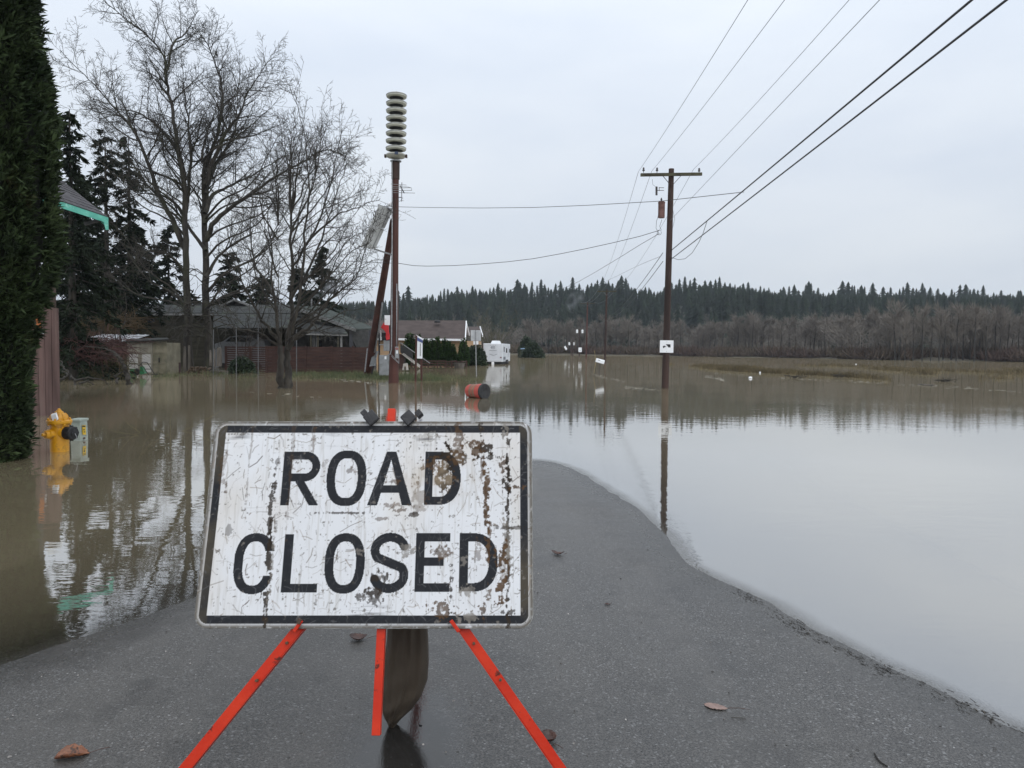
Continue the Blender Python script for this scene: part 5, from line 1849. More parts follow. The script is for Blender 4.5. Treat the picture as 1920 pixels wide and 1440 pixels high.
MB().slab([lerp4(.55, .30), lerp4(.68, .30), lerp4(.68, .88), lerp4(.55, .88)], (-.004, .004, 0)).build('dark_print', M_grey, inf)
# ================================================================ HYDRANT, PEDESTAL, FENCE PANEL, TEAL HOUSE
M_yel = pm('yellow_hydrant_paint', (0.52, 0.235, 0.006), (0.64, 0.31, 0.010), 8, .42, .2, 40, c3=(.20, .095, .02), c3scale=9, c3lo=.54, c3hi=.72)
hb = gp(113, 846)
hy = thing('fire_hydrant', 'yellow fire hydrant with black side cap half under flood water', 'fire hydrant', (hb.x, hb.y, 0))
HP = lambda px, py, dy=0: at(px, py, hb.y + dy)
h0 = HP(112, 846)
zz = lambda py: HP(112, py).z
r_ = 16 / FPX * hb.y
cx = h0.x
MB().lathe([(r_ * .98, -.35), (r_, zz(830)), (r_, zz(800)), (r_ * 1.02, zz(794))], (cx, hb.y, 0), n=28).build('barrel', M_yel, hy, auto=40)
MB().lathe([(r_, zz(794)), (r_ * 1.30, zz(793.6)), (r_ * 1.36, zz(791)), (r_ * 1.36, zz(788)), (r_ * 1.25, zz(786.8)), (r_ * .9, zz(786.5))], (cx, hb.y, 0), n=28).build('flange', M_yel, hy, auto=40)
for k in range(8):
    a = k * math.pi / 4 + .2
    c = Vector((cx + math.cos(a) * r_ * 1.17, hb.y + math.sin(a) * r_ * 1.17, zz(786.8)))
    MB().lathe([(.017, -.075), (.017, .02), (.010, .026)], c, n=6).build('bolt', M_yel, hy)
dome = MB()
dome.lathe([(r_ * .95, zz(787)), (r_ * .93, zz(783)), (r_ * .82, zz(778.5)), (r_ * .62, zz(775)), (r_ * .46, zz(773.6)), (r_ * .44, zz(771.5)), (r_ * .30, zz(770.8)), (r_ * .26, zz(768.8)), (r_ * .17, zz(768.4)), (r_ * .14, zz(766)), (.01, zz(765.6))], (cx, hb.y, 0), n=28)
bn = dome.build('bonnet', M_yel, hy, auto=50)
for k in range(6):
    a = k * math.pi / 3 + .5
    MB().tube([(cx + math.cos(a) * r_ * q, hb.y + math.sin(a) * r_ * q, zz(py) + .004) for q, py in ((.93, 783), (.82, 778.5), (.62, 775))], .008, 5).build('rib', M_yel, bn)
dl = Vector((-.485, -.874, 0)).normalized()
c = Vector((cx, hb.y, zz(812.5)))
MB().lathe([(.075, .06), (.075, .155), (.062, .165), (.058, .21), (.03, .215), (.022, .25), (.012, .255)], c, axis=dl, n=18).build('side_nozzle', M_yel, hy, auto=40)
db = Vector((.964, -.274, 0)).normalized()
c2 = Vector((cx, hb.y, zz(811)))
MB().lathe([(.105, .03), (.10, r_ * .98), (.085, .15)], c2, axis=db, n=20).build('outlet_neck', M_yel, hy, auto=40)
cap = MB().lathe([(.094, .12), (.094, .20), (.10, .205), (.10, .25), (.088, .265), (.055, .268), (.05, .285), (.02, .288)], c2, axis=db, n=24).build('outlet_cap', M_black, hy, auto=40)
for k in range(8):
    a = k * math.pi / 4
    _, u_, v_ = frame(db)
    MB().obox(c2 + db * .225 + (u_ * math.cos(a) + v_ * math.sin(a)) * .102, db * .02, (u_ * math.cos(a) + v_ * math.sin(a)) * .01, (v_ * math.cos(a) - u_ * math.sin(a)) * .012).build('lug', M_black, cap)
MB().tube([c2 + db * .285, c2 + db * .29 + Vector((.02, 0, -.05)), c2 + db * .28 + Vector((.03, 0, -.10))], .004, 5).build('chain', M_galv, cap)
tg = MB().obox(HP(102.5, 782, -r_ * 1.0), (.035, 0, .012), (0, .012, .01), (-.02, .01, .045)).build('paper_scrap', M_white)
tag(tg, 'scrap of white paper stuck on the hydrant bonnet', 'paper')

pb_ = gp(151, 827)
M_ped = pm('grey_green_plastic', (0.27, 0.31, 0.27), (0.36, 0.40, 0.35), 5, .5, .05, c3=(.16, .18, .15), c3scale=5)
ped = thing('utility_pedestal', 'grey green utility pedestal with yellow warning label behind hydrant', 'utility box', (pb_.x, pb_.y, 0))
PQ = lambda px, py, dy=0: at(px, py, pb_.y + dy)
w_, dep_ = .085, .25
pz = lambda py: PQ(151, py).z
px0 = PQ(140.5, 820).x
body = [(px0 - w_ * 1.06, pb_.y, -.3), (px0 + w_ * 1.06, pb_.y, -.3), (px0 + w_ * 1.06, pb_.y + dep_, -.3), (px0 - w_ * 1.06, pb_.y + dep_, -.3),
        (px0 - w_ * .93, pb_.y + .02, pz(789)), (px0 + w_ * .93, pb_.y + .02, pz(789)), (px0 + w_ * .93, pb_.y + dep_ - .02, pz(789)), (px0 - w_ * .93, pb_.y + dep_ - .02, pz(789))]
MB().hexa(body).build('body', M_ped, ped, bevel=.016)
MB().box((px0 - w_ * 1.04, pb_.y - .006, pz(791)), (px0 + w_ * 1.04, pb_.y + dep_ + .006, pz(786))).build('lid', M_ped, ped, bevel=.012)
M_lab = pm('yellow_label', (0.60, 0.38, 0.01), (0.68, 0.45, 0.02), 9, .5, c3=(.35, .25, .06), c3scale=20)
def onside(px, py, e=.0):
    d = ray(px, py)
    return C0 + d * ((px0 + w_ * 1.06 + .004 + e - C0.x) / d.x)
lb = MB().slab([onside(154, 797), onside(160, 797), onside(161, 815), onside(155, 815)], (.003, 0, 0)).build('warning_label', M_lab, ped)
for (a0, b0_, a1, b1_) in ((154.6, 798, 159.6, 800.5), (156.5, 804.5, 158.5, 807), (156.8, 809, 159.6, 810.6)):
    MB().slab([onside(a0, b0_, .004), onside(a1, b0_, .004), onside(a1, b1_, .004), onside(a0, b1_, .004)], (.002, 0, 0)).build('label_print', M_black, lb)
MB().box((px0 + w_ * 1.06 + .002, pb_.y + .08, .02), (px0 + w_ * 1.06 + .012, pb_.y + .12, .05)).build('latch', M_rust, ped)

M_ply = pm('red_brown_plywood', (0.060, 0.034, 0.029), (0.135, 0.082, 0.071), 7, .85, .5, 30, stretch=(1, 1, .08), c3=(.20, .145, .125), c3scale=3, c3lo=.48, c3hi=.72)
fpb = gp(112, 780)
fen = thing('plywood_fence', 'weathered red brown grooved plywood fence end right of cedar tree', 'fence', (fpb.x, fpb.y, 0))
FQ = lambda px, py, dy=0: at(px, py, fpb.y + dy)
fz1, fx0, fx1 = FQ(112, 578).z, FQ(22, 780).x, FQ(112, 780).x
n_b = 7
bw = (fx1 - fx0) / n_b
for k in range(n_b):
    MB().box((fx0 + k * bw + .004, fpb.y, -.4), (fx0 + (k + 1) * bw - .004, fpb.y + .035, fz1)).build('plank', M_ply, fen, bevel=.003)
MB().box((fx0, fpb.y + .04, -.4), (fx1 - .02, fpb.y + .055, fz1 - .02)).build('backing', M_ply, fen)
MB().box(*(lambda a, c: ((a.x, fpb.y - .004, a.z), (c.x, fpb.y - .001, c.z)))(FQ(68, 621), FQ(76, 587))).build('orange_patch', pm('orange_wood_patch', (.30, .09, .025), (.38, .13, .04), 9, .8, stretch=(1, 1, .2)), fen)
MB().box(*(lambda a, c: ((a.x, fpb.y - .01, a.z), (c.x, fpb.y - .001, c.z)))(FQ(79, 626.5), FQ(82.5, 622))).build('white_tag', M_white, fen)
pst = thing('shingled_post', 'brown shingled post with white cap above the plywood fence', 'post', (FQ(85, 600).x, fpb.y + .5, 0))
M_shin = pm('brown_shingle', (0.030, 0.019, 0.013), (0.065, 0.042, 0.030), 6, .85, .4, 30)
x0, x1 = FQ(75, 600, .5).x, FQ(95, 600, .5).x
MB().box((x0 + .015, fpb.y + .5, -.3), (x1 - .015, fpb.y + .74, FQ(85, 524, .5).z)).build('core', M_shin, pst)
zt = FQ(85, 526, .5).z
for r in range(5):
    for c_i in range(2):
        off = (r % 2) * .04
        xa = x0 + (x1 - x0) * c_i / 2 + (off if c_i else 0)
        xb = x0 + (x1 - x0) * (c_i + 1) / 2 + (off if not c_i else 0) - .006
        z1_ = zt - r * .15
        MB().hexa([(xa, fpb.y + .465, z1_ - .16), (xb, fpb.y + .465, z1_ - .16), (xb, fpb.y + .498, z1_ - .16), (xa, fpb.y + .498, z1_ - .16),
                   (xa, fpb.y + .485, z1_), (xb, fpb.y + .485, z1_), (xb, fpb.y + .498, z1_), (xa, fpb.y + .498, z1_)]).build('shingle', M_shin, pst)
MB().box((FQ(82, 520, .5).x, fpb.y + .47, FQ(85, 524, .5).z), (FQ(95.5, 520, .5).x, fpb.y + .75, FQ(85, 515, .5).z)).build('white_cap', M_white, pst, bevel=.01)

# teal-edged house behind the cedar: only a roof corner shows
M_teal = pm('peeling_teal_paint', (0.075, 0.34, 0.26), (0.12, 0.44, 0.34), 6, .6, .2, c3=(.28, .55, .47), c3scale=7, c3lo=.55)
M_slate = pm('dark_roof_shingle', (0.030, 0.027, 0.030), (0.060, 0.055, 0.060), 5, .8, .4, 40)
YT = 19.0
tq = lambda px, py, dy=0: at(px, py, YT + dy)
e0, e1 = tq(203, 408, 0), tq(40, 352, 0.0)     # lower edge of roof facing us (rake)
e1 = tq(20, 346, .0)
r1 = tq(120, 342, 4.0)
r0 = tq(20, 290, 4.0)
tbase = tq(60, 690, 2)
tho = thing('teal_house', 'house with dark shingle roof and teal fascia behind the cedar tree', 'house', (tbase.x, tbase.y, 0))
E1, R0 = e0 + (e1 - e0) * 2.2, r1 + (r0 - r1) * 2.2
rf_ = MB().slab([e0, r1, R0, E1], (0, 0, -.06)).build('roof', M_slate, tho)
# shingle courses
for k in range(9):
    f0, f1 = k / 9, (k + 1) / 9
    a, b_ = e1.lerp(r0, f0), e0.lerp(r1, f0)
    c, d_ = e0.lerp(r1, f1 + .02), e1.lerp(r0, f1 + .02)
    n_ = 14
    for j in range(6, n_):
        g0, g1 = j / n_, (j + 1) / n_ - .006
        MB().slab([a.lerp(b_, g0) + Vector((0, 0, .026)), a.lerp(b_, g1) + Vector((0, 0, .026)), d_.lerp(c, g1) + Vector((0, 0, .010)), d_.lerp(c, g0) + Vector((0, 0, .010))], (0, 0, -.012)).build('shingle', M_slate, rf_)
tz0 = Vector((0, 0, -.02))
fh = .20
MB().slab([e0 + Vector((0, -.03, .0)), E1 + Vector((0, -.03, 0)), E1 + Vector((0, -.03, -fh)), tq(196, 421) + Vector((0, -.03, .06)), tq(199, 431) + Vector((0, -.03, -.0)), tq(203.5, 431) + Vector((0, -.03, 0))], (0, .035, 0)).build('fascia', M_teal, tho)
MB().slab([e0 + Vector((0, 0, -.08)), r1 + Vector((0, 0, -.08)), r1 + Vector((0, 0, -.2)), e0 + Vector((0, 0, -.25))], (-.03, 0, 0)).build('eave_board', M_teal, tho)
M_dksid = pm('dark_siding', (0.022, 0.022, 0.022), (0.045, 0.045, 0.042), 4, .8, .2)
wx1 = e0.x - 5.2
def rz_(x, y):
    return e0.z + (x - e0.x) * (e1.z - e0.z) / (e1.x - e0.x) - .30
xl_ = E1.x + .4
fx_, bx_ = -12.3, -15.9
MB().hexa([(xl_, YT + .5, -.3), (fx_, YT + .5, -.3), (bx_, YT + 6, -.3), (xl_ - 1, YT + 6, -.3),
           (xl_, YT + .5, rz_(xl_, 0)), (fx_, YT + .5, rz_(fx_, 0)), (bx_, YT + 6, rz_(bx_, 0)), (xl_ - 1, YT + 6, rz_(xl_, 0))]).build('wall', M_dksid, tho)
MB().bar(tq(160, 420, .5), tq(196, 410, .05), .07, .07).build('bracket', M_dksid, tho)
# ================================================================ YARD: ranch house, shed, lean-to, fence, woodpile, car
M_mossroof = pm('mossy_grey_roof', (0.013, 0.014, 0.013), (0.034, 0.037, 0.035), 1.6, .9, .4, 12, c3=(.04, .055, .03), c3scale=.8)
M_grnroof = pm('dark_green_roof', (0.018, 0.026, 0.020), (0.038, 0.048, 0.040), 1.5, .9, .3, 14)
M_olive = pm('olive_siding', (0.032, 0.029, 0.019), (0.055, 0.050, 0.034), 1.2, .85, .2, stretch=(.3, .3, 6))
M_trim = pm('grey_white_trim', (0.14, 0.14, 0.135), (0.20, 0.20, 0.195), 4, .7)
M_glass = pm('dark_window_glass', (0.010, 0.012, 0.014), None, rough=.08)
M_fen = pm('red_brown_fence_board', (0.026, 0.011, 0.008), (0.052, 0.024, 0.017), 3, .85, .4, 20, stretch=(.4, 1, 3), island=.3)
Yh = 60.0
hq = lambda px, py, dy=0: at(px, py, Yh + dy)
hbs = hq(470, 690)
ho = thing('ranch_house', 'low dark ranch house with mossy roof behind the bare trees', 'house', (hbs.x, hbs.y, 0))
a, c = hq(240, 700), hq(560, 588)
MB().box((a.x, Yh, -.3), (c.x, Yh + 7, c.z - .05)).build('wall', M_olive, ho)
n_ = 7
for k in range(n_):
    z0, z1 = a.z + (c.z - .15 - a.z) * (.35 + .65 * k / n_), a.z + (c.z - .15 - a.z) * (.35 + .65 * (k + 1) / n_)
    MB().box((a.x, Yh - .03, z0), (c.x, Yh - .004, z1 - .03)).build('siding_board', M_olive, ho)
rfh = MB().slab([hq(236, 588.5, -.6), hq(565, 590, -.6), hq(560, 574, 3.2), hq(262, 574, 3.2)], (0, 0, .12)).build('roof', M_mossroof, ho)
MB().bar(hq(236, 589, -.64), hq(565, 590.5, -.64), .05, .16, (0, 0, 1)).build('gutter', M_trim, rfh)
MB().slab([hq(414, 575, 2.8), hq(440, 563, 2.8), hq(473, 575, 2.8)], (0, .2, 0)).build('dormer', M_dksid, ho)
for p_, q_ in (((412, 575), (440, 562.5)), ((440, 562.5), (475, 575.5))):
    MB().bar(hq(*p_, 2.6), hq(*q_, 2.6), .5, .14).build('dormer_rake', M_trim, ho)
MB().box((hq(245, 600).x, Yh - .02, hq(0, 602).z), (hq(290, 600).x, Yh - .035 + .0, hq(0, 592).z)).build('window', M_glass, ho)
# gable wing to the right
wg = MB().slab([hq(551, 577, -1.5), hq(600, 575.5, 3), hq(706, 618, 1.5), hq(666, 619, -3.5)], (0, 0, .10)).build('wing_roof', M_grnroof, ho)
MB().bar(hq(551, 577, -1.6), hq(667, 619.2, -3.6), .06, .22, (0, 0, 1)).build('rake_board', M_trim, wg)
MB().slab([hq(552, 590, -2), hq(652, 618, -3.2), hq(690, 618, -2), hq(690, 695, -2), hq(552, 700, -2)], (0, .3, 0)).build('wing_wall', M_dksid, ho)
MB().slab([hq(655, 619, -3.4), hq(705, 619, 1), hq(705, 700, 1), hq(655, 700, -3.4)], (0, .2, 0)).build('wing_side_wall', pm('charcoal_siding', (.028, .028, .032), (.04, .04, .045), 2, .8, .2, stretch=(.3, .3, 7)), ho)
pr = MB().slab([hq(556, 606, -2.2), hq(640, 612, -2.2), hq(652, 627.5, -5), hq(574, 626, -5)], (0, 0, .08)).build('porch_roof', M_mossroof, ho)
MB().bar(hq(572, 626.3, -5.05), hq(652, 628.3, -5.05), .05, .13, (0, 0, 1)).build('porch_gutter', M_trim, pr)
for px in (583, 596, 634, 640):
    MB().bar(hq(px, 627, -4.9), hq(px, 690, -4.9), .12, .12).build('porch_post', M_trim if px in (640,) else M_olive, ho)
for k in range(4):
    MB().bar(hq(584 + 3.2 * k, 629, -4.7), hq(584 + 3.2 * k, 660, -4.7), .08, .04).build('porch_board', M_trim, ho)
MB().slab([hq(598, 632, -2.3), hq(633, 632, -2.3), hq(633, 655, -2.3), hq(598, 655, -2.3)], (0, .05, 0)).build('window', M_glass, ho)
MB().lathe([(.06, 0), (.06, .45), (.09, .46), (.09, .56), (.03, .6)], hq(584, 574, 1), n=10).build('chimney_pipe', M_galv, ho, auto=40)
MB().box((hq(645, 594, 1.5).x, Yh + 1.5, hq(0, 594).z - .1), (hq(650, 594, 1.5).x, Yh + 1.8, hq(0, 588).z)).build('roof_vent', M_galv, ho)
MB().slab([hq(400, 616, -5), hq(560, 616, -5), hq(565, 590.2, -.7), hq(400, 589.8, -.7)], (0, 0, .06)).build('carport_roof', M_mossroof, ho)

# white car behind fence
cq = lambda px, py, dy=0: at(px, py, 58 + dy)
car = thing('parked_car', 'pale car roof showing over the fence under the carport', 'car', (cq(455, 690).x, 58, 0))
M_car = pm('white_car_paint', (.16, .165, .17), (.20, .205, .21), 2, .3)
prof = [(402, 690), (402, 645), (418, 640), (430, 631), (450, 628.5), (470, 630), (480, 635.5), (493, 637), (497, 646), (497, 690)]
MB().slab([cq(*p) for p in prof], (0, 1.6, 0)).build('body', M_car, car, bevel=.05)
MB().slab([cq(422, 640.5, -.01), cq(432, 633, -.01), cq(450, 631, -.01), cq(461, 632, -.01), cq(461, 641, -.01)], (0, .008, 0)).build('window', M_glass, car)
MB().slab([cq(463, 641, -.01), cq(463, 632, -.01), cq(470, 632.5, -.01), cq(478, 638, -.01)], (0, .008, 0)).build('window', M_glass, car)
for px in (418, 484):
    MB().lathe([(.05, -.1), (.28, -.1), (.31, -.05), (.31, .1), (.05, .1)], cq(px, 688, 0), axis=(0, 1, 0), n=16).build('wheel', M_black, car)

# board fence: each panel a fence length of horizontal boards between posts
fy = 46.0
fq = lambda px, py, dy=0: at(px, py, fy + dy)
fence = thing('board_fence', 'red brown horizontal board fence between the bare tree and brace pole', 'fence', (fq(560, 700).x, fy, 0))
posts = [424, 470, 500, 522, 573, 622, 662, 692]
rngf = random.Random(9)
for i, px in enumerate(posts):
    MB().box((fq(px - 2, 690).x, fy - .06, -.3), (fq(px + 2, 690).x, fy + .06, fq(px, 649).z)).build('post', M_fen, fence)
for i in range(len(posts) - 1):
    xa, xb = fq(posts[i] + 2, 690).x, fq(posts[i + 1] - 2, 690).x
    top, bot = fq(600, 650).z, .02
    if i in (0, 1):
        nb = 12
    else:
        nb = 8
    bh = (top - bot) / nb
    for k in range(nb):
        g = .045 if nb == 12 else .012
        dy = rngf.uniform(-.012, .012)
        MB().box((xa, fy - .02 + dy, bot + k * bh), (xb, fy + .005 + dy, bot + (k + 1) * bh - g)).build('board', M_fen, fence)
M_postd = pm('dull_grey_post', (.07, .072, .075), (.11, .112, .115), 6, .6)
# thin metal posts (trellis posts)
for px, t_, b_, lab in ((400, 618, 700, 'thin grey metal post nearest the woodpile'), (443, 613, 696, 'second thin grey metal post right of the woodpile'), (484, 611, 695, 'third thin grey metal post left of the split tree'), (556, 592, 690, 'tall thin grey metal post right of the split tree trunk')):
    p0, p1 = at(px, b_, 42), at(px, t_, 42)
    p0.z = -.2
    tag(MB().tube([p0, p1], .024, 8).build('metal_post', M_postd), lab, 'post', 'thin metal posts in the yard')

# shed of old panelled doors
sy_ = gp(275, 701).y
sq = lambda px, py, dy=0: at(px, py, sy_ + dy)
M_door = pm('dirty_cream_door', (0.15, 0.135, 0.105), (0.27, 0.25, 0.20), 2.0, .8, .2, stretch=(1, 1, .5), c3=(.09, .085, .05), c3scale=1.1, c3lo=.5, c3hi=.75)
M_door2 = pm('mossy_cream_door', (0.12, 0.11, 0.075), (0.20, 0.18, 0.125), 2.0, .8, .2, c3=(.07, .068, .038), c3scale=1.3, c3lo=.45, c3hi=.7)
M_pale = pm('pale_door_panel', (0.33, 0.32, 0.30), (0.42, 0.41, 0.385), 2.0, .8)
sh = thing('garden_shed', 'small shed built from dirty cream panelled doors standing in water', 'shed', (sq(275, 700).x, sy_, 0))
MB().box((sq(239, 700).x, sy_ + .06, -.4), (sq(312, 700).x, sy_ + 1.8, sq(275, 642).z)).build('body', M_door2, sh)
for (x0, x1, mat, y_top) in ((238.5, 262.5, M_door, 642), (263.5, 286, M_door, 641.5), (287, 313, M_door2, 640)):
    d_ = MB().box((sq(x0, 700).x, sy_, -.4), (sq(x1, 700).x, sy_ + .05, sq(x0, y_top).z)).build('door_leaf', mat, sh, bevel=.006)
    w_ = x1 - x0
    for r, (pt, pb2) in enumerate(((646, 661), (664, 681), (683.5, 698))):
        cols = ((.16, .86),) if mat is M_door else ((.1, .46), (.54, .9))
        for (u0, u1) in cols:
            xa, xb = sq(x0 + w_ * u0, 690).x, sq(x0 + w_ * u1, 690).x
            za, zb = sq(x0, pb2).z, sq(x0, pt).z
            pmat = M_pale if (mat is M_door and r >= 1) else mat
            MB().box((xa, sy_ - .018, za), (xb, sy_ - .002, zb)).build('door_panel', pmat, d_, bevel=.006)
            for (fa, fb, fc, fd) in ((xa - .03, xb + .03, za - .035, za - .005), (xa - .03, xb + .03, zb + .005, zb + .035)):
                MB().box((fa, sy_ - .025, fc), (fb, sy_ - .002, fd)).build('moulding', mat, d_)
MB().box((sq(298, 680).x, sy_ - .05, sq(0, 676).z), (sq(299.6, 680).x, sy_ - .002, sq(0, 668).z)).build('handle', M_black, sh)
MB().slab([sq(236, 641, -.2), sq(316, 637.5, -.2), sq(314, 634.5, 1.6), sq(238, 637, 1.6)], (0, 0, .05)).build('roof', M_mossroof, sh)
# metal roofed lean-to
lq = lambda px, py, dy=0: at(px, py, sy_ + 2 + dy)
lt = thing('lean_to', 'lean-to with pale wet metal roof left of the shed', 'shed', (lq(200, 700).x, sy_ + 2, 0))
M_tin = pm('wet_tin_roof', (0.55, 0.57, 0.60), (0.68, 0.70, 0.73), 2, .3, .1, metal=.3)
rl = MB().slab([lq(138, 640, -.8), lq(242, 640, -.8), lq(280, 628.5, 2.2), lq(190, 628, 2.2)], (0, 0, .03)).build('roof', M_tin, lt)
for k in range(7):
    f = (k + .5) / 7
    MB().bar(lq(138, 640, -.8).lerp(lq(242, 640, -.8), f) + Vector((0, 0, .045)), lq(190, 628, 2.2).lerp(lq(280, 628.5, 2.2), f) + Vector((0, 0, .045)), .05, .03).build('roof_rib', M_tin, rl)
MB().box((lq(140, 700).x, sy_ + 3.5, -.3), (lq(245, 700).x, sy_ + 3.7, lq(0, 640, 0).z - .2)).build('back_wall', M_dksid, lt)
for px in (140, 185, 236):
    MB().bar(lq(px, 705, -.6), lq(px, 641, -.6), .09, .09, (0, 1, 0)).build('post', M_arm, lt)
# bramble tangle in front of it
def tangle(label, x0, x1, y0, y1, Y0, Y1, n, seed, mat, name, cat, r=.012, kind=None, fall=.4):
    rng = random.Random(seed)
    out = []
    for k in range(n):
        a = at(rng.uniform(x0, x1), rng.uniform(y0, y1), rng.uniform(Y0, Y1))
        d = Vector((rng.gauss(0, 1), rng.gauss(0, .6), rng.gauss(.1, .5)))
        L = rng.uniform(.5, 1.6)
        pts = [a]
        d.normalize()
        for i in range(5):
            d = (d + Vector((rng.gauss(0, .25), rng.gauss(0, .25), -fall * .4 + rng.gauss(0, .15)))).normalized()
            pts.append(pts[-1] + d * L / 5)
        out.append(([tuple(p) for p in pts], [r, r, r * .9, r * .8, r * .6, r * .4]))
    V, F = tubes_np(out, 4)
    return tag(mesh_np(name, V, [F], mat), label, cat, kind=kind)
M_vine = pm('purple_brown_vine', (0.040, 0.016, 0.014), (0.085, 0.040, 0.033), 1.5, .9, island=.4)
M_olivine = pm('olive_brown_vine', (0.045, 0.038, 0.016), (0.085, 0.072, 0.030), 1.5, .9, island=.4)
tangle('purple brown bramble tangle heaped over the lean-to front', 105, 238, 636, 672, 33, 42, 900, 1, M_vine, 'bramble', 'bramble', .013, 'stuff')
tangle('olive brown weeds hanging under the bramble by the water', 110, 232, 668, 708, 34, 41, 700, 2, M_olivine, 'weeds', 'weeds', .010, 'stuff')
tangle('rusty brown dead bracken behind the lean-to roof', 170, 262, 595, 632, 46, 50, 500, 3, pm('rusty_bracken', (.05, .032, .014), (.085, .055, .022), 1, .9), 'dead_bracken', 'bracken', .015, 'stuff', fall=.1)
# leaning dark stump and drowned branches
rng = random.Random(2)
b0 = gp(243, 721)
stp = thing('leaning_vine_tree', 'dark leaning vine trunk rising from water left of shed', 'tree', (b0.x, b0.y, 0), 'bare deciduous trees in the yard')
out = []
lq2 = lambda px, py, dy=0: at(px, py, b0.y + dy)
limb(out, rng, [lq2(244, 728), lq2(240, 705), lq2(232, 685), lq2(222, 668), lq2(205, 655)], .13, .05, maxl=2, lenf=1.6, dens=1.5)
limb(out, rng, [lq2(228, 676), lq2(214, 662), lq2(190, 652), lq2(160, 650)], .06, .015, maxl=2, lenf=1.6, dens=1.5)
branches_to(out, stp, M_bark2)
for lst, lab in ((((137, 726), (139, 712), (133, 703), (120, 690), (112, 678)), 'drowned forked branch nearest the plywood fence'), (((140, 715), (160, 708), (190, 712), (205, 722)), 'long drowned branch arching over the water by the weeds'),
                 (((150, 720), (165, 714), (176, 722)), 'short drowned branch looping into the water'), (((222, 718), (216, 708), (222, 700), (236, 697)), 'curled drowned branch beside the leaning trunk'), (((112, 712), (128, 703), (115, 696)), 'small drowned fork touching the plywood fence')):
    p_ = [at(a, b_, gp(lst[0][0], 722).y + .3 * i) for i, (a, b_) in enumerate(lst)]
    out = []
    limb(out, rng, p_, .055, .02, maxl=1, lenf=.6, dens=1.2)
    th = thing('drowned_branch', lab, 'branch', p_[0], 'drowned branches')
    branches_to(out, th, M_bark2)
# green barrow and hand cart
b0 = gp(255, 706)
M_grn = pm('green_plastic', (0.02, 0.13, 0.05), (0.03, 0.17, 0.07), 5, .5)
wb = thing('wheelbarrow', 'green wheelbarrow tipped up in front of the shed', 'wheelbarrow', (b0.x, b0.y, 0))
wq = lambda px, py, dy=0: at(px, py, b0.y + dy)
MB().hexa([wq(245, 706), wq(255, 706), wq(255, 705, .5), wq(245, 705, .5), wq(243, 692), wq(257, 692, -.05), wq(257, 691, .6), wq(243, 691, .6)]).build('tray', M_grn, wb, bevel=.02)
MB().lathe([(.04, -.04), (.16, -.04), (.18, 0), (.16, .04), (.04, .04)], wq(257, 697, -.1), axis=(.4, 1, 0), n=14).build('wheel', M_black, wb, auto=40)
hc = thing('hand_cart', 'black framed hand truck with green bin leaning on shed', 'cart', (wq(270, 706).x, b0.y - .3, 0))
m = MB()
for (a, c) in (((264, 682), (279, 703)), ((276, 680), (290, 702)), ((264, 682), (268, 679)), ((268, 679), (276, 680)), ((272, 692), (283, 692)), ((258, 686), (264, 684)), ((284, 702), (296, 702))):
    m.tube([wq(*a, -.3), wq(*c, -.25)], .018, 6)
m.build('frame', M_black, hc)
MB().slab([wq(262, 688, -.2), wq(266, 687, -.2), wq(271, 700, -.2), wq(262, 703, -.2)], (0, .25, 0)).build('bin', M_grn, hc, bevel=.01)
# woodpile, drum, planks
wY = 43.5
wp = lambda px, py, dy=0: at(px, py, wY + dy)
pile = thing('woodpile', 'low pile of split firewood at the foot of twin trunked tree', 'woodpile', (wp(372, 704).x, wY, 0))
M_log = pm('split_firewood', (0.050, 0.034, 0.022), (0.115, 0.082, 0.055), 6, .9, .3, island=.3)
rngw = random.Random(5)
for row in range(4):
    n_ = 13 - row * 2
    for k in range(n_):
        px = 347 + row * 3.5 + (396 - 347 - row * 7) * k / (n_ - 1) + rngw.uniform(-.8, .8)
        c = wp(px, 700.5 - row * 3.6 + rngw.uniform(-.5, .5), rngw.uniform(-.15, .15))
        a = rngw.uniform(0, 6.28)
        L = rngw.uniform(.35, .5)
        d = Vector((rngw.gauss(0, .25), 1, rngw.gauss(0, .06))).normalized()
        _, u_, v_ = frame(d)
        s_ = rngw.uniform(.055, .085)
        tri = [c + (u_ * math.cos(a + q) + v_ * math.sin(a + q)) * s_ * w for q, w in ((0, 1.1), (1.9, 1), (3.0, .8), (4.2, 1))]
        MB().slab(tri, d * L).build('log', M_log, pile)
dr = thing('steel_drum', 'dark red steel drum between shed and woodpile', 'drum', (wp(329, 700).x, wY, 0))
MB().lathe([(.02, -.2), (.28, -.2), (.28, .12), (.29, .14), (.28, .16), (.28, .36), (.29, .38), (.28, .40), (.28, .60), (.29, .62), (.26, .60), (.02, .59)], (wp(329, 700).x, wY, 0), n=20).build('drum_shell', pm('dark_maroon', (.028, .012, .013), (.05, .022, .022), 4, .7), dr, auto=40)
dp = [(343, 650, 349, 698, 'grey plank propped behind the drum'), (352, 648, 357, 697, 'weathered brown plank left of the trunk foot'), (399, 655, 404, 688, 'pale plank leaning right of twin trunks'), (406, 652, 416, 687, 'broad pale split plank leaning right of twin trunks'), (392, 657, 397, 686, 'narrow dark plank beside the twin trunks')]
M_plk = pm('grey_weathered_plank', (0.06, 0.052, 0.042), (0.12, 0.105, 0.088), 4, .9, .4, 20, stretch=(1, 1, .2))
for (a, t_, c, b_, lab) in dp:
    p = [wp(a, b_, .9), wp(c, b_, .9), wp(c - .8, t_ + 1, 1.2), wp((a + c) / 2, t_ - .8, 1.2), wp(a + .6, t_, 1.2)]
    tag(MB().slab(p, (0, .05, 0)).build('plank', M_plk), lab, 'plank', 'planks propped by the twin trunks')
bn = thing('garden_bench', 'small grey plank bench standing in water right of the woodpile', 'bench', (wp(417, 702).x, wY - .3, 0))
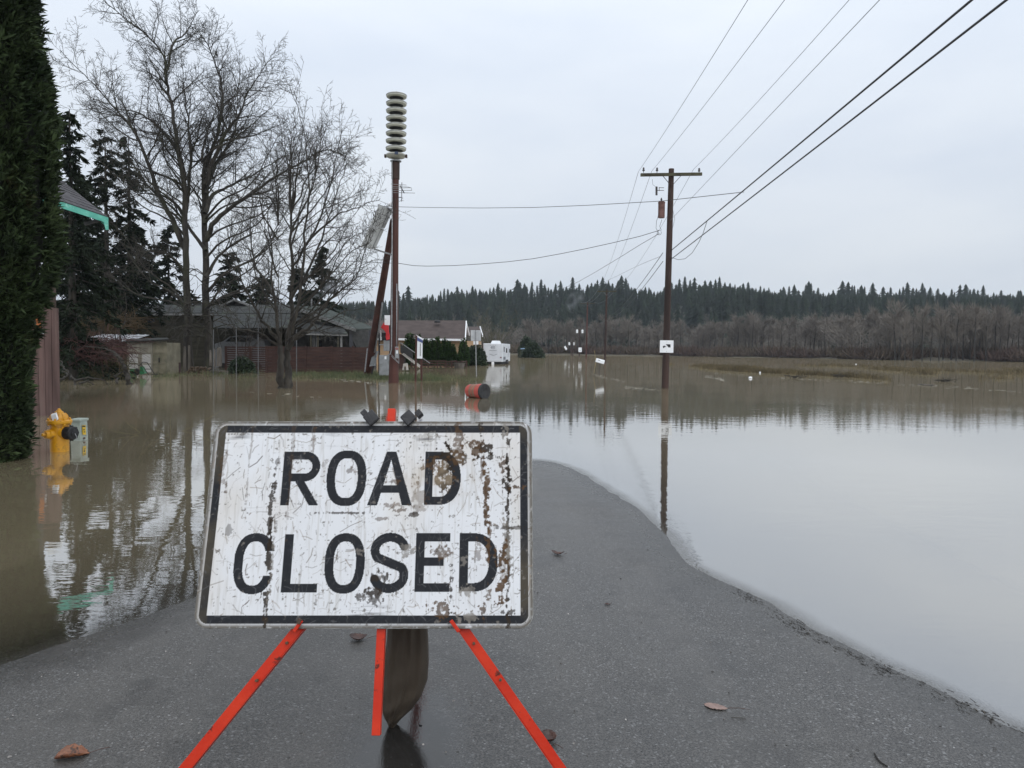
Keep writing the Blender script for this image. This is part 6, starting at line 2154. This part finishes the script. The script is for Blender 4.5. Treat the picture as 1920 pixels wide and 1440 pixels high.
MB().box((wp(400, 690).x, wY - .5, wp(0, 692).z), (wp(430, 690).x, wY - .1, wp(0, 690.4).z)).build('seat', M_plk, bn)
for px in (402, 414, 428):
    MB().box((wp(px - 1.5, 690).x, wY - .45, -.2), (wp(px + 1.5, 690).x, wY - .15, wp(0, 692).z)).build('leg', M_plk, bn)
shrub('low dark leafy bush against the slatted fence', at(452, 692, 44.5), .8, 1.0, 8, 1200, .14, M_shrub, group=None)

# ================================================================ TAN HOUSE, STAIRS, RAIL FENCE, TRAILER, ROAD SIGN, DRUM, MAILBOX
Yt = 73.0
tq2 = lambda px, py, dy=0: at(px, py, Yt + dy)
th2 = thing('tan_house', 'tan house with brown shingle roof behind the row of cedars', 'house', (tq2(800, 700).x, Yt, 0))
M_tan = pm('tan_lap_siding', (0.36, 0.24, 0.14), (0.42, 0.285, 0.17), 1, .8)
M_brn = pm('brown_roof', (0.050, 0.036, 0.032), (0.075, 0.056, 0.050), 1.5, .9, .3, 14)
xa, xb = tq2(690, 640).x, tq2(864, 640).x
ze = tq2(0, 628).z
zb_ = -.2
nl = 14
MB().box((xa, Yt + .03, zb_), (xb, Yt + 8, ze)).build('wall', M_tan, th2)
for k in range(nl):
    z0 = .3 + (ze - .3) * k / nl
    z1 = .3 + (ze - .3) * (k + 1) / nl
    MB().hexa([(xa, Yt - .01, z0), (xb, Yt - .01, z0), (xb, Yt + .028, z0), (xa, Yt + .028, z0), (xa, Yt + .018, z1), (xb, Yt + .018, z1), (xb, Yt + .028, z1), (xa, Yt + .028, z1)]).build('siding_board', M_tan, th2)
r_2 = MB().slab([(xa - .5, Yt - .5, ze - .02), (xb + .45, Yt - .5, ze - .02), tq2(873, 603, 4.0), tq2(700, 603, 4.0)], (0, 0, .12)).build('roof', M_brn, th2)
MB().box((xa - .5, Yt - .56, ze - .12), (xb + .5, Yt - .505, ze + .08)).build('gutter', M_white, r_2)
MB().bar(Vector((xb + .47, Yt - .5, ze)), tq2(873.5, 603, 4.0) + Vector((0.05, 0, 0)), .10, .2).build('rake_board', M_white, r_2)
MB().bar(tq2(873.5, 603, 4.0), tq2(880, 628, 8.6), .10, .2).build('rake_board', M_white, r_2)
MB().box((xb - .06, Yt - .03, .1), (xb + .03, Yt - .012, ze - .12)).build('corner_board', M_white, th2)
MB().slab([(xb, Yt, zb_), (xb, Yt + 8, zb_), (xb, Yt + 8, ze), tq2(873, 604, 4) - Vector((.3, 0, .1)), (xb, Yt, ze)], (-.05, 0, 0)).build('gable_wall', M_tan, th2)
MB().lathe([(.3, 0), (.32, .12), (.14, .28), (.02, .3)], tq2(820, 605, 2.6), n=12).build('roof_vent', M_black, th2)
for (w0, w1) in ((796, 804), (776, 788)):
    wn_ = MB().box((tq2(w0, 640).x, Yt - .03, tq2(0, 652).z), (tq2(w1, 640).x, Yt - .012, tq2(0, 633).z)).build('window', M_glass, th2)
    MB().box((tq2(w0 - 1, 640).x, Yt - .05, tq2(0, 633).z), (tq2(w1 + 1, 640).x, Yt - .035 , tq2(0, 631.5).z)).build('window_head', M_white, wn_)
    MB().box((tq2(w0 - 1, 640).x, Yt - .05, tq2(0, 652).z), (tq2(w0, 640).x, Yt - .035, tq2(0, 633).z)).build('window_jamb', M_white, wn_)
# second small house behind
Yz = 96.0
h3 = thing('far_house', 'small brown roofed house end behind the tan house', 'house', (at(888, 690, Yz).x, Yz, 0))
MB().slab([at(872, 630, Yz), at(905, 630, Yz), at(898, 614, Yz + 4), at(870, 614, Yz + 4)], (0, 0, .12)).build('roof', M_brn, h3)
MB().box((at(874, 630, Yz).x, Yz + .4, -.2), (at(899, 630, Yz).x, Yz + 6, at(0, 630, Yz).z)).build('wall', M_tan, h3)
MB().bar(at(900, 613, Yz + 4), at(905, 630, Yz), .1, .25).build('rake_board', M_white, h3)
# stairs
Yst = 58.0
stq = lambda px, py, dy=0: at(px, py, Yst + dy)
stt = thing('outdoor_stairs', 'outdoor stairs with black railing beside the tan house', 'stairs', (stq(770, 690).x, Yst, 0))
M_conc = pm('pale_stair_stringer', (.32, .30, .27), (.42, .40, .36), 3, .8)
for dy in (0, 1.0):
    MB().slab([stq(753, 664, dy), stq(757, 662, dy), stq(787, 684, dy), stq(787, 690, dy)], (0, .08, 0)).build('stringer', M_conc, stt)
for k in range(7):
    p = stq(756 + 4.4 * k, 664 + 3.6 * k)
    MB().box((p.x - .12, Yst + .1, p.z - .04), (p.x + .16, Yst + 1.0, p.z)).build('tread', M_conc, stt)
for dy in (0, 1.0):
    MB().bar(stq(748, 643, dy), stq(752, 643, dy), .05, .05).build('handrail', M_galv, stt)
    MB().bar(stq(752, 643, dy), stq(806, 681, dy), .05, .05).build('handrail', M_galv, stt)
    for k in range(12):
        px = 751 + k * 2.1
        py = 643 + (px - 752) * .70
        MB().bar(stq(px, py, dy), stq(px, py + 19, dy), .025, .025).build('baluster', M_black, stt)
MB().slab([stq(750.5, 645, .5), stq(774, 661, .5), stq(774, 681, .5), stq(750.5, 661, .5)], (0, .02, 0)).build('railing_mesh', M_dksid, stt)
MB().box(*(lambda a, c: ((a.x, Yst + .2, -.2), (c.x, Yst + 1.2, c.z)))(stq(742, 690), stq(756, 664))).build('landing', M_fen, stt)
bx2 = at(759, 694, 52)
tag(MB().slab([at(754, 694, 52), at(756, 682, 52), at(763, 681, 52), at(764.5, 694, 52), at(761, 694, 52), at(761, 687, 52), at(757.5, 687, 52), at(757, 694, 52)], (0, .4, 0)).build('concrete_block', M_conc, bevel=.02), 'pale concrete block arch below the stairs', 'block')
# rail fence in front of the cedars
rfy = gp(830, 688.5).y - 3
rq = lambda px, py, dy=0: at(px, py, rfy + dy)
rfe = thing('rail_fence', 'low red brown rail fence standing in water before small cedars', 'fence', (rq(830, 690).x, rfy, 0))
for (x0, x1, y0s, y1s) in ((770, 836, (677, 681.5, 686), (677, 681.5, 686)), (836, 856, (679, 683.5, 688), (677, 681, 685.5)), (858, 875, (679, 683, 687.5), (677.5, 681.5, 686))):
    for ya, yb in zip(y0s, y1s):
        dyb = 0 if x1 <= 836 else 1.5
        MB().bar(rq(x0, ya), rq(x1, yb, dyb), .04, .11, (0, 0, 1)).build('rail', M_fen, rfe)
for px in (771, 787, 803, 820, 836, 847, 856, 866, 875):
    MB().bar(rq(px, 692), rq(px, 676), .10, .10, (0, 1, 0)).build('post', M_fen, rfe)
pt = thing('planter_tub', 'dark round tub in the gap of the rail fence', 'planter', (rq(862, 690).x, rfy - .5, 0))
MB().lathe([(.3, -.2), (.36, .0), (.45, .42), (.48, .44), (.40, .42), (.02, .38)], (rq(862, 690).x, rfy - .5, 0), n=18).build('tub', M_plk, pt, auto=40)

# trailer
tb = gp(926, 683)
Ytr = tb.y
trq = lambda px, py, dy=0: at(px, py, Ytr + dy)
trl = thing('travel_trailer', 'white travel trailer parked with its wheels in flood water', 'trailer', (tb.x, Ytr, 0))
M_rv = pm('trailer_white', (0.62, 0.64, 0.66), (0.70, 0.72, 0.74), 1.2, .4, .05)
M_rv2 = pm('trailer_pale_grey', (0.50, 0.52, 0.55), (0.58, 0.60, 0.63), 1.2, .4, .05)
x0, x1 = trq(906, 660).x, trq(942.5, 660).x
zt_, zb2 = trq(920, 644).z, trq(920, 678.5).z
Lr = 7.2
rearx = trq(956.5, 660, Lr)
dx = rearx.x - trq(942.5, 660, 0).x - (trq(942.5, 660, Lr).x - trq(942.5, 660, 0).x) * 0
off = rearx.x - x1
MB().hexa([(x0, Ytr, zb2), (x1, Ytr, zb2), (x1 + off, Ytr + Lr, zb2), (x0 + off, Ytr + Lr, zb2), (x0, Ytr, zt_), (x1, Ytr, zt_), (x1 + off, Ytr + Lr, zt_), (x0 + off, Ytr + Lr, zt_)]).build('body', M_rv, trl, bevel=.06)
MB().box((x0 + .05, Ytr - .03, zb2 + .05), (x1 - .05, Ytr - .008, zt_ - .05)).build('rear_wall', M_rv2, trl, bevel=.02)
MB().box((x0 + .2, Ytr + .3, zb2 - .35), (x1 + .3, Ytr + Lr - 1, zb2 - .01)).build('chassis', M_black, trl)
acx = trq(929, 640).x
MB().hexa([(acx - .55, Ytr + 1.2, zt_), (acx + .55, Ytr + 1.2, zt_), (acx + .6, Ytr + 2.6, zt_), (acx - .5, Ytr + 2.6, zt_), (acx - .4, Ytr + 1.4, zt_ + .32), (acx + .4, Ytr + 1.4, zt_ + .32), (acx + .45, Ytr + 2.4, zt_ + .32), (acx - .35, Ytr + 2.4, zt_ + .32)]).build('roof_air_conditioner', M_rv, trl, bevel=.05)
tl = lambda px, py, dy=-.036: trq(px, py, dy)
M_gm = pm('grey_print', (.14, .15, .17), None, rough=.6)
MB().tube([tl(924.5 + 4.2 * math.cos(a), 651.5 + 2.4 * math.sin(a)) for a in np.linspace(0.3, 6.0, 22)], .018, 5).build('emblem', M_gm, trl)
MB().tube([tl(921 + k * .8, 650.8 + (1 if k % 2 else -.2)) for k in range(9)], .026, 5).build('script', M_gm, trl)
MB().tube([tl(917 + k * 1.3, 657.2 + (.4 if k % 2 else -.3)) for k in range(12)], .02, 5).build('script', M_gm, trl)
MB().tube([tl(918, 664), tl(922, 665.5), tl(925, 666.2), tl(928, 665.5), tl(932, 664)], .022, 5).build('stripe', M_gm, trl)
for px in (909.5, 939):
    MB().box(tl(px - 1.5, 671.5, -.05), tl(px + 1.5, 669.2, -.032)).build('tail_light', pm('dark_red_lamp', (.10, .02, .02), None, rough=.3) if px < 920 else bpy.data.materials['dark_red_lamp'], trl)
for k in range(3):
    MB().box(tl(919.5 + 4.5 * k, 647.8, -.045), tl(920.3 + 4.5 * k, 647.2, -.032)).build('marker_light', bpy.data.materials['dark_red_lamp'], trl)
def side(f, z0, z1, f1, name, mat):
    pa = Vector((x1 + off * f + .012, Ytr + Lr * f, 0))
    pb3 = Vector((x1 + off * f1 + .012, Ytr + Lr * f1, 0))
    MB().slab([pa + Vector((0, 0, z0)), pb3 + Vector((0, 0, z0)), pb3 + Vector((0, 0, z1)), pa + Vector((0, 0, z1))], (.015, -.003, 0)).build(name, mat, trl)
hh = zt_ - zb2
side(.12, zb2 + .55 * hh, zb2 + .82 * hh, .2, 'window', M_glass)
side(.42, zb2 + .5 * hh, zb2 + .75 * hh, .56, 'window', M_glass)
side(.72, zb2 + .25 * hh, zb2 + .85 * hh, .82, 'door', M_rv2)
side(.86, zb2 + .5 * hh, zb2 + .72 * hh, .95, 'window', M_glass)
side(.1, zb2 + .12 * hh, zb2 + .28 * hh, .35, 'stripe', M_gm)
for f in (.42, .55):
    MB().lathe([(.06, -.1), (.30, -.1), (.34, -.06), (.34, .1), (.06, .1)], (x1 + off * f + .05, Ytr + Lr * f, .12), axis=(1, .1, 0), n=18).build('wheel', M_black, trl, auto=40)
sp0 = at(924, 683, Ytr - 1)
tag(MB().obox((sp0.x, sp0.y, sp0.z + .05), (.14, 0, 0), (0, .1, 0), (0, 0, .2)).build('white_jug', M_white, bevel=.05), 'small white jug floating in front of the trailer bumper', 'jug')

# road sign seen from the back
rb = gp(893.5, 705)
rsq = lambda px, py, dy=0: at(px, py, rb.y + dy)
rsg = thing('road_sign', 'grey back of a square road sign on thin metal post left of trailer', 'sign', (rb.x, rb.y, 0))
MB().bar(rsq(893.5, 712, -.05), rsq(891.6, 619, -.05), .055, .05, (0, 1, 0)).build('post', M_galv, rsg)
M_al = pm('aluminium_sign_back', (0.36, 0.37, 0.38), (0.46, 0.47, 0.48), 3, .5)
MB().slab([rsq(882.5, 619), rsq(902, 619), rsq(901.5, 639), rsq(883, 639)], (0, .01, 0)).build('plate', M_al, rsg)
MB().slab([rsq(887.5, 639.5), rsq(897, 639.5), rsq(897, 646), rsq(887.5, 646)], (0, .01, 0)).build('lower_plate', M_white, rsg)
# street name blade far
sn = at(975, 668, 140)
snn = thing('street_sign', 'thin post with small blue street name blade by the green shrub', 'sign', (sn.x, sn.y, 0))
MB().tube([(sn.x, sn.y, -.2), (sn.x, sn.y, at(975, 655, 140).z)], .05, 6).build('post', M_arm, snn)
MB().bar(at(976, 654, 140), at(984, 653.5, 140), .03, .18, (0, 0, 1)).build('blade', pm('pale_blue_sign', (.25, .36, .5), None), snn)

# floating traffic drum
db_ = gp(898, 747)
dY = db_.y + .2
drm = thing('traffic_drum', 'orange red traffic drum floating on its side in the flood', 'traffic drum', (db_.x, dY, 0))
M_or = pm('faded_orange_drum', (0.36, 0.048, 0.036), (0.45, 0.075, 0.052), 5, .5, .1, c3=(.25, .05, .035), c3scale=5, c3lo=.55)
M_band = pm('dirty_reflective_band', (0.16, 0.085, 0.05), (0.24, 0.13, 0.08), 8, .5, c3=(.10, .06, .04), c3scale=6)
ax = Vector((.70, -.71, .02)).normalized()
e_near = at(907.5, 734, dY - .2)
prof = [(.18, 0), (.195, .01), (.205, .05), (.212, .17), (.205, .18), (.205, .19), (.218, .20), (.224, .33), (.216, .34), (.216, .35), (.23, .36), (.235, .49), (.228, .50), (.228, .51), (.24, .52), (.243, .70), (.24, .72)]
sec = [(0, 4, M_or), (3, 7, M_band), (7, 8, M_or), (6, 9, M_or), (8, 12, M_band), (11, 17, M_or)]
org = e_near - ax * .72
shell = MB().lathe(prof, org, axis=ax, n=32).build('shell', M_or, drm, auto=40)
for i0, i1 in ((7, 8), (11, 12)):
    pass
MB().lathe([(.2135, .056), (.2165, .165)], org, axis=ax, n=32).build('band', M_or, shell)
MB().lathe([(.222, .205), (.2275, .325)], org, axis=ax, n=32).build('band', M_band, shell)
MB().lathe([(.234, .365), (.239, .485)], org, axis=ax, n=32).build('band', M_band, shell)
M_tyre = pm('black_tyre_base', (0.012, 0.012, 0.013), (0.03, 0.03, 0.03), 12, .7, .6, 30)
MB().lathe([(.242, .69), (.252, .70), (.252, .755), (.235, .77), (.12, .772), (.10, .76), (.02, .758)], org, axis=ax, n=32).build('base_ring', M_tyre, drm, auto=40)

# leaning mailbox and lath stakes
mb0 = gp(1124, 705)
mq = lambda px, py, dy=0: at(px, py, mb0.y + dy)
mbx = thing('mailbox', 'white mailbox leaning on a crooked post in the flood', 'mailbox', (mb0.x, mb0.y, 0))
MB().bar(mq(1123.3, 709), mq(1124.8, 682), .09, .09).build('post', M_plk, mbx)
c = mq(1125.2, 677)
axm = (mq(1133, 679.3) - mq(1117.5, 675)).normalized()
upm = Vector((-axm.z, 0, axm.x))
fwd = Vector((0, 1, 0))
P_, Fm = [], []
hw = (mq(1133, 679.3) - mq(1117.5, 675)).length / 2
arch = [(-.09, -.12), (.09, -.12), (.09, .03)] + [(.09 * math.cos(a), .03 + .09 * math.sin(a)) for a in np.linspace(.3, 2.84, 7)] + [(-.09, .03)]
MB().slab([c - axm * hw + fwd * y + upm * z for y, z in arch], axm * hw * 2).build('box', M_white, mbx, auto=30)
MB().slab([c + axm * (-hw * .62) + fwd * -.094 + upm * .01, c + axm * (-hw * .05) + fwd * -.094 + upm * .01, c + axm * (-hw * .05) + fwd * -.094 + upm * .06, c + axm * (-hw * .62) + fwd * -.094 + upm * .06], fwd * .003).build('name_print', M_grey, mbx)
MB().bar(c + axm * hw * 1.0 - upm * .12, c + axm * hw * 1.0 - upm * .19, .02, .02).build('flag_bracket', M_galv, mbx)
M_lath = pm('yellow_lath', (.30, .24, .11), (.38, .30, .15), 5, .8)
la = MB().bar(mq(1117, 677, .4), mq(1114.6, 657.5, .4), .05, .02).build('lath_stake', M_lath)
tag(la, 'yellowish lath stake sticking up behind the mailbox', 'stake')
la = MB().bar(mq(1117.5, 677, .5), mq(1113.5, 700, .3), .05, .02).build('lath_stake', M_lath)
tag(la, 'yellowish lath stake slanting into water left of mailbox post', 'stake')

# ================================================================ FALLEN LEAVES, TWIGS, FLOTSAM
M_leaf = pm('brown_wet_leaf', (0.13, 0.042, 0.018), (0.26, 0.105, 0.05), 30, .45, .3, 80, c3=(.05, .02, .01), c3scale=60, c3lo=.52, c3hi=.6)
M_leaf2 = pm('dark_wet_leaf', (0.035, 0.016, 0.012), (0.08, 0.035, 0.024), 30, .4, .3, 80)
M_leaf3 = pm('pale_pinkish_leaf', (0.20, 0.13, 0.11), (0.27, 0.18, 0.15), 30, .5, .2, 80)
def leaf(label, px, py, L, W, rz, curl, mat, stem=.06, seed=0, tilt=0.0):
    rng = random.Random(seed)
    p = gp(px, py, .045)
    z = float(np.maximum(road_z(np.array([p.x]), np.array([p.y]))[0], 0)) + .004
    p = gp(px, py, z)
    th = thing('fallen_leaf', label, 'leaf', p, 'fallen leaves on the asphalt')
    nu, nv = 15, 9
    V, F = [], []
    for i in range(nu):
        t = i / (nu - 1)
        w = W * (math.sin(math.pi * t ** .85) ** .75 + .03) * (1 + .06 * rng.gauss(0, 1))
        for j in range(nv):
            s = j / (nv - 1) * 2 - 1
            a = s * curl
            if curl > .05:
                x = w / 2 * math.sin(a) / max(curl, .1) * 1.15
                zz_ = w / 2 * (1 - math.cos(a)) / max(curl, .1)
            else:
                x, zz_ = w / 2 * s, 0
            V.append((L * (t - .5), x, zz_ + .003 * rng.random() + tilt * L * (t - .5) ** 2 * 2))
    for i in range(nu - 1):
        for j in range(nv - 1):
            F.append((i * nv + j, (i + 1) * nv + j, (i + 1) * nv + j + 1, i * nv + j + 1))
    m = MB()
    m.add(V, F)
    o = m.build('blade', mat, th, smooth=True, local=True)
    sol = o.modifiers.new('thickness', 'SOLIDIFY')
    sol.thickness = .0012
    MB().tube([(L * .5, 0, .004), (L * .5 + stem * .5, .006, .010), (L * .5 + stem, .004, .014)], .0014, 5).build('stem', M_leaf2, th, local=True)
    th.rotation_euler = (0, 0, R(rz))
    return th
leaf('curled orange brown leaf at the bottom left of the road', 135, 1418, .115, .085, 18, 1.5, M_leaf, .07, 1)
leaf('dark curled leaf beside the right leg of the sign stand', 1029, 1388, .075, .07, -62, 1.2, M_leaf2, .06, 2, .6)
leaf('grey brown leaf just under the sign beside the mast', 672, 1199, .09, .075, 8, .9, M_leaf2, .05, 3, .5)
leaf('small dark leaf on the asphalt right of the sign', 1046, 1039, .10, .05, -20, .8, M_leaf2, .02, 4, .5)
leaf('flat pale pinkish leaf with black stem on right asphalt', 1342, 1325, .10, .045, -22, .1, M_leaf3, .09, 5)
leaf('tiny dark leaf scrap on the asphalt right of the sign', 1139, 1133, .035, .02, -10, .6, M_leaf2, .01, 6)
def twig(label, pts, r=.0022, name='twig'):
    P_ = []
    for a, b_ in pts:
        p = gp(a, b_, .03)
        z = float(max(road_z(np.array([p.x]), np.array([p.y]))[0], 0)) + .004
        P_.append(gp(a, b_, z))
    tag(MB().tube(P_, r, 5).build(name, M_black if False else M_bark2), label, 'twig', 'twigs on the wet road')
twig('short dark twig at the bottom right edge of the photo', [(1639, 1412), (1645, 1422), (1652, 1430), (1664, 1437)], .003)
twig('small forked twig lying at the water edge', [(1494, 1161), (1502, 1165), (1510, 1171)])
twig('thin twig lying below the pink leaf', [(1371, 1345), (1385, 1346), (1398, 1346.5)], .0015)
rng = random.Random(77)
# flecks of bark and reed washed up along the waterline
V, F = [], []
def fleck(p, L, w, a, h=.003):
    c, s = math.cos(a), math.sin(a)
    k = len(V)
    for (u, v, z) in ((-L, -w, 0), (L, -w * .6, 0), (L * 1.1, w * .5, h), (-L * .9, w, h)):
        V.append((p.x + u * c - v * s, p.y + u * s + v * c, p.z + z + .002))
    F.append((k, k + 1, k + 2, k + 3))
edge = [gp(*q) for q in RIGHT_PX[:9]]
cl = [(rng.randrange(5), rng.random(), rng.uniform(.02, .14)) for _ in range(22)]
for k in range(330):
    i, f, sd_ = rng.choice(cl)
    p = edge[i].lerp(edge[i + 1], f)
    tn = (edge[i + 1] - edge[i]).normalized()
    q_ = rng.gauss(0, sd_)
    n_ = rng.gauss(.0, .035)
    p = Vector((p.x + tn.x * q_ + n_ * .8, p.y + tn.y * q_ + n_ * .6, 0))
    p.z = float(max(road_z(np.array([p.x]), np.array([p.y]))[0], 0)) - .001
    fleck(p, rng.uniform(.003, .018), rng.uniform(.0008, .0022), math.atan2(tn.y, tn.x) + rng.gauss(0, .35), .0015)
o = mesh_np('washed_up_flecks', V, [np.array(F)], pm('wet_reed_flecks', (.025, .020, .015), (.10, .08, .055), 20, .7, island=.5))
tag(o, 'small brown bits of reed and bark washed up along the waterline', 'debris', kind='stuff')
V, F = [], []
for k in range(260):
    px, py = rng.uniform(0, 1900), rng.uniform(870, 1430)
    p = gp(px, py, .03)
    z = float(road_z(np.array([p.x]), np.array([p.y]))[0])
    if z < .004: continue
    p.z = z
    fleck(p, rng.uniform(.002, .007), rng.uniform(.0015, .004), rng.uniform(0, 3.1), .004)
o = mesh_np('road_grit', V, [np.array(F)], pm('scattered_grit', (.03, .025, .02), (.30, .28, .26), 40, .7, island=.6))
tag(o, 'specks of grit and leaf crumbs scattered on the wet asphalt', 'debris', kind='stuff')
# floating rubbish on the field side
V, F = [], []
for (x0, y0, x1, y1, n_) in ((1320, 705, 1358, 713, 60), (1170, 725, 1240, 733, 40), (1115, 703, 1170, 716, 50), (1340, 700, 1920, 735, 110), (640, 712, 720, 722, 30), (470, 735, 600, 745, 10)):
    for k in range(n_):
        f = rng.random()
        p = gp(x0 + (x1 - x0) * f, y0 + (y1 - y0) * f + rng.gauss(0, 1.2))
        p.z = .004
        fleck(p, rng.uniform(.03, .12), rng.uniform(.008, .03), rng.gauss(0, .5), .006)
o = mesh_np('floating_scum', V, [np.array(F)], pm('pale_scum', (.08, .068, .045), (.26, .24, .19), 3, .7, island=.5))
tag(o, 'pale streaks of scum and reed floating on the flood', 'debris', kind='stuff')
for px, py, lab, w_ in ((1407, 709.5, 'white round float drifting on the field water', .11), (1425, 699.5, 'tiny white float drifting near the stubble', .07), (1605, 683.5, 'white bird-like speck standing in the stubble', .09)):
    p = gp(px, py)
    tag(MB().lathe([(.02, -.05), (w_ * .9, .0), (w_, .05), (w_ * .6, .10), (.03, .11)], (p.x, p.y, .0), n=14).build('float', M_white, smooth=True), lab, 'float', 'white floats on the flood')
for px, py, lab in ((1575, 707.5, 'dark clod of roots floating before the stubble'), (1490, 709, 'small brown root clump in the field water'), (1770, 716, 'dark stalk clump at the stubble edge')):
    p = gp(px, py)
    rr = random.Random(px)
    out = []
    for k in range(16):
        a = Vector((p.x + rr.gauss(0, .18), p.y, -.03))
        out.append(([tuple(a), tuple(a + Vector((rr.gauss(0, .2), 0, .14))), tuple(a + Vector((rr.gauss(0, .35), 0, rr.uniform(.08, .28))))], [.02, .018, .008]))
    Vq, Fq = tubes_np(out, 4)
    tag(mesh_np('root_clump', Vq, [Fq], M_bark2), lab, 'root clump', 'root clumps on the flood')
p0, p1 = gp(1721, 721.5), gp(1751, 724)
tag(MB().tube([p0 + Vector((0, 0, .01)), p1 + Vector((0, 0, .02))], .045, 7).build('drift_log', M_plk), 'thin pale log floating at the edge of the stubble', 'log')
tangle('few reddish reed stalks standing in water below the shed reflection', 300, 320, 815, 838, 13.0, 13.8, 16, 21, M_olivine, 'reeds', 'reeds', .004, 'stuff', fall=-.3)

# ================================================================ SMOKE AND HAZE
def smoke(label, pts, seed, dens, scale):
    m = MB()
    rr = random.Random(seed)
    m.tube([p for p, r in pts], [r for p, r in pts], 14)
    o = m.build('smoke', None)
    mat = bpy.data.materials.new('smoke_%d' % seed)
    mat.use_nodes = True
    t = mat.node_tree
    t.nodes.remove(t.nodes['Principled BSDF'])
    v = nd(t, 'ShaderNodeVolumePrincipled')
    v.inputs['Color'].default_value = (.9, .92, .95, 1)
    tc = nd(t, 'ShaderNodeTexCoord')
    t.links.new(mrange(t, noise(t, tc.outputs['Object'], scale, 4, .6), .46, .68, 0, dens), v.inputs['Density'])
    t.links.new(v.outputs[0], t.nodes['Material Output'].inputs['Volume'])
    o.data.materials.append(mat)
    return tag(o, label, 'smoke', kind='stuff')
SM = [((1069, 586), 2.0), ((1072, 572), 4.0), ((1080, 560), 4.5), ((1086, 545), 4.0), ((1084, 536), 2.5), ((1082, 528), 1)]
smoke('pale wisp of smoke rising in front of the wooded hill', [(at(a, b_, 330), r_ * .8) for (a, b_), r_ in SM], 1, .045, .3)
smoke('thin bluish smoke drifting from the house chimney pipe', [(at(584, 557, 61), .1), (at(596, 551, 61), .35), (at(612, 546, 61), .6), (at(628, 537, 61), .8), (at(636, 528, 61), .4)], 2, .9, 1.6)

hz_ = MB().box((-1700, -60, -3.0), (1700, 1700, 75)).build('haze', None)
mat = bpy.data.materials.new('damp_air')
mat.use_nodes = True
t = mat.node_tree
t.nodes.remove(t.nodes['Principled BSDF'])
v = nd(t, 'ShaderNodeVolumePrincipled')
v.inputs['Color'].default_value = (.80, .88, 1.0, 1)
v.inputs['Density'].default_value = HAZE
t.links.new(v.outputs[0], t.nodes['Material Output'].inputs['Volume'])
hz_.data.materials.append(mat)
tag(hz_, 'thin damp winter haze filling the valley', 'haze', kind='stuff')
